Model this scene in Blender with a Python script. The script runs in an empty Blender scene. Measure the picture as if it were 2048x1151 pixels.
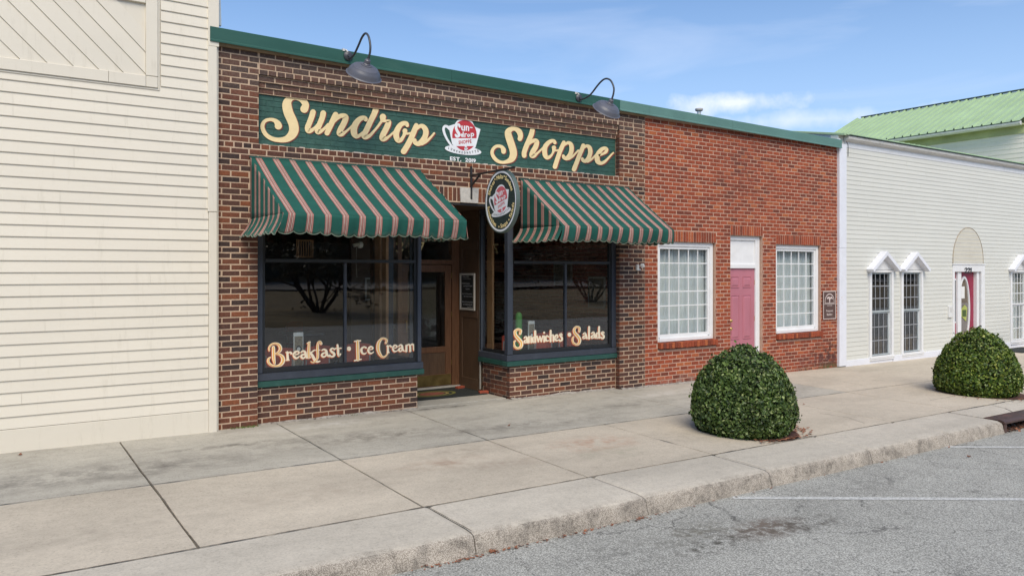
import bpy, math, random
from mathutils import Vector, Matrix, noise as mnoise
R = random.Random(7)
SC = bpy.context.scene
COL = SC.collection
# ------------------------------------------------------------------ camera
F, CX, HY, S_, C_ = 1560.0, 1024.0, 540.0, 0.82483, 0.56538
CAM = (-2.354, -9.711, 1.93)
cd = bpy.data.cameras.new('camera'); cam = bpy.data.objects.new('camera', cd); COL.objects.link(cam)
cd.sensor_width = 36.0; cd.sensor_fit = 'HORIZONTAL'; cd.lens = F / 2048 * 36.0
cd.shift_y = -(575.5 - HY) / 2048.0
cd.clip_start = 0.1; cd.clip_end = 2000
cam.location = CAM
cam.rotation_euler = (math.radians(90), 0, -math.atan2(C_, S_))
SC.camera = cam
# ------------------------------------------------------------------ light
SUN_EL, SUN_AZ = math.radians(48), math.radians(205)     # azimuth clockwise from +y
w = bpy.data.worlds.new('World'); SC.world = w; w.use_nodes = True
nt = w.node_tree; nt.nodes.clear()
def wn(t, **k):
    n = nt.nodes.new(t)
    for a, b in k.items(): setattr(n, a, b)
    return n
L = nt.links.new
wo = wn('ShaderNodeOutputWorld'); bg = wn('ShaderNodeBackground')
sky = wn('ShaderNodeTexSky', sky_type='NISHITA', sun_disc=False)
sky.sun_elevation = SUN_EL; sky.sun_rotation = SUN_AZ; sky.air_density = 1.0; sky.dust_density = 0.8; sky.ozone_density = 4.0
tc = wn('ShaderNodeTexCoord')
mp = wn('ShaderNodeMapping'); mp.inputs['Scale'].default_value = (1.3, 1.3, 7.5); mp.inputs['Rotation'].default_value = (0.10, -0.16, 0)
n1 = wn('ShaderNodeTexNoise'); n1.inputs['Scale'].default_value = 2.1; n1.inputs['Detail'].default_value = 7; n1.inputs['Roughness'].default_value = 0.52; n1.inputs['Distortion'].default_value = 0.5
cr = wn('ShaderNodeValToRGB'); cr.color_ramp.elements[0].position = 0.50; cr.color_ramp.elements[1].position = 0.95
cr.color_ramp.elements[1].color = (0.5, 0.5, 0.5, 1)
L(tc.outputs['Generated'], mp.inputs['Vector']); L(mp.outputs['Vector'], n1.inputs['Vector']); L(n1.outputs['Fac'], cr.inputs['Fac'])
def ray(px, py):
    r = (px - CX) / F; u = (HY - py) / F
    return Vector((S_ * r + C_, -C_ * r + S_, u))
def cloud(px, py, sx, sz, soft, seed):
    d0 = ray(px, py).normalized(); az = math.atan2(d0.x, d0.y)
    sub = wn('ShaderNodeVectorMath', operation='SUBTRACT'); sub.inputs[1].default_value = d0
    L(tc.outputs['Generated'], sub.inputs[0])
    rot = wn('ShaderNodeVectorRotate', rotation_type='Z_AXIS'); rot.inputs['Angle'].default_value = az
    L(sub.outputs[0], rot.inputs['Vector'])
    sc = wn('ShaderNodeVectorMath', operation='MULTIPLY'); sc.inputs[1].default_value = (1 / sx, 0.8 / sx, 1 / sz)
    L(rot.outputs[0], sc.inputs[0])
    ln = wn('ShaderNodeVectorMath', operation='LENGTH'); L(sc.outputs[0], ln.inputs[0])
    nn = wn('ShaderNodeTexNoise'); nn.inputs['Scale'].default_value = 16; nn.inputs['Detail'].default_value = 8; nn.inputs['Roughness'].default_value = 0.6
    ad = wn('ShaderNodeVectorMath', operation='ADD'); ad.inputs[1].default_value = (seed, 0, 0); L(tc.outputs['Generated'], ad.inputs[0]); L(ad.outputs[0], nn.inputs['Vector'])
    m1 = wn('ShaderNodeMath', operation='MULTIPLY_ADD'); m1.inputs[1].default_value = 2.6; m1.inputs[2].default_value = -0.30; L(nn.outputs['Fac'], m1.inputs[0])
    m2 = wn('ShaderNodeMath', operation='SUBTRACT'); L(m1.outputs[0], m2.inputs[0]); L(ln.outputs['Value'], m2.inputs[1])
    m3 = wn('ShaderNodeMath', operation='MULTIPLY', use_clamp=True); m3.inputs[1].default_value = soft; L(m2.outputs[0], m3.inputs[0])
    return m3
c1 = cloud(1478, 204, 0.100, 0.0165, 1.3, 0.4); c2 = cloud(1640, 238, 0.14, 0.014, 0.7, 3)
mx = wn('ShaderNodeMath', operation='MAXIMUM'); L(c1.outputs[0], mx.inputs[0]); L(c2.outputs[0], mx.inputs[1])
mx2 = wn('ShaderNodeMath', operation='MAXIMUM'); L(mx.outputs[0], mx2.inputs[0]); L(cr.outputs['Color'], mx2.inputs[1])
ms = wn('ShaderNodeMath', operation='MULTIPLY'); ms.inputs[1].default_value = 0.85; L(mx2.outputs[0], ms.inputs[0])
# a bright overall haze veil, as the pale photograph implies
veil = wn('ShaderNodeMix', data_type='RGBA'); veil.inputs[7].default_value = (4.5, 6.1, 8.6, 1)
spz = wn('ShaderNodeSeparateXYZ'); L(tc.outputs['Generated'], spz.inputs[0])
vr = wn('ShaderNodeMapRange', interpolation_type='SMOOTHSTEP'); vr.inputs[1].default_value = 0.02; vr.inputs[2].default_value = 0.42; vr.inputs[3].default_value = 0.78; vr.inputs[4].default_value = 0.10
L(spz.outputs[2], vr.inputs[0]); L(vr.outputs[0], veil.inputs[0])
tnt = wn('ShaderNodeMix', data_type='RGBA', blend_type='MULTIPLY'); tnt.inputs[0].default_value = 1; tnt.inputs[7].default_value = (0.80, 1.0, 1.16, 1)
L(sky.outputs[0], tnt.inputs[6]); L(tnt.outputs[2], veil.inputs[6])
mixc = wn('ShaderNodeMix', data_type='RGBA'); mixc.inputs[7].default_value = (7.6, 8.0, 9.2, 1)
L(ms.outputs[0], mixc.inputs[0]); L(veil.outputs[2], mixc.inputs[6]); L(mixc.outputs[2], bg.inputs['Color'])
bg.inputs['Strength'].default_value = 0.104; L(bg.outputs[0], wo.inputs[0])
sd = bpy.data.lights.new('sun', 'SUN'); so = bpy.data.objects.new('sun', sd); COL.objects.link(so)
sd.energy = 2.75; sd.angle = math.radians(40); sd.color = (1.0, 0.885, 0.71)
sdir = Vector((math.sin(SUN_AZ) * math.cos(SUN_EL), math.cos(SUN_AZ) * math.cos(SUN_EL), math.sin(SUN_EL)))
so.rotation_euler = sdir.to_track_quat('Z', 'Y').to_euler(); so.location = sdir * 60
SC.view_settings.view_transform = 'Standard'; SC.view_settings.look = 'None'; SC.view_settings.gamma = 1
SC.view_settings.exposure = 0.36; SC.view_settings.use_curve_mapping = False
SC.cycles.max_bounces = 8; SC.cycles.transparent_max_bounces = 12; SC.cycles.use_denoising = True

# ------------------------------------------------------------------ measuring helpers
def at(px, py, y=0.0):
    v = ray(px, py); t = (y - CAM[1]) / v.y
    return (CAM[0] + v.x * t, y, CAM[2] + v.z * t)
def atx(px, py, x):
    v = ray(px, py); t = (x - CAM[0]) / v.x
    return (x, CAM[1] + v.y * t, CAM[2] + v.z * t)
def zf(x):                       # height of the pavement along the foot of the facades
    x = max(-14, min(30, x))
    return 0.015 - 0.0105 * min(x, 13) - (0.004 * (x - 13) if x > 13 else 0)
def gz(x, y): return zf(x) + 0.02 * min(y, 0)
def az_(x): return -0.243 - 0.0105 * max(-30, min(x, 40))
def pav(px, py):                 # point of the pavement seen at a pixel
    z = 0
    for _ in range(8):
        v = ray(px, py); t = (z - CAM[2]) / v.z; x = CAM[0] + v.x * t; y = CAM[1] + v.y * t; z = gz(x, y)
    return (x, y, z)
def road(px, py):
    z = -0.25
    for _ in range(8):
        v = ray(px, py); t = (z - CAM[2]) / v.z; x = CAM[0] + v.x * t; y = CAM[1] + v.y * t; z = az_(x)
    return (x, y, z)

# ------------------------------------------------------------------ materials
def new_mat(name):
    m = bpy.data.materials.new(name); m.use_nodes = True; t = m.node_tree; t.nodes.clear()
    o = t.nodes.new('ShaderNodeOutputMaterial'); b = t.nodes.new('ShaderNodeBsdfPrincipled'); t.links.new(b.outputs[0], o.inputs[0])
    return m, t, b
def N(t, ty, **k):
    n = t.nodes.new(ty)
    for a, b in k.items():
        if a.startswith('i_'): n.inputs[a[2:].replace('_', ' ')].default_value = b
        else: setattr(n, a, b)
    return n
def noise_(t, scale, detail=5, rough=0.6, vec=None, dist=0):
    n = N(t, 'ShaderNodeTexNoise'); n.inputs['Scale'].default_value = scale; n.inputs['Detail'].default_value = detail; n.inputs['Roughness'].default_value = rough; n.inputs['Distortion'].default_value = dist
    if vec is not None: t.links.new(vec, n.inputs['Vector'])
    return n
def ramp(t, fac, stops, interp='LINEAR'):
    r = N(t, 'ShaderNodeValToRGB'); e = r.color_ramp; e.interpolation = interp
    while len(e.elements) < len(stops): e.elements.new(0.5)
    for el, (p, c) in zip(e.elements, stops):
        el.position = p; el.color = (c, c, c, 1) if isinstance(c, (int, float)) else (c[0], c[1], c[2], 1)
    t.links.new(fac, r.inputs['Fac']); return r.outputs['Color']
def mix(t, fac, a, b, mode='MIX'):
    m = N(t, 'ShaderNodeMix', data_type='RGBA', blend_type=mode)
    for i, v in ((0, fac), (6, a), (7, b)):
        if isinstance(v, (int, float)): m.inputs[i].default_value = v if i == 0 else (v, v, v, 1)
        elif isinstance(v, tuple): m.inputs[i].default_value = (v[0], v[1], v[2], 1)
        else: t.links.new(v, m.inputs[i])
    return m.outputs[2]
def bump(t, b, h, strength=0.3, dist=0.01):
    n = N(t, 'ShaderNodeBump'); n.inputs['Strength'].default_value = strength; n.inputs['Distance'].default_value = dist
    t.links.new(h, n.inputs['Height']); t.links.new(n.outputs[0], b.inputs['Normal']); return n
def pos(t): return N(t, 'ShaderNodeNewGeometry').outputs['Position']
def scaled(t, vec, s):
    n = N(t, 'ShaderNodeVectorMath', operation='MULTIPLY'); n.inputs[1].default_value = s; t.links.new(vec, n.inputs[0]); return n.outputs[0]
def plain(name, c, rough=0.55, metal=0.0, var=0.12, scale=6.0, bmp=0.15, fine=60.0, spec=0.5, dirt=None, stretch=None):
    m, t, b = new_mat(name); p = pos(t)
    if stretch: p = scaled(t, p, stretch)
    n = noise_(t, scale, 6, 0.65, p)
    lo = tuple(v * (1 - var) for v in c); hi = tuple(min(1, v * (1 + var * 0.8)) for v in c)
    col = ramp(t, n.outputs['Fac'], [(0.3, lo), (0.7, hi)])
    if dirt:
        n2 = noise_(t, scale * 0.35, 8, 0.7, p, 0.4)
        col = mix(t, ramp(t, n2.outputs['Fac'], [(0.52, 0.0), (0.75, dirt[3])]), col, dirt[:3])
    t.links.new(col, b.inputs['Base Color'])
    rr = ramp(t, n.outputs['Fac'], [(0.3, rough * 0.9), (0.7, min(1, rough * 1.1))]); t.links.new(rr, b.inputs['Roughness'])
    b.inputs['Metallic'].default_value = metal; b.inputs['Specular IOR Level'].default_value = spec
    if bmp: bump(t, b, noise_(t, fine, 4, 0.6, p).outputs['Fac'], bmp, 0.004)
    return m
def stain(t, b, col, p, x, y, rx, ry, c, amt, sc=5.0, lo=0.42):
    sub = N(t, 'ShaderNodeVectorMath', operation='SUBTRACT'); sub.inputs[1].default_value = (x, y, 0); t.links.new(p, sub.inputs[0])
    s = scaled(t, sub.outputs[0], (1 / rx, 1 / ry, 0)); ln = N(t, 'ShaderNodeVectorMath', operation='LENGTH'); t.links.new(s, ln.inputs[0])
    n = noise_(t, sc, 6, 0.7, p); mm = N(t, 'ShaderNodeMath', operation='MULTIPLY_ADD'); mm.inputs[1].default_value = -1.0; mm.inputs[2].default_value = 1.0
    t.links.new(ln.outputs['Value'], mm.inputs[0])
    m2 = N(t, 'ShaderNodeMath', operation='MULTIPLY_ADD', use_clamp=True); m2.inputs[1].default_value = 2.6; t.links.new(n.outputs['Fac'], m2.inputs[0])
    m2.inputs[2].default_value = -2.6 * lo
    m3 = N(t, 'ShaderNodeMath', operation='MULTIPLY', use_clamp=True); t.links.new(mm.outputs[0], m3.inputs[0]); t.links.new(m2.outputs[0], m3.inputs[1])
    m4 = N(t, 'ShaderNodeMath', operation='MULTIPLY', use_clamp=True); m4.inputs[1].default_value = amt; t.links.new(m3.outputs[0], m4.inputs[0])
    return mix(t, m4.outputs[0], col, c)
def damp(t, col, p):
    sp = N(t, 'ShaderNodeSeparateXYZ'); t.links.new(p, sp.inputs[0]); cb = N(t, 'ShaderNodeCombineXYZ'); t.links.new(sp.outputs[0], cb.inputs[0]); t.links.new(sp.outputs[2], cb.inputs[1])
    for (x, z, rx, rz, c, a) in ((12.35, .12, .75, .42, (.030, .024, .020), 3.2), (12.25, .02, 1.5, .30, (.13, .045, .04), 2.6), (12.3, -.09, 1.1, .12, (.10, .10, .03), 2.0), (8.0, -.04, 1.6, .16, (.30, .22, .18), 1.6), (9.6, 3.9, 1.0, 1.3, (.13, .045, .035), 1.2)):
        col = stain(t, None, col, cb.outputs[0], x, z, rx, rz, c, a, 7.0)
    return col
def brick_mat(name, stops, joined, rough=0.86, pale=0.0, spots=0.25):
    m, t, b = new_mat(name)
    rnd = N(t, 'ShaderNodeNewGeometry').outputs['Random Per Island'] if joined else N(t, 'ShaderNodeObjectInfo').outputs['Random']
    base = ramp(t, rnd, stops, 'LINEAR'); p = pos(t)
    n = noise_(t, 38, 6, 0.7, p)
    col = mix(t, 1.0, base, ramp(t, n.outputs['Fac'], [(0.3, 0.62), (0.7, 1.32)]), 'MULTIPLY')
    nb = noise_(t, 5.0, 6, 0.7, p)
    col = mix(t, ramp(t, nb.outputs['Fac'], [(0.55, 0.0), (0.72, 0.35)]), col, (0.05, 0.035, 0.03))
    # lime and mortar smears; stronger on the old top courses
    ns = noise_(t, 120, 3, 0.8, p); sm = ramp(t, ns.outputs['Fac'], [(0.60, 0.0), (0.68, spots)])
    if pale:
        sep = N(t, 'ShaderNodeSeparateXYZ'); t.links.new(p, sep.inputs[0])
        up = N(t, 'ShaderNodeMapRange'); up.inputs[1].default_value = 4.0; up.inputs[2].default_value = 4.3; t.links.new(sep.outputs[2], up.inputs[0])
        n3 = noise_(t, 30, 6, 0.75, p)
        col = mix(t, mix(t, 1.0, up.outputs[0], ramp(t, n3.outputs['Fac'], [(0.48, 0.0), (0.72, pale)]), 'MULTIPLY'), col, (0.42, 0.36, 0.31))
    col = mix(t, sm, col, (0.50, 0.40, 0.33))
    if pale: col = mix(t, up.outputs[0], col, mix(t, 0.55, col, (0.105, 0.072, 0.060)))
    if name.startswith('red'): col = damp(t, col, p)
    t.links.new(col, b.inputs['Base Color']); b.inputs['Roughness'].default_value = rough; b.inputs['Specular IOR Level'].default_value = 0.25
    bump(t, b, n.outputs['Fac'], 0.55, 0.006)
    return m
DK = [(p_, (c_[0] * .80, c_[1] * .86, c_[2] * .84)) for p_, c_ in [(0.0, (0.050, 0.032, 0.030)), (0.16, (0.085, 0.047, 0.040)), (0.34, (0.125, 0.052, 0.038)), (0.6, (0.165, 0.060, 0.038)), (0.85, (0.205, 0.070, 0.040)), (1.0, (0.27, 0.085, 0.040))]]
RD = [(p_, (c_[0] * .98, c_[1] * 1.0, c_[2] * .82)) for p_, c_ in [(0.0, (0.155, 0.045, 0.035)), (0.15, (0.215, 0.050, 0.032)), (0.5, (0.285, 0.062, 0.036)), (0.85, (0.345, 0.075, 0.040)), (1.0, (0.40, 0.115, 0.055))]]
M = {}
M['brick_dark_o'] = brick_mat('dark_brick', DK, False, pale=0.45)
M['brick_dark_j'] = brick_mat('dark_brickwork', DK, True, pale=0.45)
RDs = RD
M['brick_red_o'] = brick_mat('red_brick', RDs, False, spots=0.12)
M['brick_red_j'] = brick_mat('red_brickwork', RDs, True, spots=0.12)
def mortar_mat(name, c):
    m, t, b = new_mat(name); p = pos(t); n = noise_(t, 14, 6, 0.7, p); n2 = noise_(t, 2.2, 5, 0.6, p)
    col = ramp(t, n.outputs['Fac'], [(0.3, tuple(v * 0.78 for v in c)), (0.7, tuple(min(1, v * 1.12) for v in c))])
    col = mix(t, ramp(t, n2.outputs['Fac'], [(0.5, 0.0), (0.8, 0.35)]), col, (0.25, 0.19, 0.15))
    if 'pink' in name: col = damp(t, col, p)
    t.links.new(col, b.inputs['Base Color']); b.inputs['Roughness'].default_value = 0.95
    bump(t, b, noise_(t, 150, 4, 0.7, p).outputs['Fac'], 0.5, 0.004); return m
M['mortar'] = mortar_mat('tan_mortar', (0.53, 0.385, 0.27))
M['mortar_red'] = mortar_mat('pink_mortar', (0.52, 0.335, 0.245))
M['mortar_dark'] = plain('old_mortar', (0.2, 0.17, 0.14), 0.95)
def concrete(name, c, spk=1.0):
    m, t, b = new_mat(name); p = pos(t)
    sep = N(t, 'ShaderNodeSeparateXYZ'); t.links.new(p, sep.inputs[0])
    n1 = noise_(t, 0.8, 8, 0.62, scaled(t, p, (0.45, 1.2, 1)), 0.3); n2 = noise_(t, 9, 8, 0.75, p); n3 = noise_(t, 48, 6, 0.85, p)
    col = ramp(t, n1.outputs['Fac'], [(0.30, tuple(v * 0.80 for v in c)), (0.52, c), (0.72, tuple(min(1, v * 1.16) for v in c))])
    col = mix(t, 1.0, col, ramp(t, n2.outputs['Fac'], [(0.28, 0.86), (0.5, 1.0), (0.8, 1.09)]), 'MULTIPLY')
    col = mix(t, 1.0, col, ramp(t, n3.outputs['Fac'], [(0.32, 0.50), (0.43, 0.93), (0.60, 1.06), (0.72, 1.25)]), 'MULTIPLY')
    # small dark pits
    v = N(t, 'ShaderNodeTexVoronoi'); v.inputs['Scale'].default_value = 17; t.links.new(p, v.inputs['Vector'])
    pit = ramp(t, v.outputs['Distance'], [(0.06, 0.9), (0.13, 0.0)])
    nm = noise_(t, 3.1, 4, 0.6, p)
    col = mix(t, mix(t, 1.0, pit, ramp(t, nm.outputs['Fac'], [(0.50, 0.0), (0.62, spk)]), 'MULTIPLY'), col, (0.10, 0.085, 0.07))
    t.links.new(col, b.inputs['Base Color']); b.inputs['Roughness'].default_value = 0.9; b.inputs['Specular IOR Level'].default_value = 0.3
    mh = N(t, 'ShaderNodeMath', operation='ADD'); t.links.new(n2.outputs['Fac'], mh.inputs[0]); t.links.new(n3.outputs['Fac'], mh.inputs[1])
    bump(t, b, mh.outputs[0], 0.35, 0.006)
    return m, t, b, col, p, sep
# inner row: greyer and more weathered
m, t, b, col, p, sep = concrete('pavement_grey', (0.425, 0.398, 0.338)); M['slab_a'] = m
for (px, py, rx, ry, c, a) in ((1100, 845, 1.6, .35, (0.10, 0.085, 0.07), 1.0), (640, 880, 1.5, .35, (0.12, 0.105, 0.09), 1.1), (60, 960, 1.6, .6, (0.13, .12, .105), 1.4), (330, 930, 1.3, .5, (.15, .135, .115), 1.3), (800, 868, 1.5, .30, (.12, .105, .085), 1.4), (480, 888, 1.0, .12, (.06, .055, .045), 1.6), (1250, 810, 1.6, .3, (.13, .12, .10), 1.2), (880, 815, .8, .10, (.04, .035, .03), 2.2), (1300, 790, 1.4, .3, (0.6, .57, .52), 1.0), (640, 850, 1.2, .25, (0.62, .60, .56), 1.2), (960, 860, 1.2, .2, (.08, .07, .06), .9), (1760, 720, 1.8, .3, (0.07, .06, .045), 1.6)):
    q = pav(px, py); col = stain(t, b, col, p, q[0], q[1], rx, ry, c, a, 4.0)
vst = noise_(t, 2.6, 9, .78, scaled(t, p, (.5, 1.6, 1)), .5); col = mix(t, ramp(t, vst.outputs['Fac'], [(.50, 0.0), (.68, .38)]), col, (.17, .155, .13))
t.links.new(col, b.inputs['Base Color'])
m, t, b, col, p, sep = concrete('pavement_beige', (0.50, 0.44, 0.352), 0.5); M['slab_b'] = m
for (px, py, rx, ry, c, a) in ((1190, 885, .75, .45, (0.36, 0.17, 0.10), 1.3), (890, 925, .7, .3, (0.30, 0.20, 0.14), 1.2), (1225, 905, .6, .3, (0.24, 0.25, 0.17), .9), (940, 900, .9, .25, (.22, .18, .14), .9), (1640, 800, 1.0, .5, (.36, .30, .25), .6), (200, 1060, 1.6, .5, (.30, .26, .21), .7), (620, 985, 1.2, .4, (.33, .27, .21), .8), (1010, 925, .8, .3, (.27, .21, .16), 1.0)):
    q = pav(px, py); col = stain(t, b, col, p, q[0], q[1], rx, ry, c, a, 6.0)
t.links.new(col, b.inputs['Base Color'])
m, t, b, col, p, sep = concrete('kerb_concrete', (0.495, 0.45, 0.375), 0.25); M['kerb'] = m
# exposed aggregate on the kerb's worn face
sepn = N(t, 'ShaderNodeSeparateXYZ'); gn = N(t, 'ShaderNodeNewGeometry'); t.links.new(gn.outputs['True Normal'], sepn.inputs[0])
fm = ramp(t, sepn.outputs[2], [(0.45, 1.0), (0.97, 0.0)])
va = N(t, 'ShaderNodeTexVoronoi'); va.inputs['Scale'].default_value = 120; t.links.new(p, va.inputs['Vector'])
agg = mix(t, 1.0, ramp(t, va.outputs['Distance'], [(0.12, (0.60, 0.54, 0.46)), (0.70, (0.26, 0.225, 0.185))]), ramp(t, noise_(t, 4.5, 8, 0.75, p, .4).outputs['Fac'], [(0.34, 0.42), (0.5, 0.9), (0.7, 1.2)]), 'MULTIPLY')
gd = N(t, 'ShaderNodeSeparateXYZ'); t.links.new(p, gd.inputs[0]); fy = N(t, 'ShaderNodeMapRange'); fy.inputs[1].default_value = -4.50; fy.inputs[2].default_value = -4.60; t.links.new(gd.outputs[1], fy.inputs[0])
wear = mix(t, 1.0, fy.outputs[0], ramp(t, noise_(t, 7, 7, .75, p, .3).outputs['Fac'], [(.42, 0.0), (.56, 0.9)]), 'MULTIPLY')      # worn-through arris
col = mix(t, wear, col, agg)
t.links.new(mix(t, fm, col, agg), b.inputs['Base Color'])
# asphalt
m, t, b = new_mat('asphalt'); M['asphalt'] = m; p = pos(t)
v = N(t, 'ShaderNodeTexVoronoi'); v.inputs['Scale'].default_value = 85; t.links.new(p, v.inputs['Vector'])
n1 = noise_(t, 1.1, 8, 0.65, p, 0.3); n3 = noise_(t, 75, 5, 0.85, p)
col = ramp(t, v.outputs['Color'], [(0.1, (0.34, 0.335, 0.30)), (0.5, (0.47, 0.462, 0.415)), (0.9, (0.62, 0.61, 0.55))])
col = mix(t, 1.0, col, ramp(t, v.outputs['Distance'], [(0.2, 1.06), (0.75, 0.55)]), 'MULTIPLY')
col = mix(t, 1.0, col, ramp(t, n1.outputs['Fac'], [(0.28, 0.80), (0.6, 1.02), (0.8, 1.14)]), 'MULTIPLY')
col = mix(t, 1.0, col, ramp(t, n3.outputs['Fac'], [(0.36, 0.42), (0.46, 0.92), (0.62, 1.22)]), 'MULTIPLY')
vc = N(t, 'ShaderNodeTexVoronoi', feature='DISTANCE_TO_EDGE'); vc.inputs['Scale'].default_value = 1.15
wv = noise_(t, 5, 5, 0.7, p); wa = N(t, 'ShaderNodeVectorMath', operation='MULTIPLY_ADD'); wa.inputs[1].default_value = (0.35, 0.35, 0); t.links.new(wv.outputs['Color'], wa.inputs[0]); t.links.new(p, wa.inputs[2]); t.links.new(wa.outputs[0], vc.inputs['Vector'])
crk = ramp(t, vc.outputs['Distance'], [(0.0, 0.85), (0.009, 0.0)])
crk = mix(t, 1.0, crk, ramp(t, noise_(t, 1.7, 4, 0.6, p).outputs['Fac'], [(0.42, 0.0), (0.52, 0.9)]), 'MULTIPLY')
col = mix(t, crk, col, (0.045, 0.042, 0.04))
for (px, py, rx, ry, c, a, lo) in ((1530, 1056, .55, .26, (0.16, 0.13, 0.105), 4.0, .40), (1390, 1064, .65, .26, (0.17, 0.16, 0.13), 3.2, .45), (1610, 1046, .55, .22, (0.09, .08, .065), 3.2, .46), (1700, 930, 1.3, .35, (0.10, .10, .09), 1.4, .44), (1440, 1085, .8, .22, (.09, .085, .07), 3.4, .48), (1250, 1100, .9, .3, (.14, .135, .12), 1.6, .46), (1700, 975, 1.8, .3, (.15, .145, .13), 1.6, .45)):
    q = road(px, py); col = stain(t, b, col, p, q[0], q[1], rx, ry, c, a, 12.0, lo)
t.links.new(col, b.inputs['Base Color']); b.inputs['Roughness'].default_value = 0.88; b.inputs['Specular IOR Level'].default_value = 0.3
bump(t, b, n3.outputs['Fac'], 0.5, 0.008)
m, t, b = new_mat('worn_road_paint'); M['paint'] = m; p = pos(t)
n = noise_(t, 40, 6, 0.8, p); t.links.new(ramp(t, n.outputs['Fac'], [(0.42, (0.33, 0.33, 0.31)), (0.54, (0.56, 0.56, 0.53)), (0.7, (0.70, 0.70, 0.67))]), b.inputs['Base Color']); b.inputs['Roughness'].default_value = 0.8
bump(t, b, n.outputs['Fac'], 0.4, 0.004)
def siding(name, c, dirtc, amt):
    m, t, b = new_mat(name); p = pos(t)
    n = noise_(t, 1.4, 7, 0.65, scaled(t, p, (0.5, 1, 1.4))); rnd = N(t, 'ShaderNodeObjectInfo').outputs['Random']
    col = ramp(t, n.outputs['Fac'], [(0.3, tuple(v * 0.94 for v in c)), (0.7, c)])
    col = mix(t, 1.0, col, ramp(t, rnd, [(0.0, 0.965), (1.0, 1.0)]), 'MULTIPLY')
    ns = noise_(t, 9, 8, 0.75, scaled(t, p, (1.6, 1, 0.22)))
    col = mix(t, ramp(t, ns.outputs['Fac'], [(0.55, 0.0), (0.8, amt)]), col, dirtc)
    t.links.new(col, b.inputs['Base Color']); b.inputs['Roughness'].default_value = 0.5
    bump(t, b, noise_(t, 24, 5, 0.6, scaled(t, p, (0.12, 1, 2.0))).outputs['Fac'], 0.12, 0.003); return m
M['cream'] = siding('cream_siding_paint', (0.735, 0.68, 0.57), (0.42, 0.38, 0.29), 0.4)
M['white_siding'] = siding('white_vinyl_siding', (0.67, 0.665, 0.605), (0.47, 0.48, 0.38), 0.4)
M['rear_siding'] = siding('pale_siding_behind', (0.80, 0.74, 0.66), (0.5, 0.48, 0.36), 0.35)
M['white_trim'] = plain('white_trim_paint', (0.76, 0.76, 0.76), 0.45, var=0.05, dirt=(0.5, 0.48, 0.44, 0.25))
M['white_bright'] = plain('bluish_white_trim', (0.74, 0.75, 0.80), 0.4, var=0.04, dirt=(0.5, 0.48, 0.44, 0.2))
M['gutter'] = plain('weathered_gutter', (0.62, 0.61, 0.58), 0.5, var=0.15, dirt=(0.25, 0.23, 0.18, 0.5), stretch=(.6, 1, 3))
M['green_metal'] = plain('green_cap_metal', (0.022, 0.090, 0.066), 0.42, var=0.14, scale=2.0, bmp=0.08, dirt=(0.14, 0.25, 0.20, 0.35), stretch=(.4, 1, 2))
M['green_metal2'] = plain('faded_green_cap_metal', (0.105, 0.215, 0.185), 0.5, var=0.1, scale=2.0, bmp=0.08)
M['green_paint'] = plain('green_sill_paint', (0.020, 0.078, 0.062), 0.42, var=0.14, dirt=(0.2, 0.28, 0.25, 0.15))
M['sign_green'] = plain('green_sign_paint', (0.030, 0.092, 0.072), 0.6, var=0.24, scale=14, bmp=0.9, fine=38, dirt=(0.012, 0.04, 0.03, 0.5))
M['navy'] = plain('slate_blue_paint', (0.043, 0.051, 0.068), 0.4, var=0.12, scale=5, dirt=(0.16, 0.18, 0.22, 0.12))
M['charcoal'] = plain('charcoal_frame', (0.018, 0.020, 0.022), 0.4)
M['cream_letter'] = plain('cream_letter_paint', (0.83, 0.66, 0.36), 0.6, var=0.07, scale=12, bmp=0.6, fine=38)
M['red_letter'] = plain('dark_red_shadow_paint', (0.24, 0.052, 0.038), 0.6, var=0.15, bmp=0.6, fine=38)
M['logo_white'] = plain('white_logo_paint', (0.78, 0.80, 0.82), 0.55, var=0.06, bmp=0.4, fine=38)
M['logo_red'] = plain('red_logo_paint', (0.48, 0.035, 0.045), 0.55, var=0.12, bmp=0.4, fine=38)
M['logo_pink'] = plain('faded_red_logo_paint', (0.60, 0.125, 0.15), 0.5, var=0.08)
M['black_letter'] = plain('black_letter_paint', (0.02, 0.02, 0.022), 0.5)
M['gold_letter'] = plain('gold_letter_paint', (1.0, 0.76, 0.36), 0.5, var=0.12)
M['w_cream'] = plain('window_letter_cream', (1.0, 0.84, 0.60), 0.4, var=0.03, bmp=0)
M['w_orange'] = plain('window_letter_orange', (1.0, 0.52, 0.12), 0.4, var=0.1, bmp=0)
M['w_shadow'] = plain('window_letter_shadow', (0.66, 0.13, 0.03), 0.4, var=0.1, bmp=0)
M['wood'] = plain('brown_stained_wood', (0.150, 0.070, 0.034), 0.42, var=0.35, scale=7, stretch=(6, 6, .5), bmp=0.15)
M['wood_dark'] = plain('dark_brown_panel_wood', (0.105, 0.062, 0.036), 0.42, var=0.3, scale=7, stretch=(6, 6, .5), bmp=0.15)
M['wood_light'] = plain('golden_wood', (0.46, 0.245, 0.12), 0.42, var=0.3, scale=7, stretch=(6, 6, .5), bmp=0.15)
M['brass'] = plain('tarnished_brass', (0.32, 0.24, 0.09), 0.34, metal=0.8, var=0.4, scale=5)
M['gold'] = plain('polished_brass', (0.75, 0.52, 0.2), 0.25, metal=1.0)
M['lamp'] = plain('grey_lamp_enamel', (0.105, 0.108, 0.130), 0.38, var=0.08, bmp=0.05)
M['lamp_dark'] = plain('dark_lamp_arm', (0.050, 0.055, 0.068), 0.42)
M['iron'] = plain('black_wrought_iron', (0.022, 0.019, 0.017), 0.55, var=0.3)
M['rust_iron'] = plain('rusted_cast_iron', (0.105, 0.062, 0.050), 0.55, metal=0.35, var=0.35, scale=8, dirt=(0.25, 0.09, 0.045, 0.6))
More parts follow.
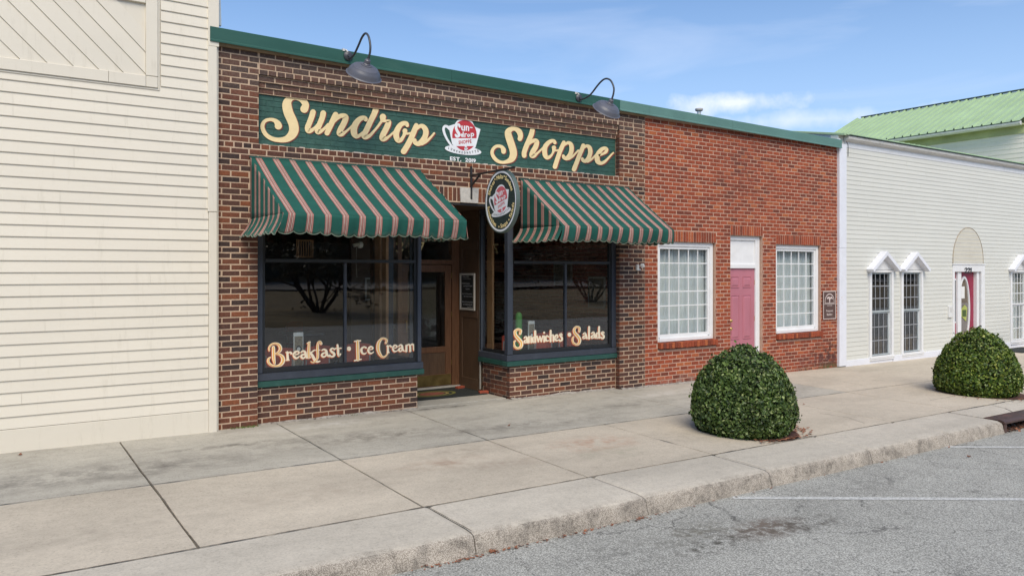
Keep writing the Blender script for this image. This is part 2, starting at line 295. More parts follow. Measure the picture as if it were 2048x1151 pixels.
M['pink'] = plain('pink_door_paint', (0.45, 0.165, 0.205), 0.42, var=0.08, scale=3, stretch=(1, 1, .5))
M['magenta'] = plain('magenta_door_paint', (0.27, 0.016, 0.050), 0.4, var=0.06)
M['mat'] = plain('black_rubber_mat', (0.018, 0.022, 0.020), 0.9, bmp=0.6, fine=120)
M['white_plastic'] = plain('white_plastic', (0.7, 0.7, 0.68), 0.4)
M['chalk'] = plain('chalkboard_black', (0.012, 0.014, 0.014), 0.6)
M['chalk_line'] = plain('chalk_writing', (0.42, 0.43, 0.44), 0.9)
M['frame_white'] = plain('offwhite_frame', (0.46, 0.43, 0.38), 0.6)
M['plaque'] = plain('brown_plaque', (0.10, 0.055, 0.045), 0.5)
M['plaque_line'] = plain('pale_plaque_lettering', (0.66, 0.55, 0.50), 0.5)
M['roof'] = plain('light_green_metal_roof', (0.37, 0.50, 0.30), 0.55, var=0.10, scale=1.2, bmp=0.05)
M['roof_dark'] = plain('roof_edge_trim', (0.035, 0.06, 0.045), 0.6)
M['olive_trim'] = plain('olive_eave_trim', (0.40, 0.42, 0.22), 0.6, var=0.2, scale=2)
M['dull_grey'] = plain('dull_grey_bars', (.30, .31, .33), .6)
M['galv'] = plain('galvanised_metal', (0.50, 0.55, 0.56), 0.45, metal=0.3, var=0.2, scale=3, stretch=(1, 3, .4))
M['curtain'] = plain('sheer_curtain', (0.70, 0.73, 0.735), 0.9, var=0.12, scale=9, stretch=(3,3,.3))
M['redseat'] = plain('red_vinyl', (0.50, 0.08, 0.05), 0.35)
M['tabletop'] = plain('pale_tabletop', (0.85, 0.83, 0.8), 0.35)
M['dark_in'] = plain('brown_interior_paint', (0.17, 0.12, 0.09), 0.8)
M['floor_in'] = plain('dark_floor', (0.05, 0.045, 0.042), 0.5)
M['int_brick'] = brick_mat('interior_brick', [(0, (0.22, 0.08, 0.055)), (1, (0.42, 0.15, 0.10))], True)
M['leafdry'] = plain('dry_leaf', (0.26, 0.105, 0.055), 0.8, var=0.4, scale=30)
M['mulch'] = plain('reddish_mulch', (0.085, 0.036, 0.024), 0.95, var=0.5, scale=30, bmp=1.0, fine=60)
M['roofmat'] = plain('dark_roofing', (0.05, 0.05, 0.05), 0.9)
M['loose_brick'] = plain('orange_brick', (0.32, 0.065, 0.032), 0.85, var=0.2, scale=20, bmp=0.4)
M['green_plastic'] = plain('green_plastic', (0.09, 0.35, 0.07), 0.4)
M['paper'] = plain('paper', (0.72, 0.72, 0.70), 0.8)
M['yellow'] = plain('yellow_green_sticker', (0.38, 0.42, 0.10), 0.6)
M['print'] = plain('printed_picture', (0.25, 0.21, 0.15), 0.6, var=0.6, scale=40)
M['soil_grass'] = plain('winter_lawn', (0.20, 0.155, 0.085), 0.95, var=0.45, scale=0.6)
M['gravel'] = plain('pale_gravel', (0.26, 0.24, 0.21), 0.95, var=0.15, scale=1)
M['bark'] = plain('dark_bark', (0.055, 0.043, 0.034), 0.9, var=0.3, scale=9)
M['weed'] = plain('small_weeds', (0.10, 0.15, 0.03), 0.8)
def leafmat(name, stops):
    m, t, b = new_mat(name)
    rnd = N(t, 'ShaderNodeNewGeometry').outputs['Random Per Island']
    c = ramp(t, rnd, stops); big = noise_(t, 2.6, 4, 0.6, pos(t))
    c = mix(t, 1.0, c, ramp(t, big.outputs['Fac'], [(0.35, 0.72), (0.65, 1.25)]), 'MULTIPLY')
    t.links.new(c, b.inputs['Base Color']); b.inputs['Roughness'].default_value = 0.42; b.inputs['Specular IOR Level'].default_value = 0.42
    return m
M['leaf1'] = leafmat('holly_leaves', [(0, (0.020, 0.042, 0.008)), (0.5, (0.058, 0.100, 0.020)), (0.88, (0.120, 0.178, 0.042)), (1.0, (0.27, 0.31, 0.12))])
M['leaf2'] = leafmat('light_holly_leaves', [(0, (0.032, 0.070, 0.008)), (0.5, (0.078, 0.130, 0.016)), (0.88, (0.155, 0.205, 0.025)), (1.0, (0.29, 0.31, 0.06))])
M['leafcore'] = plain('near_black_inside', (0.012, 0.018, 0.008), 0.95)
M['conifer'] = leafmat('dark_woodland_foliage', [(0, (0.018, 0.022, 0.010)), (1, (0.085, 0.075, 0.035))])
def glass_mat(name, tint, k=1.5):
    m = bpy.data.materials.new(name); m.use_nodes = True; t = m.node_tree; t.nodes.clear()
    o = t.nodes.new('ShaderNodeOutputMaterial'); tr = N(t, 'ShaderNodeBsdfTransparent'); gl = N(t, 'ShaderNodeBsdfGlossy'); mxs = N(t, 'ShaderNodeMixShader')
    tr.inputs[0].default_value = (*tint, 1); gl.inputs['Roughness'].default_value = 0.0; gl.inputs['Color'].default_value = (0.95, 0.95, 0.95, 1)
    fr = N(t, 'ShaderNodeFresnel'); fr.inputs['IOR'].default_value = 1.5
    mu = N(t, 'ShaderNodeMath', operation='MULTIPLY', use_clamp=True); mu.inputs[1].default_value = k; bf = N(t, 'ShaderNodeMath', operation='SUBTRACT'); bf.inputs[0].default_value = 1.0; t.links.new(N(t, 'ShaderNodeNewGeometry').outputs['Backfacing'], bf.inputs[1])
    fb = N(t, 'ShaderNodeMath', operation='MULTIPLY'); t.links.new(fr.outputs[0], fb.inputs[0]); t.links.new(bf.outputs[0], fb.inputs[1]); t.links.new(fb.outputs[0], mu.inputs[0])
    wob = N(t, 'ShaderNodeBump'); wob.inputs['Strength'].default_value = 0.04; wob.inputs['Distance'].default_value = 0.02; t.links.new(noise_(t, 1.3, 2, 0.4, pos(t)).outputs['Fac'], wob.inputs['Height']); t.links.new(wob.outputs[0], gl.inputs['Normal'])
    t.links.new(mu.outputs[0], mxs.inputs[0]); t.links.new(tr.outputs[0], mxs.inputs[1]); t.links.new(gl.outputs[0], mxs.inputs[2]); t.links.new(mxs.outputs[0], o.inputs[0])
    return m
M['glass'] = glass_mat('window_glass', (0.92, 0.94, 0.93), 2.9)
M['glass_side'] = glass_mat('entry_side_glass', (0.97, 0.98, 0.98), 1.0)
M['glass_dark'] = glass_mat('screened_glass', (0.60, 0.62, 0.64), 2.2)
M['glass_clear'] = glass_mat('clear_window_glass', (0.90, 0.92, 0.92), 1.9)
# awning canvas: stripes run along the stored U coordinate
m, t, b = new_mat('striped_awning_canvas'); M['awning'] = m
uv = N(t, 'ShaderNodeUVMap'); sp = N(t, 'ShaderNodeSeparateXYZ'); t.links.new(uv.outputs[0], sp.inputs[0])
fr = N(t, 'ShaderNodeMath', operation='FRACT'); t.links.new(sp.outputs[0], fr.inputs[0])
G_, DR, PK, WH = (0.016, 0.090, 0.070), (0.115, 0.032, 0.030), (0.42, 0.215, 0.18), (0.55, 0.43, 0.36)
c = ramp(t, fr.outputs[0], [(0.0, G_), (0.60, DR), (0.622, PK), (0.675, DR), (0.695, WH), (0.735, DR), (0.765, PK), (0.81, DR), (0.845, WH), (0.88, DR), (0.905, PK), (0.965, DR), (0.985, G_)], 'CONSTANT')
p = pos(t); nn = noise_(t, 5, 6, 0.7, p); c = mix(t, 1.0, c, ramp(t, nn.outputs['Fac'], [(0.3, 0.86), (0.7, 1.12)]), 'MULTIPLY')
# grubby hem
vy = ramp(t, sp.outputs[1], [(0.0, 1.0), (0.10, 0.15), (0.3, 0.0)]); c = mix(t, mix(t, 1.0, vy, ramp(t, noise_(t, 12, 5, 0.7, p).outputs['Fac'], [(0.4, 0.15), (0.65, 0.75)]), 'MULTIPLY'), c, (0.33, 0.30, 0.22))
t.links.new(c, b.inputs['Base Color']); b.inputs['Roughness'].default_value = 0.8; b.inputs['Specular IOR Level'].default_value = 0.2
bump(t, b, noise_(t, 9, 5, 0.6, p, 0.6).outputs['Fac'], 0.35, 0.02)
M['hem'] = plain('grey_green_hem', (0.20, 0.26, 0.20), 0.9)

# ------------------------------------------------------------------ object helpers
WL = {}
def tag(o, label=None, cat=None, group=None, kind=None):
    if label: o['label'] = label
    if cat: o['category'] = cat
    if group: o['group'] = group
    if kind: o['kind'] = kind
    return o
def thing(name, loc, label, cat, group=None, kind=None):
    o = bpy.data.objects.new(name, None); COL.objects.link(o); o.location = loc; o.empty_display_size = 0.1; WL[o.name] = Vector(loc)
    return tag(o, label, cat, group, kind)
class MB:
    def __init__(s): s.v = []; s.f = []; s.uv = None
    def add(s, vs, fs):
        k = len(s.v); s.v += [tuple(q) for q in vs]; s.f += [tuple(i + k for i in f) for f in fs]; return s
    def box(s, x0, x1, y0, y1, z0, z1, bev=0.0):
        if x0 > x1: x0, x1 = x1, x0
        if y0 > y1: y0, y1 = y1, y0
        if z0 > z1: z0, z1 = z1, z0
        bev = min(bev, (x1 - x0) * .4, (y1 - y0) * .4, (z1 - z0) * .4)
        if bev <= 0:
            vs = [(x, y, z) for x in (x0, x1) for y in (y0, y1) for z in (z0, z1)]
            return s.add(vs, [(0, 1, 3, 2), (4, 6, 7, 5), (0, 4, 5, 1), (2, 3, 7, 6), (0, 2, 6, 4), (1, 5, 7, 3)])
        vs = []; idx = {}
        X, Y, Z = (x0, x1), (y0, y1), (z0, z1)
        for i in (0, 1):
            for j in (0, 1):
                for k in (0, 1):
                    sx, sy, sz = (1 - 2 * i) * bev, (1 - 2 * j) * bev, (1 - 2 * k) * bev
                    for a, q in (('x', (X[i], Y[j] + sy, Z[k] + sz)), ('y', (X[i] + sx, Y[j], Z[k] + sz)), ('z', (X[i] + sx, Y[j] + sy, Z[k]))):
                        idx[(i, j, k, a)] = len(vs); vs.append(q)
        fs = []
        g = lambda i, j, k, a: idx[(i, j, k, a)]
        for i in (0, 1): fs.append(tuple(g(i, j, k, 'x') for j, k in ((0, 0), (0, 1), (1, 1), (1, 0))))
        for j in (0, 1): fs.append(tuple(g(i, j, k, 'y') for i, k in ((0, 0), (1, 0), (1, 1), (0, 1))))
        for k in (0, 1): fs.append(tuple(g(i, j, k, 'z') for i, j in ((0, 0), (0, 1), (1, 1), (1, 0))))
        for a in (0, 1):
            for c in (0, 1):
                fs.append((g(0, a, c, 'y'), g(1, a, c, 'y'), g(1, a, c, 'z'), g(0, a, c, 'z')))
                fs.append((g(a, 0, c, 'x'), g(a, 1, c, 'x'), g(a, 1, c, 'z'), g(a, 0, c, 'z')))
                fs.append((g(a, c, 0, 'x'), g(a, c, 1, 'x'), g(a, c, 1, 'y'), g(a, c, 0, 'y')))
        for i in (0, 1):
            for j in (0, 1):
                for k in (0, 1): fs.append((g(i, j, k, 'x'), g(i, j, k, 'y'), g(i, j, k, 'z')))
        return s.add(vs, fs)
    def tube(s, pts, r, n=10, cap=True):
        pts = [Vector(q) for q in pts]; rs = r if isinstance(r, (list, tuple)) else [r] * len(pts)
        k = len(s.v); up = Vector((0.13, 0.31, 0.95))
        for i, q in enumerate(pts):
            d = (pts[min(i + 1, len(pts) - 1)] - pts[max(i - 1, 0)]).normalized()
            a = d.cross(up)
            if a.length < 1e-3: a = d.cross(Vector((1, 0, 0)))
            a.normalize(); b_ = d.cross(a)
            for j in range(n):
                t_ = 2 * math.pi * j / n; s.v.append(tuple(q + (a * math.cos(t_) + b_ * math.sin(t_)) * rs[i]))
        for i in range(len(pts) - 1):
            for j in range(n):
                s.f.append((k + i * n + j, k + i * n + (j + 1) % n, k + (i + 1) * n + (j + 1) % n, k + (i + 1) * n + j))
        if cap:
            s.f.append(tuple(k + j for j in range(n))[::-1]); s.f.append(tuple(k + (len(pts) - 1) * n + j for j in range(n)))
        return s
    def lathe(s, prof, mtx=None, n=28, close=False):
        k = len(s.v); mtx = mtx or Matrix()
        for (r, z) in prof:
            for j in range(n):
                t_ = 2 * math.pi * j / n; s.v.append(tuple(mtx @ Vector((r * math.cos(t_), r * math.sin(t_), z))))
        for i in range(len(prof) - 1):
            for j in range(n):
                s.f.append((k + i * n + j, k + i * n + (j + 1) % n, k + (i + 1) * n + (j + 1) % n, k + (i + 1) * n + j))
        return s
    def prism(s, poly, mapf, d0, d1):            # poly in 2-D, mapf(u, v, d) -> point
        n = len(poly); vs = [mapf(u, v, d0) for u, v in poly] + [mapf(u, v, d1) for u, v in poly]
        fs = [tuple(range(n)), tuple(range(n, 2 * n))[::-1]] + [(i, i + n, (i + 1) % n + n, (i + 1) % n) for i in range(n)]
        return s.add(vs, fs)
    def mesh(s, name, mats, origin=(0, 0, 0), smooth=False, fix=True):
        me = bpy.data.meshes.new(name); o = Vector(origin)
        me.from_pydata([tuple(Vector(q) - o) for q in s.v], [], s.f)
        for m in (mats if isinstance(mats, (list, tuple)) else [mats]): me.materials.append(m)
        if fix:
            import bmesh
            bm = bmesh.new(); bm.from_mesh(me); bmesh.ops.recalc_face_normals(bm, faces=bm.faces); bm.to_mesh(me); bm.free()
        if smooth:
            for p_ in me.polygons: p_.use_smooth = True
        me.update(); return me
    def build(s, name, mats, parent=None, origin=None, smooth=False, fix=True, label=None, cat=None, group=None, kind=None):
        if origin is None:
            if parent is not None: origin = WL[parent.name]
            else:
                xs = [q[0] for q in s.v]; ys = [q[1] for q in s.v]; zs = [q[2] for q in s.v]
                origin = ((min(xs) + max(xs)) / 2, (min(ys) + max(ys)) / 2, min(zs))
        return put(name, s.mesh(name, mats, origin, smooth, fix), origin, parent, label, cat, group, kind)
def put(name, me, loc, parent=None, label=None, cat=None, group=None, kind=None):
    o = bpy.data.objects.new(name, me); COL.objects.link(o); loc = Vector(loc)
    if parent is not None: o.parent = parent; o.location = loc - WL[parent.name]
    else: o.location = loc
    WL[o.name] = loc
    return tag(o, label, cat, group, kind)
def autosmooth(o, deg=35):
    for p_ in o.data.polygons: p_.use_smooth = True
    try:
        o.data.set_sharp_from_angle(angle=math.radians(deg))
    except Exception: pass
    return o

# ------------------------------------------------------------------ lettering engine: brush strokes of changing width
def spline(pts, n=7, sharp=False):
    if sharp or len(pts) < 3:
        out = []
        for a, b_ in zip(pts[:-1], pts[1:]):
            for i in range(4): out.append(tuple(a[k] + (b_[k] - a[k]) * i / 4 for k in range(3)))
        return out + [pts[-1]]
    P = [pts[0]] + list(pts) + [pts[-1]]; out = []
    for i in range(1, len(P) - 2):
        for j in range(n):
            u = j / n
            out.append(tuple(0.5 * ((2 * P[i][k]) + (-P[i - 1][k] + P[i + 1][k]) * u + (2 * P[i - 1][k] - 5 * P[i][k] + 4 * P[i + 1][k] - P[i + 2][k]) * u * u + (-P[i - 1][k] + 3 * P[i][k] - 3 * P[i + 1][k] + P[i + 2][k]) * u ** 3) for k in range(3)))
    return out + [pts[-1]]
def stroke_mesh(mb, pts, place, layer, wk=1.0, dx=0, dy=0, sharp=False, cap=True):
    """pts: (x, y, width) ; place(x, y, layer) -> 3-D point"""
    q = spline(pts, sharp=sharp); L_, R_ = [], []
    n = len(q)
    for i in range(n):
        a = q[max(i - 1, 0)]; b_ = q[min(i + 1, n - 1)]
        tx, ty = b_[0] - a[0], b_[1] - a[1]; l = math.hypot(tx, ty) or 1; nx, ny = -ty / l, tx / l; h = q[i][2] * wk / 2
        L_.append((q[i][0] + nx * h + dx, q[i][1] + ny * h + dy)); R_.append((q[i][0] - nx * h + dx, q[i][1] - ny * h + dy))
    vs = [place(x, y, layer) for x, y in L_] + [place(x, y, layer) for x, y in R_]
    fs = [(i, i + 1, n + i + 1, n + i) for i in range(n - 1)]
    mb.add(vs, fs)
    if cap:
        for e in (0, n - 1):
            a = q[1] if e == 0 else q[n - 2]; c = q[e]; th = math.atan2(c[1] - a[1], c[0] - a[0]); h = c[2] * wk / 2
            arc = [(c[0] + dx + h * math.cos(th + math.pi * (k / 8 - 0.5)), c[1] + dy + h * math.sin(th + math.pi * (k / 8 - 0.5))) for k in range(9)]
            mb.add([place(x, y, layer + 0.3) for x, y in arc], [tuple(range(9))])
def strokes(name, mat_, data, place, parent, wk=1.0, dx=0, dy=0, base=0.0, step=0.00012, sharp_ids=(), cap=True):
    mb = MB()
    for i, s in enumerate(data):
        stroke_mesh(mb, s, lambda x, y, l, i=i: place(x, y, base + step * (i + (0.5 if l % 1 else 0))), i, wk, dx, dy, sharp=i in sharp_ids, cap=cap)
    return mb.build(name, mat_, parent, fix=False)
def px_place(x0, y0, sc, plane):        # crop pixel -> wall plane at depth plane - layer (towards the street)
    def f(x, y, l): return at(x0 + x / sc, y0 + y / sc, plane - l)
    return f
_fc = {}
def glyph(ch, bold=0.0, shear=0.0):
    k = (ch, bold, shear)
    if k in _fc: return _fc[k]
    cu = bpy.data.curves.new('glyph', 'FONT'); cu.body = ch; cu.size = 1.0; cu.offset = bold; cu.shear = shear; cu.resolution_u = 3; cu.fill_mode = 'FRONT'
    ob = bpy.data.objects.new('glyph', cu); COL.objects.link(ob)
    dg = bpy.context.evaluated_depsgraph_get(); me = bpy.data.meshes.new_from_object(ob.evaluated_get(dg))
    vs = [tuple(v.co) for v in me.vertices]; fs = [tuple(p_.vertices) for p_ in me.polygons]
    bpy.data.objects.remove(ob); bpy.data.curves.remove(cu); bpy.data.meshes.remove(me)
    w_ = (max(v[0] for v in vs) if vs else 0.3)
    _fc[k] = (vs, fs, w_); return _fc[k]
def text_line(mb, s, size, place, bold=0.0, track=0.06, center=True, sx=1.0, shear=0.0, step=0.0):
    """place(u, v, i) metres in the text's own frame"""
    xs = []; x = 0
    for ch in s:
        if ch == ' ': xs.append(None); x += 0.32 * size * sx; continue
        vs, fs, w_ = glyph(ch, bold, shear); lo = min(v[0] for v in vs)
        xs.append(x - lo * size * sx); x += (w_ - lo + track) * size * sx
    off = -x / 2 if center else 0
    for i, (ch, x_) in enumerate(zip(s, xs)):
        if x_ is None: continue
        vs, fs, w_ = glyph(ch, bold, shear)
        mb.add([place(off + x_ + v[0] * size * sx, v[1] * size, i) for v in vs], fs)
    return x

# ------------------------------------------------------------------ brick helpers
_bm = {}
def brick_geo(l, d, h, rnd):
    """front face looks to -y at y=0; centred in x and z; jittered, with worn arrises"""
    j = lambda a: (rnd.random() - .5) * 2 * a
    e = 0.0035
    vs = []
    for (sx, sz) in ((-1, -1), (1, -1), (1, 1), (-1, 1)): vs.append((sx * l / 2 + j(.0012), d, sz * h / 2 + j(.0008)))
    for (sx, sz) in ((-1, -1), (1, -1), (1, 1), (-1, 1)): vs.append((sx * l / 2 + j(.0016), e + abs(j(.001)), sz * h / 2 + j(.0012)))
    for (sx, sz) in ((-1, -1), (1, -1), (1, 1), (-1, 1)): vs.append((sx * (l / 2 - e) + j(.0015), j(.0010), sz * (h / 2 - e) + j(.0012)))
    fs = [(8, 9, 10, 11)]
    for i in range(4):
        k = (i + 1) % 4; fs += [(4 + i, 4 + k, 8 + k, 8 + i), (i, k, 4 + k, 4 + i)]
    fs.append((3, 2, 1, 0))
    return vs, fs
class Bricks:
    """collects bricks; the largest 300 in view become parts, the rest one joined part"""
    def __init__(s, mo, mj, rnd): s.L = []; s.mo = mo; s.mj = mj; s.r = rnd
    def add(s, c, l, h, face='y', d=0.07):
        # c: centre of the front face
        dx, dy = c[0] - CAM[0], c[1] - CAM[1]; dep = C_ * dx + S_ * dy
        px = CX + F * (S_ * dx - C_ * dy) / dep
        vis = -20 < px < 2060
        size = (F / max(dep, 1)) * (l * (S_ if face == 'x' else 0.75) + 0.2 * h) if vis else 0
        s.L.append((size, c, l, h, face, d))
    def build(s, parent, name='brick', limit=300):
        s.L.sort(key=lambda q: -q[0]); jo = MB()
        for i, (sz, c, l, h, face, d) in enumerate(s.L):
            c = (c[0] + s.r.uniform(-.001, .001), c[1] + s.r.uniform(-.0022, .0012) * (face == 'y'), c[2] + s.r.uniform(-.001, .001))
            rz = -math.pi / 2 if face == 'x' else 0
            if i < limit:
                k = (round(l, 2), round(h, 3), s.r.randrange(4))
                if (k, id(s)) not in _bm:
                    me = bpy.data.meshes.new('brick'); v_, f_ = brick_geo(k[0], d, k[1], s.r); me.from_pydata(v_, [], f_); me.materials.append(s.mo); me.update(); _bm[(k, id(s))] = me
                me = _bm[(k, id(s))]
                o = put(name, me, c, parent); o.rotation_euler = (0, s.r.uniform(-.004, .004), rz)
                o.scale = (l / k[0], 1, 1)
            else:
                v_, f_ = brick_geo(l, d, h, s.r)
                if face == 'x': v_ = [(y, -x, z) for x, y, z in v_]
                jo.add([(c[0] + x, c[1] + y, c[2] + z) for x, y, z in v_], f_)
        if jo.v: jo.build('brickwork', s.mj, parent, fix=False, kind='stuff')
def subtract(a, b_, holes):
    segs = [(a, b_)]
    for h0, h1 in holes:
        n_ = []
        for s0, s1 in segs:
            if h1 <= s0 or h0 >= s1: n_.append((s0, s1))
            else:
                if h0 > s0: n_.append((s0, h0))
                if h1 < s1: n_.append((h1, s1))
        segs = n_
    return [q for q in segs if q[1] - q[0] > 0.02]
def row(B, x0, x1, zc, h, y, Lp, g, phase, face='y', other=0.0, rnd=R):
    """one course from x0 to x1 (along x, or along y when face is 'x')"""
    n0 = math.floor((x0 - phase) / Lp) - 1; k = n0
    while True:
        a = phase + k * Lp; b_ = a + Lp - g; k += 1
        if a > x1: break
        a += rnd.uniform(-.003, .003); b_ += rnd.uniform(-.003, .003)
        a2, b2 = max(a, x0), min(b_, x1)
        if b2 - a2 < 0.018: continue
        c = ((a2 + b2) / 2, y, zc) if face == 'y' else (other, (a2 + b2) / 2, zc)
        B.add(c, b2 - a2, h, face)
def slab_holes(mb, x0, x1, z0, z1, holes, yf, yb):
    """wall backing from yf to yb with rectangular holes (x0,x1,z0,z1)"""
    xs = sorted({x0, x1, *[min(max(h[0], x0), x1) for h in holes], *[min(max(h[1], x0), x1) for h in holes]})
    zs = sorted({z0, z1, *[min(max(h[2], z0), z1) for h in holes], *[min(max(h[3], z0), z1) for h in holes]})
    solid = lambda i, j: 0 <= i < len(xs) - 1 and 0 <= j < len(zs) - 1 and not any(h[0] <= (xs[i] + xs[i + 1]) / 2 <= h[1] and h[2] <= (zs[j] + zs[j + 1]) / 2 <= h[3] for h in holes)
    for i in range(len(xs) - 1):
        for j in range(len(zs) - 1):
            if not solid(i, j): continue
            a, b_, c, d = xs[i], xs[i + 1], zs[j], zs[j + 1]
            mb.add([(a, yf, c), (b_, yf, c), (b_, yf, d), (a, yf, d)], [(0, 1, 2, 3)]); mb.add([(a, yb, c), (b_, yb, c), (b_, yb, d), (a, yb, d)], [(3, 2, 1, 0)])
            if not solid(i - 1, j): mb.add([(a, yf, c), (a, yf, d), (a, yb, d), (a, yb, c)], [(0, 1, 2, 3)])
            if not solid(i + 1, j): mb.add([(b_, yf, c), (b_, yb, c), (b_, yb, d), (b_, yf, d)], [(0, 1, 2, 3)])
            if not solid(i, j - 1): mb.add([(a, yf, c), (a, yb, c), (b_, yb, c), (b_, yf, c)], [(0, 1, 2, 3)])
            if not solid(i, j + 1): mb.add([(a, yf, d), (b_, yf, d), (b_, yb, d), (a, yb, d)], [(0, 1, 2, 3)])

# =================================================================== SETTING: ground, road, pavement
YC0, YC1 = -3.86, -4.60
mb = MB()
xs = [-400, -60, -20, -8, 0, 8, 16, 24, 32, 40, 60, 120, 400]; ys = [-4.2, -8, -14, -20.5]
for y in ys:
    for x in xs: mb.v.append((x, y, az_(x)))
nx_ = len(xs)
for j in range(len(ys) - 1):
    for i in range(nx_ - 1): mb.f.append((j * nx_ + i, j * nx_ + i + 1, (j + 1) * nx_ + i + 1, (j + 1) * nx_ + i))
mb.build('road', M['asphalt'], kind='structure')
mb = MB()                                              # earth under everything, out to the horizon
mb.add([(-900, -900, -1.2), (900, -900, -1.2), (900, 900, -1.2), (-900, 900, -1.2)], [(0, 1, 2, 3)])
mb.build('ground', M['soil_grass'], kind='structure')
# lawn bank on the far side of the street (seen mirrored in the shop windows)
mb = MB(); gx = [-260 + i * 20 for i in range(27)]; gy = [(-20.5, 0.0), (-21.2, 0.12), (-30, 0.25), (-45, 0.35), (-58, 0.5)]
for y, dz in gy:
    for x in gx: mb.v.append((x, y, az_(x) + dz + 0.1 * mnoise.noise(Vector((x * .05, y * .1, 0)))  * (dz > .2)))
for j in range(len(gy) - 1):
    for i in range(len(gx) - 1): a = j * 27 + i; mb.f.append((a, a + 1, a + 28, a + 27))
mb.build('lawn', M['soil_grass'], kind='structure')
mb = MB()
mb.add([(-260, -58, .4), (260, -58, .0), (260, -75, .3), (-260, -75, .7)], [(0, 1, 2, 3)]); mb.build('gravel_path', M['gravel'], kind='structure')
mb = MB()
mb.add([(-260, -75, .7), (260, -75, .3), (260, -140, 9), (-260, -140, 9)], [(0, 1, 2, 3)]); mb.build('hillside', M['soil_grass'], kind='structure')

# pavement slabs: each slab its own piece, joints open between them
pavement = tag(bpy.data.objects.new('sidewalk', None), kind='structure'); COL.objects.link(pavement); WL['sidewalk'] = Vector((0, 0, 0))
def slab(x0, x1, y0, y1, mat_, nx=14, ny=8, gap=0.006, zoff=0.0, parent=pavement, name='slab'):
    mb = MB(); x0 += gap; x1 -= gap; y0 += .010; 
    seed = R.uniform(0, 99)
    us = [0, 0.006 / (x1 - x0)] + [i / nx for i in range(1, nx)] + [1 - 0.006 / (x1 - x0), 1]
    vs_ = [0, 0.006 / abs(y1 - y0)] + [i / ny for i in range(1, ny)] + [1 - 0.006 / abs(y1 - y0), 1]
    for jv, v_ in enumerate(vs_):
        for iu, u in enumerate(us):
            x = x0 + (x1 - x0) * u; y = y0 + (y1 - y0) * v_
            ex = iu in (0, len(us) - 1); ey = jv in (0, len(vs_) - 1)
            wob = 0.006 * mnoise.noise(Vector((x * 3 + seed, y * 3, 1))) + 0.003 * mnoise.noise(Vector((x * 13, y * 13, seed)))
            xx = x + (wob if (iu < 2 or iu > len(us) - 3) else 0); yy = y + (wob if (jv < 2 or jv > len(vs_) - 3) else 0)
            z = gz(x, y) + zoff + 0.003 * mnoise.noise(Vector((x * .8, y * .8, seed))) - (0.006 if (ex or ey) else 0)
            mb.v.append((xx, yy, z))
    a = len(us)
    for j in range(len(vs_) - 1):
        for i in range(a - 1): mb.f.append((j * a + i, j * a + i + 1, (j + 1) * a + i + 1, (j + 1) * a + i))
    k = len(mb.v); ring = [i for i in range(a)] + [j * a + a - 1 for j in range(1, len(vs_))] + [(len(vs_) - 1) * a + i for i in range(a - 2, -1, -1)] + [j * a for j in range(len(vs_) - 2, 0, -1)]
    for i in ring: q = mb.v[i]; mb.v.append((q[0], q[1], q[2] - 0.09))
    n = len(ring)
    for i in range(n): mb.f.append((ring[i], ring[(i + 1) % n], k + (i + 1) % n, k + i))
    return mb.build(name, mat_, parent, smooth=False)
JX = [-1.05 + 1.805 * i for i in range(-8, 20)]
for i, (a, b_) in enumerate(zip(JX[:-1], JX[1:])):
    wide = b_ > 16
    slab(a, b_, -2.03, 0.16, M['slab_a'] if a < 9.6 else M['slab_b'], nx=10)
    if a < 16: slab(a, b_, -3.85, -2.036, M['slab_b'], nx=10)
    else: slab(a, b_, -3.85, -2.036, M['slab_b'], nx=6)
slab(2.70, 4.32, 0.165, 1.72, M['slab_a'], nx=8, zoff=0.010)   # entry floor
# bed under the slabs so no joint shows daylight
mb = MB()
for i in range(30):
    x0, x1 = -14 + i * 1.6, -14 + (i + 1) * 1.6
    mb.add([(x0, .3, gz(x0, 0) - .035), (x1, .3, gz(x1, 0) - .035), (x1, -4.45, gz(x1, -4.45) - .035), (x0, -4.45, gz(x0, -4.45) - .035)], [(0, 1, 2, 3)])
mb.build('slab_bed', M['mortar_dark'], pavement)
def joint(p0, p1, wd, seed):
    mb = MB(); n = max(8, int(math.dist(p0, p1) / .04)); d = Vector((p1[0] - p0[0], p1[1] - p0[1], 0)).normalized(); nn = Vector((-d.y, d.x, 0))
    for i in range(n + 1):
        x = p0[0] + (p1[0] - p0[0]) * i / n; y = p0[1] + (p1[1] - p0[1]) * i / n; w_ = wd * (.55 + .75 * abs(mnoise.noise(Vector((x * 4 + seed, y * 4, 0)))) + .35 * mnoise.noise(Vector((x * 19, y * 19, seed)))); o_ = .010 * mnoise.noise(Vector((x * 1.6, y * 1.6, seed))) + .003 * mnoise.noise(Vector((x * 14, y * 14, seed)))
        for s_ in (1, -1): q = Vector((x, y, 0)) + nn * (o_ + s_ * w_ / 2); mb.v.append((q.x, q.y, gz(q.x, q.y) + .0035))
    for i in range(n): mb.f.append((2 * i, 2 * i + 1, 2 * i + 3, 2 * i + 2))
    mb.build('joint_dirt', M['joint'], pavement, fix=False)
M['joint'] = plain('packed_joint_dirt', (.125, .105, .080), .95, var=.5, scale=18)
for y_, wd in ((-2.028, .013), (-3.855, .018)): joint((-9, y_), (22, y_), wd, y_)
for i, x in enumerate(JX):
    if x < -9 or x > 22: continue
    joint((x, -2.03 if i % 2 and x > 2 else -.1), (x, -3.85), .013 if x < 0 else .007, x)
joint((.79, -3.86), (.80, -4.56), .012, 3); joint((4.36, -3.86), (4.36, -4.56), .010, 5)
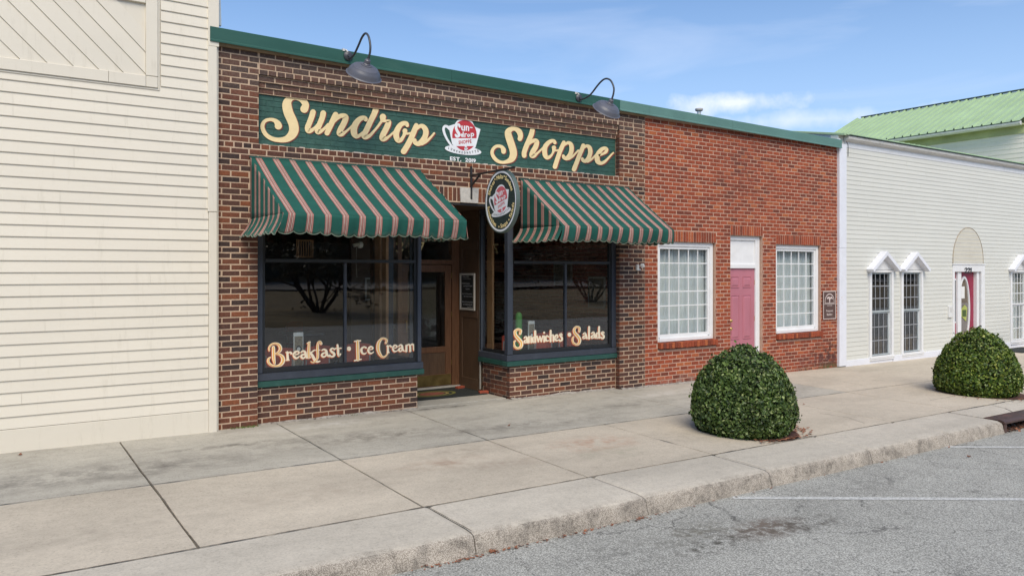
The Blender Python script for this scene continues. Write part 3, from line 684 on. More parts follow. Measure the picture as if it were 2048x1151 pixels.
# hairline cracks in the slabs
def crack(pts, wd=.006):
    P_ = [pav(*q)[:2] for q in pts]
    for a, b_ in zip(P_[:-1], P_[1:]): joint(a, b_, wd, a[0])
crack([(1640, 826), (1695, 834), (1730, 846)], .010); crack([(1978, 808), (2010, 816), (2040, 830)], .014); crack([(1860, 800), (1905, 792)], .006); crack([(1600, 750), (1660, 758), (1726, 770)], .008)
# kerb stones: worn, rounded, chipped
def kerb(x0, x1, end_round=False):
    mb = MB(); n = max(12, int((x1 - x0) / 0.035)); prof = []
    for i in range(n + 1):
        x = x0 + 0.005 + (x1 - x0 - 0.010) * i / n
        e = 0.0 if 0 < i < n else 0.012
        top = gz(x, YC1 + .1) - e; base = az_(x) - 0.04
        nz = mnoise.noise(Vector((x * 1.1, 3.3, 0))) * .012 + mnoise.noise(Vector((x * 6, 1.3, 0))) * .013 + mnoise.noise(Vector((x * 21, 1.3, 0))) * .008
        pr = [(YC0 - .002, gz(x, YC0) - e - .004), (YC0 - .006, gz(x, YC0) - e), (YC0 - .25, gz(x, YC0 - .25) - e), (YC1 + .13, gz(x, YC1 + .13) - e), (YC1 + .055 + nz * .6, top - .004 - e * .3), (YC1 + .018 + nz, top - .018 - abs(nz) * .5), (YC1 + .002 + nz, top - .045), (YC1 - .008 + nz * .8, top - .09), (YC1 - .022 + nz * .5, top - .135), (YC1 - .035, base)]
        for k, (yy, zz) in enumerate(pr):
            if 4 <= k <= 8: yy += .003 * mnoise.noise(Vector((x * 40, k * 7.7, 0))) + .004 * mnoise.noise(Vector((x * 15, k * 3.7, 5))); zz += .002 * mnoise.noise(Vector((x * 33, k, 9)))
            mb.v.append((x, yy, zz))
    m_ = 10
    for i in range(n):
        for j in range(1, m_ - 1): mb.f.append((i * m_ + j, (i + 1) * m_ + j, (i + 1) * m_ + j + 1, i * m_ + j + 1))
    mb.f.append(tuple(range(m_))); mb.f.append(tuple(n * m_ + j for j in range(m_))[::-1])
    o = mb.build('kerb_stone', M['kerb'], pavement); autosmooth(o, 50); return o
KX = [-14.0, -10.2, -6.4, -2.9, 0.80, 2.62, 4.36, 6.2, 7.95, 9.46]
for a, b_ in zip(KX[:-1], KX[1:]): kerb(a, b_)
kerb(11.2, 14.0); kerb(14.0, 18); kerb(18, 26)
slab(9.46, 11.2, -4.335, YC0 - .012, M['kerb'], nx=6, ny=2)   # concrete behind the inlet
# painted bay lines, slightly proud of the asphalt
def bayline(p0, p1, wd, ext):
    d = Vector((p1[0] - p0[0], p1[1] - p0[1], 0)).normalized(); nn = Vector((-d.y, d.x, 0)) * wd / 2; a = Vector((p0[0], p0[1], 0)); mb = MB(); n = 40; 
    for i in range(n + 1):
        q = a + d * ext * i / n; k = 1 + .10 * mnoise.noise(Vector((i * 1.7, p0[0], 0)))
        for s in (1, -1): mb.v.append((q.x + nn.x * s * k, q.y + nn.y * s * k, az_(q.x) + .004))
    for i in range(n): mb.f.append((2 * i, 2 * i + 1, 2 * i + 3, 2 * i + 2))
    mb.build('road_marking', M['paint'], kind='structure')
a1, b1 = road(1465, 995), road(2048, 998); bayline(a1, b1, 0.085, 9)
a2, b2 = road(1880, 893), road(2048, 891); bayline(a2, (a2[0] + (b1[0] - a1[0]), a2[1] + (b1[1] - a1[1])), 0.09, 9)
bayline((a1[0] - 4.1, a1[1]), (b1[0] - 4.1, b1[1]), 0.085, 9)

# =================================================================== BRICK SHOP
shop = thing('brick_shop', (0, 0, 0), 'dark brick shopfront with green painted sign band, two display windows and recessed wooden door', 'shop')
CH = 0.071; Z0 = 3.487
xBL = at(835, 790, .1)[0]; xBR = at(1019, 790, .1)[0]          # inner ends of the two stall risers
YB = .10
zLt, zRt = 2.919, 2.919
B = Bricks(M['brick_dark_o'], M['brick_dark_j'], random.Random(11))
PL, PR = (0.0, 0.50), (6.475, 7.055)
zcap = lambda x: 4.665 - 0.0115 * x
for k in range(-17, 50):
    zt = Z0 - k * CH; zc = zt - CH / 2 + .002; h = CH - .0125
    odd = k % 2
    ph = -.035 if odd else -.14
    if k < -9:
        top = min(zt, 4.655)
        hd = (k == -13)
        for (a, b_, y) in ((0, .515, 0), (.525, 6.45, {-12: .028, -11: .052, -10: .074}.get(k, 0.0)), (6.46, 7.055, 0)):
            if zc + h / 2 > zcap((a + b_) / 2) + .05: continue
            if hd and 1 < b_ < 7: row(B, a, b_, zc, h, y, .1095, .0140, a)
            elif hd and a > 6: row(B, a, 6.79, zc, h, y, .1095, .0140, a); row(B, 6.80, b_, zc, h, y, .217, .0140, 6.80)
            else: row(B, a, b_, zc, h, y, .217, .0140, ph)
    elif k < 0:
        row(B, PL[0], .512, zc, h, 0, .217, .0140, ph); row(B, 6.475, PR[1], zc, h, 0, .217, .0140, 6.475 - (.108 if odd else 0))
        row(B, 0.002, .10, zc, h, 0, .217 if odd else .109, .0140, -.108 if odd else 0, 'x', 6.4745)
    elif k < 8:
        if k == 0: row(B, 0, 6.83, zc, h, 0, .1095, .0140, 0); row(B, 6.84, PR[1], zc, h, 0, .217, .0140, 6.84)
        elif k < 5: row(B, 0, PR[1], zc, h, 0, .217, .0140, ph)
        else: row(B, 0, .40, zc, h, 0, .217, .0140, ph); row(B, 6.58, PR[1], zc, h, 0, .217, .0140, 6.475 - (.108 if odd else 0))
    else:
        row(B, PL[0], PL[1], zc, h, 0, .217, .0140, ph); row(B, PR[0], PR[1], zc, h, 0, .217, .0140, 6.475 - (.108 if odd else 0))
        if zt > -.08: row(B, 0.002, .105, zc, h, 0, .217 if odd else .109, .0140, -.108 if odd else 0, 'x', 6.4745)
        if zc < .475 and zc > -0.12:
            row(B, PL[1] + .004, xBL, zc, h, YB, .217, .0140, xBL - (.11 if odd else 0)); row(B, xBR, PR[0] - .004, zc, h, YB, .217, .0140, xBR - (.108 if odd else 0))
            row(B, YB + .002, .872, zc, h, 0, .217, .0140, YB + (0 if odd else -.108), 'x', xBR)
# soldier course over the openings, with a stone keystone
zs0, zs1 = 2.919, 3.125; x = .415
while x < 6.57:
    if not (3.385 < x < 3.69): B.add((x + .030, 0.0, (zs0 + zs1) / 2), .060, zs1 - zs0 - .010, 'y')
    x += .0715
B.build(shop)
mb = MB(); mf = .0030                                   # mortar bed, just behind the brick faces
slab_holes(mb, 0.0, 7.06, 2.905, 4.66, [(.510, 6.482, Z0, 4.127), (.510, 6.482, 4.127, 4.35)], mf, .28)
slab_holes(mb, 0.0, .498, -.2, 2.905, [], mf, .28); slab_holes(mb, 6.482, 7.06, -.2, 2.905, [], mf, .28)
slab_holes(mb, .498, xBL - .004, -.2, .47, [], YB + mf, .30); slab_holes(mb, xBR + .0075, 6.482, -.2, .47, [], YB + mf, .30)
for i, (y_, z0_, z1_) in enumerate(((.0315, 4.268, 4.35), (.0555, 4.198, 4.268), (.0775, 4.127, 4.198))): mb.box(.509, 6.483, y_, .27, z0_, z1_)
mb.box(xBR + .0075, xBR + .15, .30, .872, -.2, .47)
mb.build('mortar', M['mortar'], shop, fix=False)
mb = MB(); pts = [(3.395, 2.908), (3.69, 2.908), (3.70, 3.125), (3.385, 3.125)]
mb.prism(pts, lambda u, v, d: (u, d, v), -.018, .2); o = mb.build('keystone', plain('pale_stone', (0.50, 0.47, 0.42), .9, var=.2, scale=20, bmp=.6, fine=40, dirt=(.3, .27, .22, .4)), shop)
# painted sign band: brick courses under the paint
mb = MB(); rnd = random.Random(5)
for k in range(9):
    zt = Z0 + .639 - k * .071; x = .52 - (.1 if k % 2 else 0)
    while x < 6.47:
        a, b_ = max(x, .518), min(x + .2085, 6.470)
        if b_ - a > .02:
            v_, f_ = brick_geo(b_ - a, .03, .0665, rnd); mb.add([(q[0] + (a + b_) / 2, q[1] + YB + rnd.uniform(-.0012, .0012), q[2] + zt - .0355) for q in v_], f_)
        x += .2125
mb.build('painted_brickwork', M['sign_green'], shop, fix=False, kind='stuff')
mb = MB(); mb.box(.5165, 6.4715, YB + .0045, .25, Z0 + .001, 4.1265); mb.build('painted_backing', M['sign_green'], shop)
mb = MB()                                                # pale mortar ledge below the sign
for i in range(90):
    x0 = .52 + i * .0661; mb.box(x0, x0 + .066, YB - .006 - R.uniform(0, .08), YB + .05, Z0 - .002, Z0 + .006 + R.uniform(0, .012))
mb.build('mortar_ledge', plain('pale_mortar_ledge', (.62, .56, .5), .95), shop, fix=False)

# --- sign lettering, brushed on the wall
A = (510, 180, 9.59); Bc = (680, 200, 9.59); Cc = (970, 240, 10.464); Dc = (1090, 250, 11.507)
SUN = [
 (A, [(945, 365, 152), (968, 280, 130), (900, 185, 112), (770, 143, 88), (668, 172, 122), (612, 268, 174), (640, 430, 184), (698, 560, 184), (738, 670, 184), (745, 775, 184), (700, 868, 165), (600, 940, 122), (460, 958, 88), (320, 930, 82), (205, 850, 80), (147, 740, 78), (150, 655, 76), (200, 590, 66), (290, 566, 62), (375, 585, 78), (432, 640, 118), (448, 688, 142)]),
 (A, [(1112, 425, 108), (1085, 520, 108), (1040, 640, 106), (1010, 720, 108), (1025, 780, 102), (1080, 775, 80), (1145, 725, 50), (1200, 660, 40)]),
 (A, [(1308, 445, 108), (1290, 530, 108), (1242, 650, 106), (1198, 755, 106), (1212, 805, 96), (1280, 780, 66), (1350, 720, 54), (1400, 660, 50)]),
 (A, [(1545, 475, 108), (1500, 570, 108), (1440, 700, 106), (1382, 825, 98)]),
 (A, [(1490, 640, 50), (1575, 535, 84), (1665, 492, 84), (1732, 512, 108), (1735, 565, 112), (1700, 650, 112), (1640, 760, 112), (1622, 830, 112), (1670, 845, 86), (1740, 800, 50), (1820, 730, 40), (1880, 665, 36)]),
 (Bc, [(494, 375, 78), (470, 345, 84), (390, 360, 96), (312, 440, 116), (268, 545, 124), (272, 640, 120), (312, 695, 92), (375, 680, 64), (430, 630, 50)]),
 (Bc, [(685, 185, 115), (650, 280, 110), (590, 400, 108), (520, 550, 108), (462, 670, 106), (488, 710, 98), (560, 690, 66), (640, 610, 50), (720, 515, 46), (795, 410, 50)]),
 (Bc, [(822, 325, 122), (822, 375, 102)]),
 (Bc, [(815, 400, 60), (890, 402, 50), (945, 410, 66), (925, 460, 108), (875, 570, 112), (818, 680, 112), (818, 740, 110), (870, 745, 76), (950, 690, 46), (1040, 610, 40)]),
 (Bc, [(1290, 490, 66), (1270, 455, 88), (1215, 448, 86), (1150, 490, 98), (1092, 590, 112), (1078, 690, 110), (1112, 772, 96), (1168, 765, 76), (1215, 700, 60), (1242, 640, 76), (1245, 590, 92)]),
 (Bc, [(1250, 630, 66), (1300, 645, 42), (1360, 632, 40)]),
 (Bc, [(1462, 490, 92), (1430, 575, 106), (1370, 720, 108), (1300, 860, 110), (1222, 985, 112)]),
 (Bc, [(1470, 560, 50), (1540, 500, 72), (1602, 515, 92), (1645, 590, 106), (1635, 690, 106), (1580, 785, 110), (1505, 838, 92), (1440, 815, 82), (1432, 772, 74)]),
 (Bc, [(1570, 830, 84), (1660, 790, 58), (1740, 715, 44), (1806, 636, 36)]),
 (Cc, [(730, 395, 96), (742, 330, 108), (715, 245, 114), (640, 187, 92), (560, 185, 96), (490, 240, 130), (487, 310, 145), (520, 420, 150), (560, 540, 150), (590, 650, 150), (590, 740, 150), (550, 820, 130), (470, 865, 85), (370, 886, 62), (270, 860, 72), (192, 790, 76), (148, 700, 70), (163, 620, 68), (218, 560, 66), (290, 545, 66), (352, 568, 76), (385, 620, 100), (388, 662, 96)]),
 (Cc, [(990, 212, 100), (970, 300, 105), (920, 420, 105), (860, 560, 105), (820, 680, 102), (820, 745, 98)]),
 (Cc, [(890, 520, 60), (970, 452, 76), (1050, 430, 86), (1085, 465, 96), (1060, 560, 108), (1000, 665, 108), (980, 740, 105), (1025, 752, 80), (1090, 700, 50), (1160, 635, 42), (1235, 560, 40)]),
 (Dc, [(228, 410, 76), (205, 370, 80), (150, 368, 84), (80, 405, 96), (10, 490, 110), (-10, 590, 115), (5, 700, 108), (50, 748, 96), (110, 730, 70), (165, 670, 50), (195, 600, 62), (205, 520, 100)]),
 (Dc, [(215, 570, 60), (260, 587, 45), (330, 575, 40)]),
 (Dc, [(432, 400, 84), (400, 480, 100), (340, 620, 100), (285, 780, 102), (228, 960, 104)]),
 (Dc, [(450, 460, 50), (530, 408, 70), (590, 440, 95), (612, 520, 105), (602, 620, 105), (560, 710, 105), (500, 765, 100), (440, 750, 82), (422, 712, 70)]),
 (Dc, [(540, 780, 60), (630, 728, 52), (700, 655, 45), (765, 585, 45)]),
 (Dc, [(880, 470, 90), (850, 560, 100), (790, 700, 100), (730, 860, 102), (668, 1018, 104)]),
 (Dc, [(885, 530, 50), (955, 482, 70), (1020, 515, 95), (1042, 600, 105), (1030, 690, 100), (990, 780, 100), (930, 828, 88), (875, 813, 78), (858, 778, 68)]),
 (Dc, [(980, 838, 64), (1060, 795, 50), (1125, 735, 45), (1180, 675, 45)]),
 (Dc, [(1235, 705, 50), (1330, 665, 55), (1400, 620, 72), (1415, 560, 82), (1372, 535, 80), (1300, 565, 92), (1230, 655, 112), (1198, 755, 115), (1220, 845, 110), (1290, 878, 80), (1370, 845, 66), (1440, 778, 50), (1510, 700, 42), (1572, 636, 34)]),
]
for nm, mt, dx, dy, lay, cond in (('letter_shadow', 'red_letter', 3.6, 3.2, .004, None), ('lettering', 'cream_letter', 0, 0, .0082, None)):
  for lo_i, hi_i in ((0, 14), (14, 99)):
    mb = MB()
    for i, (cr_, pts) in enumerate(SUN):
        if not lo_i <= i < hi_i: continue
        P = px_place(*cr_, YB)
        reps = ((1.0, 1.0), (.55, .55)) if dx else ((0, 0),)
        for ri, (ax, ay) in enumerate(reps):
            stroke_mesh(mb, pts, lambda x, y, l, i=i, ri=ri: P(x, y, lay + .00012 * i + .00006 * (ri) + (.00003 if l % 1 else 0)), 0, 1.0, dx * ax * cr_[2] / 2 * 1.0, dy * ay * cr_[2] / 2)
    mb.build(nm, M[mt], shop, fix=False)
# --- cup logo, kept in its own flat frame so that it serves wall and hanging sign alike
LG = (876, 225, 10.464); c0 = at(876 + 540 / 10.464, 225 + 520 / 10.464, YB)
def lg(x, y): q = at(LG[0] + x / LG[2], LG[1] + y / LG[2], YB); return (q[0] - c0[0], q[2] - c0[2])
def ell(cx, cy, rx, ry, n=36, a0=0, a1=360, rot=0):
    out = []
    for i in range(n + 1):
        t_ = math.radians(a0 + (a1 - a0) * i / n); x, y = rx * math.cos(t_), ry * math.sin(t_); c, s = math.cos(math.radians(rot)), math.sin(math.radians(rot))
        out.append((cx + x * c - y * s, cy + x * s + y * c))
    return out
def logo(parent, place, red, prefix=''):
    """place(u, v, d): d metres in front of the board"""
    def poly(mb, pts, d): mb.add([place(*lg(x, y), d) for x, y in pts], [tuple(range(len(pts)))])
    mb = MB()
    poly(mb, [(215, 285), (345, 245), (395, 175), (470, 128), (550, 112), (640, 135), (710, 190), (765, 300), (885, 352), (780, 730), (700, 800), (400, 800), (290, 660)], .0010)
    poly(mb, ell(520, 790, 385, 92, rot=7)[:-1], .0013)
    stroke_mesh(mb, [(235, 345, 55), (190, 300, 55), (140, 290, 55), (110, 340, 55), (130, 440, 50), (185, 560, 46), (250, 660, 44), (300, 730, 50)], lambda x, y, l: place(*lg(x, y), .0016 + .0002 * l), 0)
    mb.build('cup', M['logo_white'], parent, fix=False)
    mb = MB()
    poly(mb, [q for q in ell(548, 478, 256, 318, 64) if q[1] < 560] + [], .0022)
    low = [q for q in ell(560, 480, 256, 318, 64) if q[1] > 688]; low.sort(key=lambda q: q[0]); poly(mb, low, .0022)
    mb.build('red_disc', red, parent, fix=False)
    mb = MB(); d = .0030
    ST = [[(448, 300, 46), (430, 258, 46), (388, 262, 50), (372, 325, 54), (400, 395, 60), (432, 450, 60), (424, 492, 56), (388, 505, 48), (362, 470, 42)],
          [(495, 290, 27), (495, 350, 28), (515, 372, 26), (540, 366, 22)], [(546, 290, 27), (546, 378, 27)],
          [(585, 290, 26), (585, 375, 26)], [(590, 308, 20), (612, 294, 24), (632, 315, 26), (632, 380, 26)], [(668, 314, 20), (708, 320, 20)],
          [(512, 470, 22), (490, 455, 22), (478, 478, 24), (492, 502, 22), (515, 490, 22)], [(520, 415, 22), (520, 510, 22)],
          [(556, 450, 22), (556, 512, 22)], [(556, 465, 18), (575, 448, 20), (592, 452, 18)],
          [(632, 455, 22), (610, 480, 22), (632, 505, 22), (654, 480, 22), (632, 455, 22)],
          [(688, 440, 22), (688, 530, 22)], [(690, 450, 20), (720, 440, 22), (738, 465, 22), (722, 492, 22), (692, 490, 20)]]
    for i, s in enumerate(ST):
        if i == 6: mb.build('white_lettering', M['logo_white'], parent, fix=False); mb = MB()
        stroke_mesh(mb, s, lambda x, y, l, i=i: place(*lg(x, y), d + .0001 * i + .00005 * l), 0)
    mb.build('white_lettering', M['logo_white'], parent, fix=False); mb = MB()
    for i, s in enumerate([[(590, 770, 22), (560, 730, 20), (572, 712, 20), (588, 728, 20), (560, 752, 22), (556, 775, 22), (585, 780, 20), (612, 752, 16)]]): stroke_mesh(mb, s, lambda x, y, l: place(*lg(x, y), d + .002 + .00005 * l), 0)
    mb.build('ampersand', M['logo_white'], parent, fix=False)
    mb = MB(); a0 = lg(360, 670); a1 = lg(770, 630); sz = (lg(360, 590)[1] - lg(360, 670)[1]); ang = math.atan2(a1[1] - a0[1], a1[0] - a0[0])
    cx_, cz_ = (a0[0] + a1[0]) / 2, (a0[1] + a1[1]) / 2
    text_line(mb, 'SHOPPE', sz * 1.25, lambda u, v, i: place(cx_ + u * math.cos(ang) - v * math.sin(ang), cz_ + u * math.sin(ang) + v * math.cos(ang), d + .0001 * i), bold=.03, shear=.12, sx=.82)
    mb.build('red_lettering', red, parent, fix=False)
    mb = MB(); word = 'LUNCHEONETTE'
    for i, ch in enumerate(word):
        t_ = i / (len(word) - 1); X_ = 215 + 620 * t_; Y_ = 775 + 66 * math.sin(math.pi * t_) * 1.0 + 60 * t_ + (-10); sl = (66 * math.pi * math.cos(math.pi * t_) + 60) / 620
        q = lg(X_, Y_); q2 = lg(X_ + 40, Y_ + 40 * sl); ang2 = math.atan2(q2[1] - q[1], q2[0] - q[0]); h_ = abs(lg(X_, Y_ - 50)[1] - q[1]) * 1.22
        vs, fs, w_ = glyph(ch, .035)
        mb.add([place(q[0] + ((v[0] - w_ / 2) * .82 * h_) * math.cos(ang2) - v[1] * h_ * math.sin(ang2), q[1] + ((v[0] - w_ / 2) * .82 * h_) * math.sin(ang2) + v[1] * h_ * math.cos(ang2), d + .0001 * i) for v in vs], fs)
    mb.build('black_lettering', M['black_letter'], parent, fix=False)
logo(shop, lambda u, v, d: (c0[0] + u, YB - .006 - d, c0[2] + v), M['logo_red'])
mb = MB(); q0 = at(876 + 225 / 10.464, 225 + 985 / 10.464, YB); q1 = at(876 + 835 / 10.464, 225 + 1020 / 10.464, YB); hh = at(900, 311.5, YB)[2] - at(900, 319.5, YB)[2]
for wd_, u0_ in (('EST.', -.27), ('2019', .24)):
    mb = MB(); text_line(mb, wd_, hh * 1.30, lambda u, v, i: ((q0[0] + q1[0]) / 2 + u0_ * (q1[0] - q0[0]) + u, YB - .007 - .0001 * i, q0[2] - .008 + v), bold=.03, sx=(q1[0] - q0[0]) / (hh * 1.32) / 4.9)
    mb.build('est_lettering', M['logo_white'], shop, fix=False)

# --- parapet cap
def cap(x0, x1, mat_, parent, seamx=()):
    mb = MB(); n = 26; pr = [(-.085, -.018), (-.10, -.018), (-.10, 0.0), (-.092, .012), (-.094, .15), (-.088, .158), (.25, .185), (.25, .06), (-.06, .05), (-.06, -.004), (-.085, -.004)]
    for i in range(n + 1):
        x = x0 + (x1 - x0) * i / n; z = 4.655 - 0.0113 * x
        for (y, dz) in pr:
            wv = .0035 * mnoise.noise(Vector((x * .9, dz * 9, 2))) + .002 * mnoise.noise(Vector((x * 3.1, dz * 9, 7)))
            mb.v.append((x, y + wv * (y < 0), z + dz))
    m_ = len(pr)
    for i in range(n):
        for j in range(m_): mb.f.append((i * m_ + j, (i + 1) * m_ + j, (i + 1) * m_ + (j + 1) % m_, i * m_ + (j + 1) % m_))
    mb.f.append(tuple(range(m_))); mb.f.append(tuple(n * m_ + j for j in range(m_))[::-1])
    return autosmooth(mb.build('roof_cap', mat_, parent), 25)
cap(-.085, 3.2, M['green_metal'], shop); cap(3.203, 6.4, M['green_metal'], shop); cap(6.403, 7.068, M['green_metal2'], shop)
mb = MB(); 
for i in range(8): x0 = i * .883; mb.box(x0, x0 + .88, -.055, .005, 4.612 - .0113 * x0, 4.652 - .0113 * x0)
mb.build('cap_batten', plain('bare_batten', (.30, .22, .13), .9), shop)

# --- display windows
def display(x0, x1, lname, corner_left):
    """front sash between x0 and x1"""
    yF = .10; zb, zt, ztr = .535, 2.905, 2.03
    m1 = MB()
    m1.box(x0, x0 + .085, yF - .012, yF + .10, .64, zt, .006) if not corner_left else m1.box(x0, x0 + .095, yF - .012, yF + .085, .64, zt, .006)
    wr = .085 if corner_left else .055
    m1.box(x1 - wr, x1, yF - .012, yF + (.10 if corner_left else .085), .64, zt, .006)
    m1.box(x0 - (0 if not corner_left else .02), x1 + (.02 if not corner_left else 0), yF - .03, yF + .12, .545, .638, .006)
    m1.box(x0 + .09, x1 - .09, yF - .010, yF + .08, 2.80, zt, .006)
    fr_ = m1.build('window_frame', M['navy'], shop)
    m2 = MB(); a, b_ = x0 + .087, x1 - wr - .002
    m2.box(a, a + .035, yF + .02, yF + .075, .64, 2.80); m2.box(b_ - .035, b_, yF + .030 if not corner_left else yF + .02, yF + .075, .64, 2.80)
    m2.box(a + .036, b_ - .036, yF + .02, yF + .075, .64, .70); m2.box(a + .036, b_ - .036, yF + .005, yF + .075, ztr, ztr + .042); m2.box(a + .036, b_ - .036, yF + .02, yF + .075, 2.76, 2.80)
    m2.build('sash', M['charcoal'], shop)
    mul = (1.694 if not corner_left else at(1131, 600, yF + .03)[0])
    m3 = MB(); m3.box(mul - .016, mul + .016, yF + .012, yF + .07, .70, ztr - .001, .004); m3.build('mullion', M['lamp_dark'], shop)
    for (p0, p1, q0_, q1_) in ((a + .036, mul - .017, .70, ztr), (mul + .017, b_ - .036, .70, ztr), (a + .036, b_ - .036, ztr + .042, 2.76)):
        g = MB(); g.box(p0, p1, yF + .045, yF + .051, q0_, q1_); g.build('pane', M['glass'], shop)
    m4 = MB(); m4.box(x0 - (0 if not corner_left else .028), x1 + (.028 if not corner_left else 0), yF - .045, yF + .11, .468, .542, .006); m4.build('sill', M['green_paint'], shop)
xWL0, xWL1 = .502, at(843, 600, .09)[0]; xWR0, xWR1 = at(1015.5, 600, .09)[0], 6.482
display(xWL0, xWL1, 'left', False); display(xWR0, xWR1, 'right', True)
# side lights of the entry
def side(x, s, y1, panel_to):
    """return wall of the entry at plane x; s = +1 glass body goes towards +x"""
    m1 = MB(); w0, w1 = (x, x + .085) if s > 0 else (x - .085, x)
    m1.box(w0, w1, .187, .215, .64, 2.905) ; m1.box(w0, w1, y1 - .05, y1, .64, 2.905, .004); m1.box(w0 - (.02 if s > 0 else 0), w1 + (.02 if s < 0 else 0), .222, y1, .545, .638, .004); m1.box(w0, w1, .216, y1 - .051, 2.80, 2.905)
    m1.build('window_frame', M['navy'], shop)
    m2 = MB(); xm = x + .04 * s
    m2.box(xm - .012, xm + .012, .216, y1 - .051, .64, .69); m2.box(xm - .012, xm + .012, .216, .236, .69, 2.80); m2.build('sash', M['charcoal'], shop)
    g = MB(); g.box(xm - .003, xm + .003, .236, y1 - .051, .69, 2.80); g.build('pane', M['glass_side' if s < 0 else 'glass'], shop)
    m3 = MB(); m3.box(w0 - (.028 if s > 0 else 0), w1 + (.028 if s < 0 else 0), .212, y1, .468, .542, .004); m3.build('sill', M['green_paint'], shop)
yS = atx(960, 700, xBR)[1]
side(xBR - .012, 1, yS, 1.6); side(xBL + .012, -1, yS, 1.6)
YD = 1.60
# right-hand wooden return with rails and panels; the left one matches
for s, x in ((1, xBR), (-1, xBL)):
    m1 = MB(); a, b_ = (x, x + .05) if s > 0 else (x - .05, x)
    pa, pb = (x + .014, x + .04) if s > 0 else (x - .04, x - .014)
    m1.box(a, b_, yS + .004, yS + .075, -.02, 2.90, .004); m1.box(a, b_, YD - .09, YD, -.02, 2.90, .004)
    for z0_, z1_ in ((-.02, .16), (1.15, 1.27), (2.27, 2.40), (2.80, 2.90)): m1.box(a, b_, yS + .076, YD - .091, z0_, z1_, .004)
    m1.build('entry_panel_rails', M['wood_dark' if s > 0 else 'wood'], shop)
    m2 = MB(); m2.box(pa, pb, yS + .076, YD - .091, .16, 1.15); m2.box(pa, pb, yS + .076, YD - .091, 1.27, 2.27); m2.box(pa, pb, yS + .076, YD - .091, 2.40, 2.80)
    m2.build('entry_panel', M['wood_dark'], shop)
m1 = MB(); m1.box(xBR - .012, xBR - .001, yS - .03, yS + .003, .02, 2.88); m1.build('edge_strip', M['frame_white'], shop)
# door wall
DR_, DL = at(904, 700, YD)[0], at(904, 700, YD)[0] - .92
m1 = MB()
m1.box(DR_ + .004, xBR - .0005, YD, YD + .10, -.02, 2.90); m1.box(DL - .075, DL - .004, YD, YD + .10, -.02, 2.90); m1.box(xBL + .0005, DL - .08, YD + .01, YD + .09, -.02, .55)
m1.box(DL - .003, DR_ + .003, YD, YD + .10, 2.03, 2.10); m1.box(DL - .003, DR_ + .003, YD, YD + .10, 2.78, 2.90); m1.build('door_frame', M['wood'], shop)
door = MB(); yd = YD + .02
door.box(DL, DL + .115, yd, yd + .045, .02, 2.02, .003); door.box(DR_ - .115, DR_, yd, yd + .045, .02, 2.02, .003)
for z0_, z1_ in ((.02, .21), (.57, .665), (1.90, 2.02)): door.box(DL + .116, DR_ - .116, yd, yd + .045, z0_, z1_, .003)
dob = door.build('door', M['wood'], shop); WL[dob.name] = Vector((0, 0, 0))
mb = MB(); mb.box(DL + .116, DR_ - .116, yd + .012, yd + .03, .21, .57); mb.build('door_panel', M['wood_dark'], dob, origin=(0, 0, 0))
mb = MB(); mb.box(DL + .116, DR_ - .116, yd + .02, yd + .026, .665, 1.90); mb.build('door_glass', M['glass'], dob, origin=(0, 0, 0))
mb = MB(); mb.box(DL + .01, DR_ - .01, yd - .004, yd, .03, .205); mb.build('kick_plate', M['brass'], dob, origin=(0, 0, 0))
for z in (.35, 1.15, 1.80):
    mb = MB(); mb.box(DR_ - .004, DR_ + .012, yd - .008, yd + .01, z, z + .09); mb.build('hinge', M['brass'], dob, origin=(0, 0, 0))
mb = MB(); mb.tube([(DL + .06, yd, .92), (DL + .06, yd - .06, .93), (DL + .06, yd - .06, 1.12), (DL + .06, yd, 1.13)], .009, 8); mb.build('door_handle', M['gold'], dob, origin=(0, 0, 0))
mb = MB(); mb.box(DL, DR_, YD + .03, YD + .036, 2.10, 2.78); mb.build('transom_pane', M['glass'], shop)
mb = MB(); mb.box(xBL + .01, DL - .08, YD + .04, YD + .046, .55, 2.90); mb.build('side_pane', M['glass'], shop)
mb = MB(); mb.box(xBL, xBR, YD - .03, YD + .12, -.02, .012); mb.build('door_sill', plain('worn_threshold', (.42, .40, .36), .6), shop)
# 217 in gold on the transom glass
mb = MB()
D2 = (780, 470, 22.755)
P = px_place(*D2, YD + .028)
DIG = [[(325, 430, 70), (330, 350, 60), (430, 315, 60), (540, 370, 95), (530, 470, 95), (430, 570, 75), (325, 680, 50)], [(310, 705, 80), (440, 705, 90), (540, 700, 80), (585, 640, 40)],
       [(835, 395, 30), (910, 355, 40), (945, 330, 60)], [(940, 345, 95), (945, 500, 100), (945, 730, 100)], [(830, 740, 30), (940, 735, 30), (1050, 740, 30)],
       [(1290, 360, 75), (1390, 355, 75), (1540, 350, 75)], [(1535, 345, 50), (1480, 480, 70), (1410, 600, 90), (1370, 740, 100)]]
for i, s in enumerate(DIG): stroke_mesh(mb, s, lambda x, y, l, i=i: P(x, y, .0005 + .0002 * i + .0001 * l), 0, sharp=len(s) < 4, cap=len(s) > 3)
mb.build('door_number', M['gold_letter'], shop, fix=False)
# soffit over the entry and the lintel
mb = MB(); mb.box(xBL + .001, xBR - .001, .10, YD + .1, 2.902, 2.96); mb.build('entry_soffit', M['wood_dark'], shop)
mb = MB(); mb.box(.50, 6.48, .012, .095, 2.870, 2.904); mb.build('lintel', M['iron'], shop)
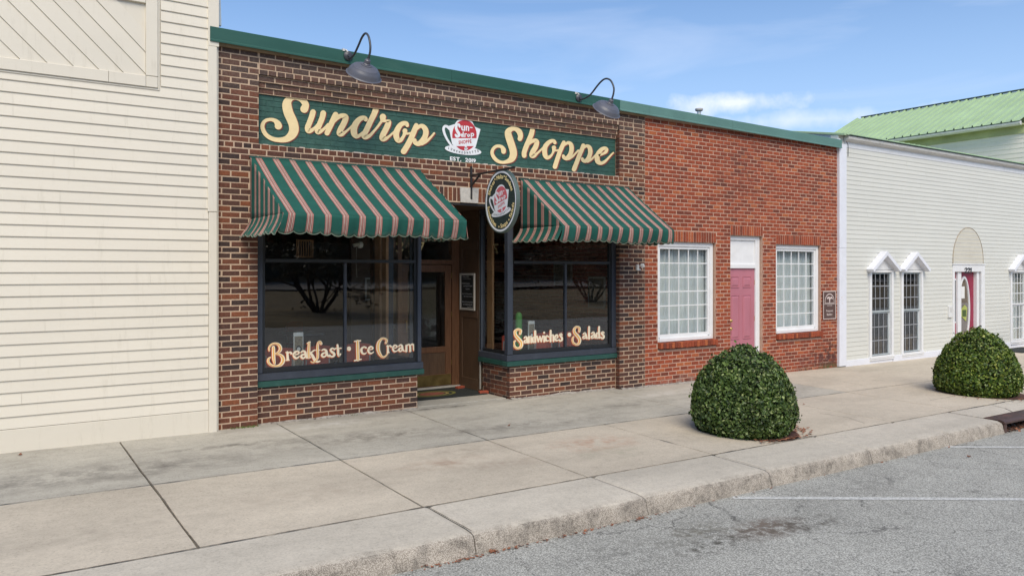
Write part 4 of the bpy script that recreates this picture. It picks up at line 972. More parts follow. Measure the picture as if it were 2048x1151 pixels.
# painted words on the display glass
def words(crop, plane, data, name):
    P = px_place(*crop, plane)
    for nm, mt, wk, dx, dy, base, sel in (('shadow', 'w_shadow', 1.15, -12, 14, .0008, 0), ('letters', 'w_cream', 1.0, 0, 0, .0060, 0), ('core', 'w_orange', .36, 0, 0, .0110, 1)):
      for (wname, w0, w1) in name:
        mb = MB(); sc = crop[2] / 12.4
        for i, (big, s) in enumerate(data):
            if (sel and not big) or not w0 <= i < w1: continue
            stroke_mesh(mb, s, lambda x, y, l, i=i: P(x, y, base + .00007 * i + .00003 * l), 0, wk, dx * sc, dy * sc, sharp=(len(s) == 2), cap=True)
        if mb.v: mb.build(wname + '_' + nm, M[mt], shop, fix=False)
E1 = [(1, [(272, 360, 80), (275, 500, 84), (280, 640, 84), (302, 765, 50)]), (1, [(168, 440, 42), (165, 370, 48), (220, 292, 50), (310, 264, 52), (400, 292, 72), (445, 370, 86), (432, 440, 80), (370, 498, 52), (312, 520, 42)]),
 (1, [(325, 520, 35), (430, 542, 62), (500, 610, 96), (508, 705, 100), (448, 790, 80), (335, 828, 50), (218, 798, 56), (145, 722, 64), (150, 650, 58), (195, 610, 38)]),
 (0, [(618, 480, 54), (622, 570, 58), (628, 665, 62)]), (0, [(585, 682, 26), (665, 678, 26)]), (0, [(580, 485, 28), (630, 500, 34), (688, 480, 40), (716, 512, 58)]),
 (0, [(785, 548, 30), (880, 525, 30), (905, 485, 44), (860, 455, 42), (800, 490, 58), (778, 560, 64), (812, 622, 54), (870, 620, 40), (915, 580, 28)]),
 (0, [(960, 482, 38), (1010, 450, 44), (1060, 482, 64), (1078, 560, 64), (1098, 615, 50), (1122, 622, 28)]), (0, [(1058, 532, 34), (980, 550, 48), (963, 600, 54), (1010, 632, 44), (1062, 592, 38)]),
 (1, [(1158, 240, 60), (1150, 400, 74), (1150, 540, 74), (1152, 612, 62)]), (0, [(1112, 258, 30), (1180, 225, 34)]), (0, [(1285, 432, 36), (1205, 488, 34)]), (0, [(1190, 495, 50), (1240, 565, 68), (1292, 660, 74), (1350, 718, 50), (1425, 702, 28)]), (0, [(1110, 622, 26), (1200, 612, 26)]),
 (1, [(1455, 265, 72), (1425, 215, 50), (1380, 262, 58), (1368, 400, 68), (1374, 540, 68), (1362, 630, 58), (1320, 690, 48), (1260, 735, 40), (1205, 715, 28)]), (0, [(1308, 432, 24), (1428, 425, 24)]),
 (0, [(1480, 432, 38), (1530, 410, 44), (1580, 450, 64), (1600, 540, 64), (1655, 585, 38)]), (0, [(1572, 490, 34), (1500, 512, 50), (1472, 562, 54), (1520, 596, 44), (1582, 560, 38)]),
 (0, [(1790, 412, 38), (1740, 382, 38), (1692, 412, 50), (1712, 462, 60), (1772, 510, 64), (1782, 558, 54), (1722, 592, 44), (1672, 560, 48)]),
 (0, [(1862, 300, 48), (1875, 420, 62), (1880, 520, 58), (1900, 570, 48), (1942, 520, 28)]), (0, [(1800, 388, 28), (1955, 380, 28)])]
F1 = [(0, [(170, 480, 108), (172, 490, 108)]), (1, [(400, 290, 84), (405, 520, 90), (410, 772, 86)]), (0, [(320, 292, 34), (400, 280, 36), (478, 274, 34)]), (0, [(315, 800, 34), (410, 780, 40), (497, 762, 30)]),
 (0, [(622, 462, 48), (570, 440, 44), (510, 480, 58), (500, 540, 64), (530, 608, 50), (590, 620, 40), (632, 588, 24)]),
 (0, [(700, 512, 28), (790, 497, 28), (798, 458, 44), (750, 430, 44), (700, 470, 54), (682, 540, 58), (720, 600, 50), (780, 602, 35), (822, 568, 24)]),
 (1, [(1145, 332, 58), (1172, 270, 60), (1120, 217, 50), (1040, 222, 60), (962, 320, 88), (940, 450, 98), (965, 580, 88), (1040, 690, 60), (1110, 700, 48), (1192, 618, 32)]),
 (0, [(1198, 410, 50), (1200, 500, 54), (1200, 580, 56)]), (0, [(1175, 592, 24), (1238, 584, 24)]), (0, [(1165, 420, 24), (1210, 425, 30), (1258, 402, 35), (1285, 432, 50)]),
 (0, [(1340, 472, 28), (1420, 457, 28), (1440, 420, 40), (1390, 392, 40), (1345, 430, 50), (1335, 500, 54), (1370, 555, 45), (1430, 547, 30), (1462, 520, 24)]),
 (0, [(1490, 417, 38), (1540, 382, 40), (1575, 420, 55), (1590, 510, 55), (1638, 547, 30)]), (0, [(1570, 462, 30), (1510, 477, 45), (1490, 522, 50), (1530, 555, 40), (1580, 522, 34)]),
 (0, [(1688, 400, 50), (1690, 480, 55), (1685, 550, 54)]), (0, [(1700, 405, 34), (1752, 374, 44), (1788, 430, 54), (1790, 548, 52)]), (0, [(1800, 395, 34), (1850, 364, 45), (1885, 420, 55), (1890, 520, 48), (1928, 530, 26)]), (0, [(1660, 556, 20), (1712, 550, 20)]), (0, [(1765, 556, 20), (1815, 550, 20)])]
H1 = [(1, [(248, 262, 44), (260, 200, 50), (205, 176, 44), (150, 215, 58), (160, 290, 64), (215, 360, 74), (270, 430, 70), (268, 510, 58), (200, 545, 40), (140, 510, 44), (125, 440, 44), (150, 400, 32)]),
 (0, [(328, 345, 28), (355, 320, 34), (380, 360, 45), (388, 432, 38)]), (0, [(375, 382, 24), (335, 400, 34), (335, 437, 34), (376, 425, 25)]),
 (0, [(415, 325, 38), (415, 432, 40)]), (0, [(420, 342, 24), (452, 316, 34), (465, 360, 40), (465, 428, 40)]),
 (0, [(540, 212, 44), (540, 330, 44), (542, 422, 40)]), (0, [(530, 342, 24), (500, 332, 30), (490, 380, 40), (505, 425, 34), (540, 412, 24)]),
 (0, [(575, 312, 35), (602, 412, 38)]), (0, [(602, 412, 26), (632, 330, 26)]), (0, [(632, 320, 35), (660, 410, 38)]), (0, [(660, 410, 26), (688, 305, 26)]),
 (0, [(715, 312, 38), (717, 410, 40)]), (0, [(715, 238, 36), (715, 246, 36)]), (0, [(800, 322, 34), (765, 302, 30), (745, 350, 42), (760, 400, 34), (802, 395, 24)]),
 (0, [(842, 200, 38), (840, 300, 42), (840, 408, 42)]), (0, [(850, 302, 24), (882, 287, 34), (897, 330, 40), (897, 405, 40)]),
 (0, [(935, 347, 24), (978, 337, 24), (975, 292, 34), (945, 292, 34), (930, 345, 42), (950, 395, 34), (992, 385, 24)]),
 (0, [(1062, 282, 30), (1042, 262, 30), (1025, 290, 38), (1060, 340, 42), (1060, 385, 38), (1022, 402, 34), (1008, 378, 28)]),
 (0, [(1208, 275, 72), (1208, 283, 72)]), (1, [(1400, 217, 44), (1405, 152, 44), (1350, 127, 40), (1305, 170, 54), (1310, 240, 60), (1370, 310, 70), (1408, 380, 64), (1392, 450, 54), (1340, 470, 40), (1280, 430, 40), (1270, 360, 40), (1290, 320, 28)]),
 (0, [(1480, 267, 30), (1510, 247, 34), (1530, 290, 42), (1548, 352, 34)]), (0, [(1520, 302, 24), (1480, 317, 34), (1480, 350, 34), (1525, 342, 24)]), (0, [(1592, 130, 40), (1590, 250, 42), (1592, 355, 42)]),
 (0, [(1645, 252, 30), (1675, 232, 34), (1695, 280, 42), (1712, 342, 34)]), (0, [(1685, 292, 24), (1645, 307, 34), (1645, 345, 34), (1690, 332, 24)]), (0, [(1787, 130, 40), (1785, 250, 42), (1795, 342, 38)]),
 (0, [(1775, 257, 24), (1745, 247, 30), (1735, 300, 40), (1750, 345, 34), (1785, 327, 24)]), (0, [(1880, 242, 30), (1855, 227, 30), (1837, 257, 38), (1875, 300, 42), (1875, 340, 38), (1842, 352, 34), (1828, 332, 28)])]
words((525, 665, 12.412), YB + .040, E1, (('breakfast', 0, 99),)); words((685, 660, 13.213), YB + .045, F1, (('dot', 0, 1), ('ice', 1, 6), ('cream', 6, 99))); words((1015, 640, 9.752), YB + .045, H1, (('sandwiches', 0, 17), ('dot', 17, 18), ('salads', 18, 99)))
# interior shell
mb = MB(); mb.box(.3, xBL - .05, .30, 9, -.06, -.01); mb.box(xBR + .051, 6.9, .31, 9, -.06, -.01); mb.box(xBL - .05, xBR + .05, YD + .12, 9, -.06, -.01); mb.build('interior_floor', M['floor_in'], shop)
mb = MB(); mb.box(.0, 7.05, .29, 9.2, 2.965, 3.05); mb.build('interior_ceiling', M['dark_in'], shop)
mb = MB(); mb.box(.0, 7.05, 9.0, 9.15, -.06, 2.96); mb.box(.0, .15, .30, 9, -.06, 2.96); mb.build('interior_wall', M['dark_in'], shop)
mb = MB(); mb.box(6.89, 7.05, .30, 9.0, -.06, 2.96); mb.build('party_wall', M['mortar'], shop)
mb = MB(); rnd = random.Random(9)
for k in range(36):
    y = .32 - (.11 if k % 2 else 0)
    while y < 5.5:
        v_, f_ = brick_geo(.205, .02, .06, rnd); mb.add([(6.872 + q[1] + rnd.uniform(0, .003), y - q[0] + .1, q[2] + .04 + k * .0725) for q in v_], f_); y += .217
mb.build('interior_brickwork', M['int_brick'], shop, fix=False, kind='stuff')
mb = MB(); mb.box(.0, 7.06, .28, 9.2, 4.3, 4.42); mb.build('roof', M['roofmat'], shop)
mb = MB(); mb.box(.6, xBL - .1, .215, .42, .585, .635); mb.box(xBR + .1, 6.4, .215, .42, .585, .635); mb.build('window_ledge', M['green_paint'], shop)
mb = MB(); mb.box(.16, .25, .30, 9, -.06, .0); mb.build('skirting', M['wood_dark'], shop)

# =================================================================== RED BRICK BUILDING
red = thing('red_brick_building', (7.07, 0, 0), 'low red brick building with two white grid windows, pink door and green roof cap', 'building')
B = Bricks(M['brick_red_o'], M['brick_red_j'], random.Random(21))
RX0, RX1 = 7.068, 12.66
W1 = (7.372, 8.853, .545, 2.43); DD = (9.262, 10.195, -.2, 2.584); W2 = (10.607, 12.075, .545, 2.438)
SO = [(7.40, 8.866, 2.43, 2.622), (9.262, 10.205, 2.584, 2.772), (10.607, 12.09, 2.438, 2.63)]
CHR = .0707
for k in range(-27, 42):
    zt = 2.772 - k * CHR; zc = zt - CHR / 2; h = CHR - .0135
    if zc > 4.655 - .0113 * 7.1: continue
    holes = []
    for (a, b_, z0_, z1_) in (W1, DD, W2, *SO):
        if z0_ - .012 < zc < z1_ + .004: holes.append((a - .004, b_ + .004))
    last = zc < zf(10) + .05
    for a, b_ in subtract(RX0, RX1, holes):
        if zc > 4.652 - .0113 * a + .01: continue
        narrow = (b_ - a) < .7
        Lp = .192; ph = RX0 + (0 if k % 2 else .096)
        if last: row(B, a, b_, zc, h, .008, .066, .010, a)
        else: row(B, a, b_, zc, h, .008, Lp, .0135, ph)
    # reveals on the right-hand jambs
    for (a, b_, z0_, z1_) in (W1, DD, W2):
        if z0_ < zc < z1_: row(B, .012, .085, zc, h, 0, .3, .011, 0, 'x', b_ + .003)
for (a, b_, z0_, z1_) in SO:
    n = round((b_ - a) / .0665); p_ = (b_ - a) / n
    for i in range(n): B.add((a + (i + .5) * p_, .006, (z0_ + z1_) / 2), p_ - .011, z1_ - z0_ - .010)
B.build(red)
mb = MB(); slab_holes(mb, RX0 - .006, RX1, -.3, 4.62, [(W1[0], W1[1] - .0, W1[2], W1[3]), (DD[0], DD[1], -.2, DD[3]), (W2[0], W2[1], W2[2], W2[3])], .0112, .25)
mb.build('mortar', M['mortar_red'], red, fix=False)
o = cap(7.071, 9.2, M['green_metal2'], red); cap(9.203, 12.665, M['green_metal2'], red)
mb = MB(); mb.box(7.08, 12.66, .25, 9, 4.25, 4.36); mb.build('roof', M['roofmat'], red)
for (a, b_) in ((W1[0] + .01, W1[1] + .004), (W2[0] + .006, W2[1] - .003)):
    n = 21; p_ = (b_ - a) / n
    for i in range(n):                                   # rowlock sill, each brick laid a little unevenly
        mb = MB(); x0 = a + i * p_; mb.box(x0 + .002, x0 + p_ - .004, -.052 - R.uniform(0, .006), .10, .565 + R.uniform(-.003, .003), .668 + R.uniform(-.004, .004), .006)
        mb.build('sill_brick', M['brick_red_o'], red)
    mb = MB(); mb.box(a + .003, b_ - .003, -.040, .10, .570, .660); mb.build('sill_mortar', M['mortar_red'], red)
def grid_window(parent, a, b_, z0_, z1_, cols, rows, fr, y, matf, glass='glass_clear', curtain=True):
    m1 = MB()
    m1.box(a, a + fr, y, y + .1, z0_, z1_, .004); m1.box(b_ - fr, b_, y, y + .1, z0_, z1_, .004); m1.box(a + fr, b_ - fr, y, y + .1, z1_ - fr, z1_, .004); m1.box(a + fr, b_ - fr, y - .02, y + .1, z0_, z0_ + fr * .8, .004)
    f = fr + .001; s_ = .045
    m1.box(a + f, a + f + s_, y + .02, y + .08, z0_ + fr, z1_ - fr - .001); m1.box(b_ - f - s_, b_ - f, y + .02, y + .08, z0_ + fr, z1_ - fr - .001)
    m1.box(a + f + s_, b_ - f - s_, y + .02, y + .08, z1_ - fr - s_, z1_ - fr - .001); m1.box(a + f + s_, b_ - f - s_, y + .02, y + .08, z0_ + fr * .8 + .001, z0_ + fr + .05)
    w_ = m1.build('window', matf, parent); WL[w_.name] = WL[parent.name]
    gx0, gx1, gz0, gz1 = a + f + s_, b_ - f - s_, z0_ + fr + .05, z1_ - fr - s_
    m2 = MB()
    for i in range(1, cols): x = gx0 + (gx1 - gx0) * i / cols; m2.box(x - .008, x + .008, y + .035, y + .045, gz0, gz1)
    for i in range(1, rows): z = gz0 + (gz1 - gz0) * i / rows; m2.box(gx0, gx1, y + .032, y + .034, z - .009, z + .009)
    m2.build('muntins', matf, w_)
    m3 = MB(); m3.box(gx0, gx1, y + .048, y + .052, gz0, gz1); m3.build('pane', M[glass], w_)
    if curtain:
        mc = MB(); n = 150; yc = y + .16
        for i in range(n + 1):
            u = i / n; x = gx0 - .1 + (gx1 - gx0 + .55) * u
            if .62 < u < .70: d = .015 * math.sin(u * 30)
            else: d = .030 * math.sin(u * 78 + 2 * math.sin(u * 9)) + .012 * math.sin(u * 190)
            mc.v += [(x, yc + d + .02 * math.sin(u * 5), gz0 - .02), (x, yc + d * .9, gz1 + .02)]
        mc.f = [(2 * i, 2 * i + 2, 2 * i + 3, 2 * i + 1) for i in range(n)]
        mc.build('curtain', M['curtain'], w_, smooth=True)
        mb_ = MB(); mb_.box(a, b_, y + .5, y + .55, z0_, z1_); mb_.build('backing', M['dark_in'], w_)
    return w_
grid_window(red, W1[0], W1[1] - .015, .675, 2.425, 5, 6, .075, .060, M['white_trim'])
grid_window(red, W2[0], W2[1] - .015, .675, 2.432, 5, 6, .075, .060, M['white_trim'])
# door set
mb = MB(); y = .07
mb.box(DD[0], DD[0] + .03, y, y + .1, -.15, 2.58); mb.box(DD[1] - .13, DD[1] - .01, y, y + .1, -.15, 2.58, .004); mb.box(DD[0] + .03, DD[1] - .13, y, y + .1, 2.50, 2.58, .004); mb.box(DD[0] + .03, DD[1] - .13, y - .004, y + .1, 1.965, 2.045, .004)
mb.box(DD[0] + .03, DD[1] - .13, y + .03, y + .06, 2.045, 2.50)
mb.build('door_surround', M['white_trim'], red)
dx0, dx1, dz0, dz1 = DD[0] + .004, DD[1] - .132, -.10, 1.962; yd = y + .03
mb = MB(); mb.box(dx0, dx1, yd, yd + .04, dz0, dz1); pd_ = mb.build('door', M['pink'], red); WL[pd_.name] = WL[red.name]
for (u0, u1) in ((.13, .44), (.56, .87)):
    for (z0_, z1_) in ((1.60, 1.81), (.62, 1.46), (-.02, .43)):
        a, b_ = dx0 + (dx1 - dx0) * u0, dx0 + (dx1 - dx0) * u1
        mb = MB()                                        # moulded edge and raised field
        P4 = lambda e, yy: [(a + e, yy, z0_ + e), (b_ - e, yy, z0_ + e), (b_ - e, yy, z1_ - e), (a + e, yy, z1_ - e)]
        L4 = [P4(0, yd - .0005), P4(.007, yd - .014), P4(.016, yd - .0012), P4(.024, yd - .0008), P4(.050, yd - .014)]
        vs = sum(L4, []); fs = []
        for r_ in range(4):
            for i in range(4): fs.append((r_ * 4 + i, r_ * 4 + (i + 1) % 4, (r_ + 1) * 4 + (i + 1) % 4, (r_ + 1) * 4 + i))
        fs.append((16, 17, 18, 19)); mb.add(vs, fs); mb.build('door_panel', M['pink'], pd_)
for z in (.83, .98):
    mb = MB(); mt = Matrix.Translation((dx0 + .06, yd, z)) @ Matrix.Rotation(math.pi / 2, 4, 'X')
    mb.lathe([(0, .0), (.026, .0), (.026, .008), (.011, .012), (.011, .035), (.026, .045), (.030, .058), (.022, .070), (0, .074)], mt, 16)
    autosmooth(mb.build('door_knob', M['gold'], pd_), 40)
for z in (.3, .95, 1.65):
    mb = MB(); mb.box(dx1 - .002, dx1 + .012, yd - .006, yd + .003, z, z + .09); mb.build('hinge', M['gold'], pd_)
# =================================================================== CLAPBOARD HELPERS
_pk = {}
def plank(parent, x0, x1, z0_, hgt, y, mat_, proud=.014, face='y', other=0):
    k = (round(x1 - x0, 3), round(hgt, 4), mat_.name, face, proud)
    if k not in _pk:
        l = x1 - x0; mb = MB(); pr = [(0, 0), (-proud, .000), (-proud - .001, .004), (-.0035, hgt + .006), (0, hgt + .006)]
        vs = []
        for s in (0, 1):
            for (yy, zz) in pr: vs.append((s * l, yy, zz))
        fs = [(i, (i + 1) % 5, 5 + (i + 1) % 5, 5 + i) for i in range(5)] + [(0, 1, 2, 3, 4), (9, 8, 7, 6, 5)]
        if face == 'x': vs = [(yy, -xx, zz) for xx, yy, zz in vs]
        mb.add(vs, fs); _pk[k] = mb.mesh('plank', mat_, (0, 0, 0))
    loc = (x0, y, z0_) if face == 'y' else (other, x1 if face == 'x' else x0, z0_)
    o = put('plank', _pk[k], loc, parent)
    return o
# =================================================================== CREAM BUILDING (left)
cream = thing('cream_siding_building', (-3.5, 0, 0), 'tall cream clapboard building with diagonal boarded panel at the left edge', 'building')
YP = -.05
xE = at(418, 600, YP - .03)[0]
pitch = .1252; zskirt = at(412, 820, YP)[2]
fx1 = at(319, 182, YP)[0]; fz0 = at(319, 182, YP)[2]           # outer corner of the framed panel
seams = {}
for (px, py) in ((26, 200), (26, 215), (148, 300), (148, 320), (120, 390), (120, 410), (182, 130), (90, 640), (300, 560), (40, 730), (250, 250), (43, 790)):
    q = at(px, py, YP); seams.setdefault(int((q[2] - zskirt) / pitch), []).append(q[0])
for k in range(0, 48):
    z = zskirt + .006 + k * pitch; 
    x_r = xE - .002
    x_l = -3.2 if z < fz0 - .03 else fx1 + .012
    if z > 6.0: break
    pts = [x_l] + sorted(x for x in seams.get(k, []) if x_l + .05 < x < x_r) + [x_r]
    for a, b_ in zip(pts[:-1], pts[1:]): plank(cream, a, b_ - .0015, z, pitch, YP, M['cream'], .017)
mb = MB(); mb.box(-3.2, .02, YP + .001, .3, -.1, 6.2); mb.box(-3.2, -.02, .3, 9, -.1, 6.2); mb.build('wall', M['cream'], cream)
mb = MB(); mb.box(-3.2, xE - .001, YP - .022, YP, -.08, zskirt, .004); mb.build('skirt_board', M['cream'], cream)
q = at(434, 500, YP - .03)[0]
mb = MB(); mb.box(xE, -.003, YP - .030, YP, -.06, 2.62, .004); mb.build('corner_board', M['cream'], cream)
mb = MB(); mb.box(xE - .012, -.004, YP - .036, YP, 2.622, 4.58, .004); mb.build('corner_board', M['cream'], cream)
mb = MB(); mb.box(xE - .008, .020, YP - .034, YP, 4.583, 6.2, .004); mb.build('corner_board', M['cream'], cream)
mb = MB(); mb.add([(.022, -.02, 6.2), (.062, -.02, 4.86), (.022, -.02, 4.86), (.022, .03, 6.2), (.062, .03, 4.86), (.022, .03, 4.86)], [(0, 1, 2), (3, 5, 4), (0, 3, 4, 1)]); mb.build('wall_flashing', M['galv'], cream)
# framed panel with diagonal boards
bw = .125
mb = MB(); mb.box(-3.2, fx1, YP - .02, YP, fz0, fz0 + .022, .003); mb.box(fx1 - .022, fx1, YP - .02, YP, fz0 + .022, 6.2, .003); mb.build('panel_edge_trim', M['cream'], cream)
xs1 = at(217, 160, YP - .03)[0]
for (a, b_) in ((-3.2, xs1), (xs1 + .003, fx1 - .024 - .125)): mb = MB(); mb.box(a, b_, YP - .036, YP, fz0 + .024, fz0 + .024 + bw, .004); mb.build('panel_frame', M['cream'], cream)
mb = MB(); mb.box(fx1 - .024 - .122, fx1 - .024, YP - .034, YP, fz0 + .024, fz0 + .024 + bw, .004); mb.build('panel_frame', M['cream'], cream)
mb = MB(); mb.box(fx1 - .024 - .124, fx1 - .024, YP - .038, YP, fz0 + .152, 6.2, .004); mb.build('panel_frame', M['cream'], cream)
ax, az0 = fx1 - .150, fz0 + .152
topz = at(290, 8, YP)[2] + .0
mb = MB(); mb.box(-3.2, ax, YP - .036, YP, topz, topz + .12, .004); mb.build('panel_frame', M['cream'], cream)
sp_ = .245
def clip_poly(poly, f):
    out = []
    for i in range(len(poly)):
        a, b_ = poly[i], poly[(i + 1) % len(poly)]; fa, fb = f(a), f(b_)
        if fa >= 0: out.append(a)
        if (fa >= 0) != (fb >= 0): t_ = fa / (fa - fb); out.append((a[0] + (b_[0] - a[0]) * t_, a[1] + (b_[1] - a[1]) * t_))
    return out
for i in range(-2, 17):                                        # board i lies between two 45-degree lines x + z = c
    c0_ = ax + az0 - i * sp_ + .02
    poly = [(-3.2, az0), (ax, az0), (ax, topz), (-3.2, topz)]
    poly = clip_poly(poly, lambda q, c=c0_: c - (q[0] + q[1])) if True else poly
    poly = clip_poly(poly, lambda q, c=c0_: (q[0] + q[1]) - (c - sp_ + .004))
    if len(poly) < 3: continue
    mb = MB(); n = len(poly)
    def dep(q, c=c0_): return YP - .004 - .013 * ((q[0] + q[1]) - (c - sp_)) / sp_ * 0 - (.016 - .012 * ((q[0] + q[1] - (c - sp_)) / sp_))
    vs = [(u, dep((u, v)), v) for u, v in poly] + [(u, YP, v) for u, v in poly]
    mb.add(vs, [tuple(range(n)), tuple(range(n, 2 * n))[::-1]] + [(j, j + n, (j + 1) % n + n, (j + 1) % n) for j in range(n)])
    mb.build('diagonal_board', M['cream'], cream)
# =================================================================== WHITE SIDING BUILDING (right)
white = thing('white_siding_building', (12.7, 0, 0), 'long white vinyl sided building with gutter, narrow pedimented windows and magenta door', 'building')
WX0, WX1 = 12.675, 24.5
cw0, cw1 = at(1677.5, 500, -.03)[0], at(1691.5, 500, -.03)[0]
mb = MB(); mb.box(cw0, cw1, -.05, .02, -.10, 2.40, .004); mb.build('corner_board', M['white_bright'], white)
mb = MB(); mb.box(cw0, cw1, -.052, .02, 2.403, 4.60, .004); mb.build('corner_board', M['white_bright'], white)
mb = MB(); mb.box(cw0 - .02, cw0 + .03, -.055, .02, 4.45, 4.70, .004); mb.build('corner_cap', M['white_bright'], white)
wins = [(13.80, 14.745), (15.085, 16.015), (20.48, 21.45)]
zw0, zw1 = .03, 1.93
dr0, dr1, drz = 17.42, 19.05, 2.06
WP = .0966; wz0 = .0
seam2 = {}
for (px, py) in ((1760, 375), (1720, 370), (1733, 425), (1735, 430), (1775, 440), (1850, 350), (1840, 370), (1790, 510), (1700, 480), (1980, 400), (1900, 360), (1960, 460), (1870, 420), (1930, 330), (1830, 470), (1755, 320), (1813, 328), (2000, 345)):
    q = at(px, py, 0); seam2.setdefault(int((q[2] - wz0) / WP), []).append(q[0])
for k in range(0, 47):
    z = wz0 + k * WP; hs = [(cw0, cw1)]
    for (a, b_) in wins:
        if z + WP > zw0 - .06 and z < zw1 + .02: hs.append((a - .02, b_ + .02))
        if zw1 + .02 <= z + WP * .5 < zw1 + .40: f_ = (zw1 + .42 - z) / .42; cxm = (a + b_) / 2; hw_ = (b_ - a) / 2 * f_; hs.append((cxm - hw_, cxm + hw_))
    if z < drz - .02: hs.append((dr0, dr1))
    for a, b_ in subtract(cw0, WX1, hs):
        pts = [a] + sorted(x for x in seam2.get(k, []) if a + .05 < x < b_ - .05) + [b_]
        for p0, p1 in zip(pts[:-1], pts[1:]): plank(white, round(p0, 2), round(p1, 2) - .0015, z, WP, 0, M['white_siding'], .011)
mb = MB(); slab_holes(mb, WX0, WX1, -.25, 4.80, [(a + .03, b_ - .03, zw0, zw1) for a, b_ in wins] + [(dr0 + .05, dr1 - .05, -.3, drz - .05)], .001, .18); mb.build('wall', M['white_siding'], white, fix=False)
mb = MB(); mb.box(WX0, WX1, .9, .95, -.2, 4.6); mb.box(WX0, WX0 + .03, .2, 9, -.2, 4.7); mb.build('inner_wall', plain('grey_inner_wall', (.22, .23, .25), .9), white)
for (a, b_, d) in ((cw1, 14.72, .03), (14.73, 17.0, .045), (19.1, 24.5, .03)):
    mb = MB(); mb.box(a, b_, -d, 0, zf(a) - .05, .002, .004); mb.build('skirt_board', M['white_bright'], white)
# gutter in sections, with the corrugated roof edge above
def gutter(p0, p1, horiz='x', parent=white, other=0, mat_=M['gutter']):
    mb = MB(); pr = [(0, .02), (-.10, .02), (-.115, .0), (-.105, -.05), (-.06, -.085), (0, -.09)]
    for t_, z in (p0, p1):
        for (yy, zz) in pr: mb.v.append((t_, -.012 + yy, z + zz) if horiz == 'x' else (other + yy - .012, t_, z + zz))
    n = 6; mb.f = [(i, (i + 1) % n, n + (i + 1) % n, n + i) for i in range(n)] + [tuple(range(n)), tuple(range(n, 2 * n))[::-1]]
    return mb.build('gutter', mat_, parent)
gzf = lambda x: 4.765 + (x - 12.8) * .0008
gx_ = [12.86, 14.16, 14.60, 15.92, 17.85, 19.1, 21.2, 24.5]
for a, b_ in zip(gx_[:-1], gx_[1:]): gutter((a + .002, gzf(a)), (b_ - .002, gzf(b_)))
mb = MB(); mb.box(cw1 + .001, WX1, -.012, 0, 4.55, 4.68); mb.build('fascia', M['white_trim'], white)
mb = MB(); n = 240                                             # ribbed roof sheet
x = 12.72; prof = []
while x < 24.5: prof += [(x, 0), (x + .17, 0), (x + .185, .028), (x + .205, .028), (x + .22, 0)]; x += .23
for yy, zz in ((-.15, 4.80), (6.5, 4.80 + 6.65 * .182)):
    for (u, h_) in prof: mb.v.append((u, yy, zz + h_))
k = len(prof); mb.f = [(i, i + 1, k + i + 1, k + i) for i in range(k - 1)]
a0_ = len(mb.v)
for (u, h_) in prof: mb.v.append((u, -.15, 4.795 - .012 + h_ * 0))
mb.f += [(i, a0_ + i, a0_ + i + 1, i + 1) for i in range(k - 1)]
mb.build('roof_sheet', M['roof'], white, fix=False)
mb = MB(); mb.box(12.84, WX1, -.152, -.10, 4.783, 4.799); mb.build('roof_edge', M['roof_dark'], white)
mb = MB(); mb.add([(12.70, .03, 4.36), (12.70, 6.4, 4.36), (12.70, 6.4, 5.955), (12.70, .03, 4.80), (12.73, .03, 4.36), (12.73, 6.4, 4.36), (12.73, 6.4, 5.955), (12.73, .03, 4.80)], [(0, 1, 2, 3), (7, 6, 5, 4), (0, 4, 5, 1), (3, 2, 6, 7), (0, 3, 7, 4)]); mb.build('corrugated_gable', M['galv'], white)
mb = MB()
for i in range(40): mb.tube([(12.697, .06 + i * .11, 4.42), (12.697, .06 + i * .11, 4.78 + i * .11 * .175)], .012, 5)
mb.build('gable_ribs', M['galv'], white)
mb = MB(); mb.add([(12.66, -.15, 4.80), (12.66, 6.5, 6.01), (12.73, 6.5, 6.01), (12.73, -.15, 4.80), (12.66, -.15, 4.765), (12.66, 6.5, 5.975), (12.73, 6.5, 5.975), (12.73, -.15, 4.765)], [(0, 1, 2, 3), (4, 7, 6, 5), (0, 4, 5, 1), (3, 2, 6, 7), (0, 3, 7, 4)]); mb.build('rake_trim', M['roof'], white)
mb = MB(); mb.tube([(12.87, -.06, 4.66), (12.93, -.06, 4.60), (12.99, -.03, 4.52), (13.0, -.02, 4.36)], .006, 6); mb.build('cable', M['charcoal'], white)
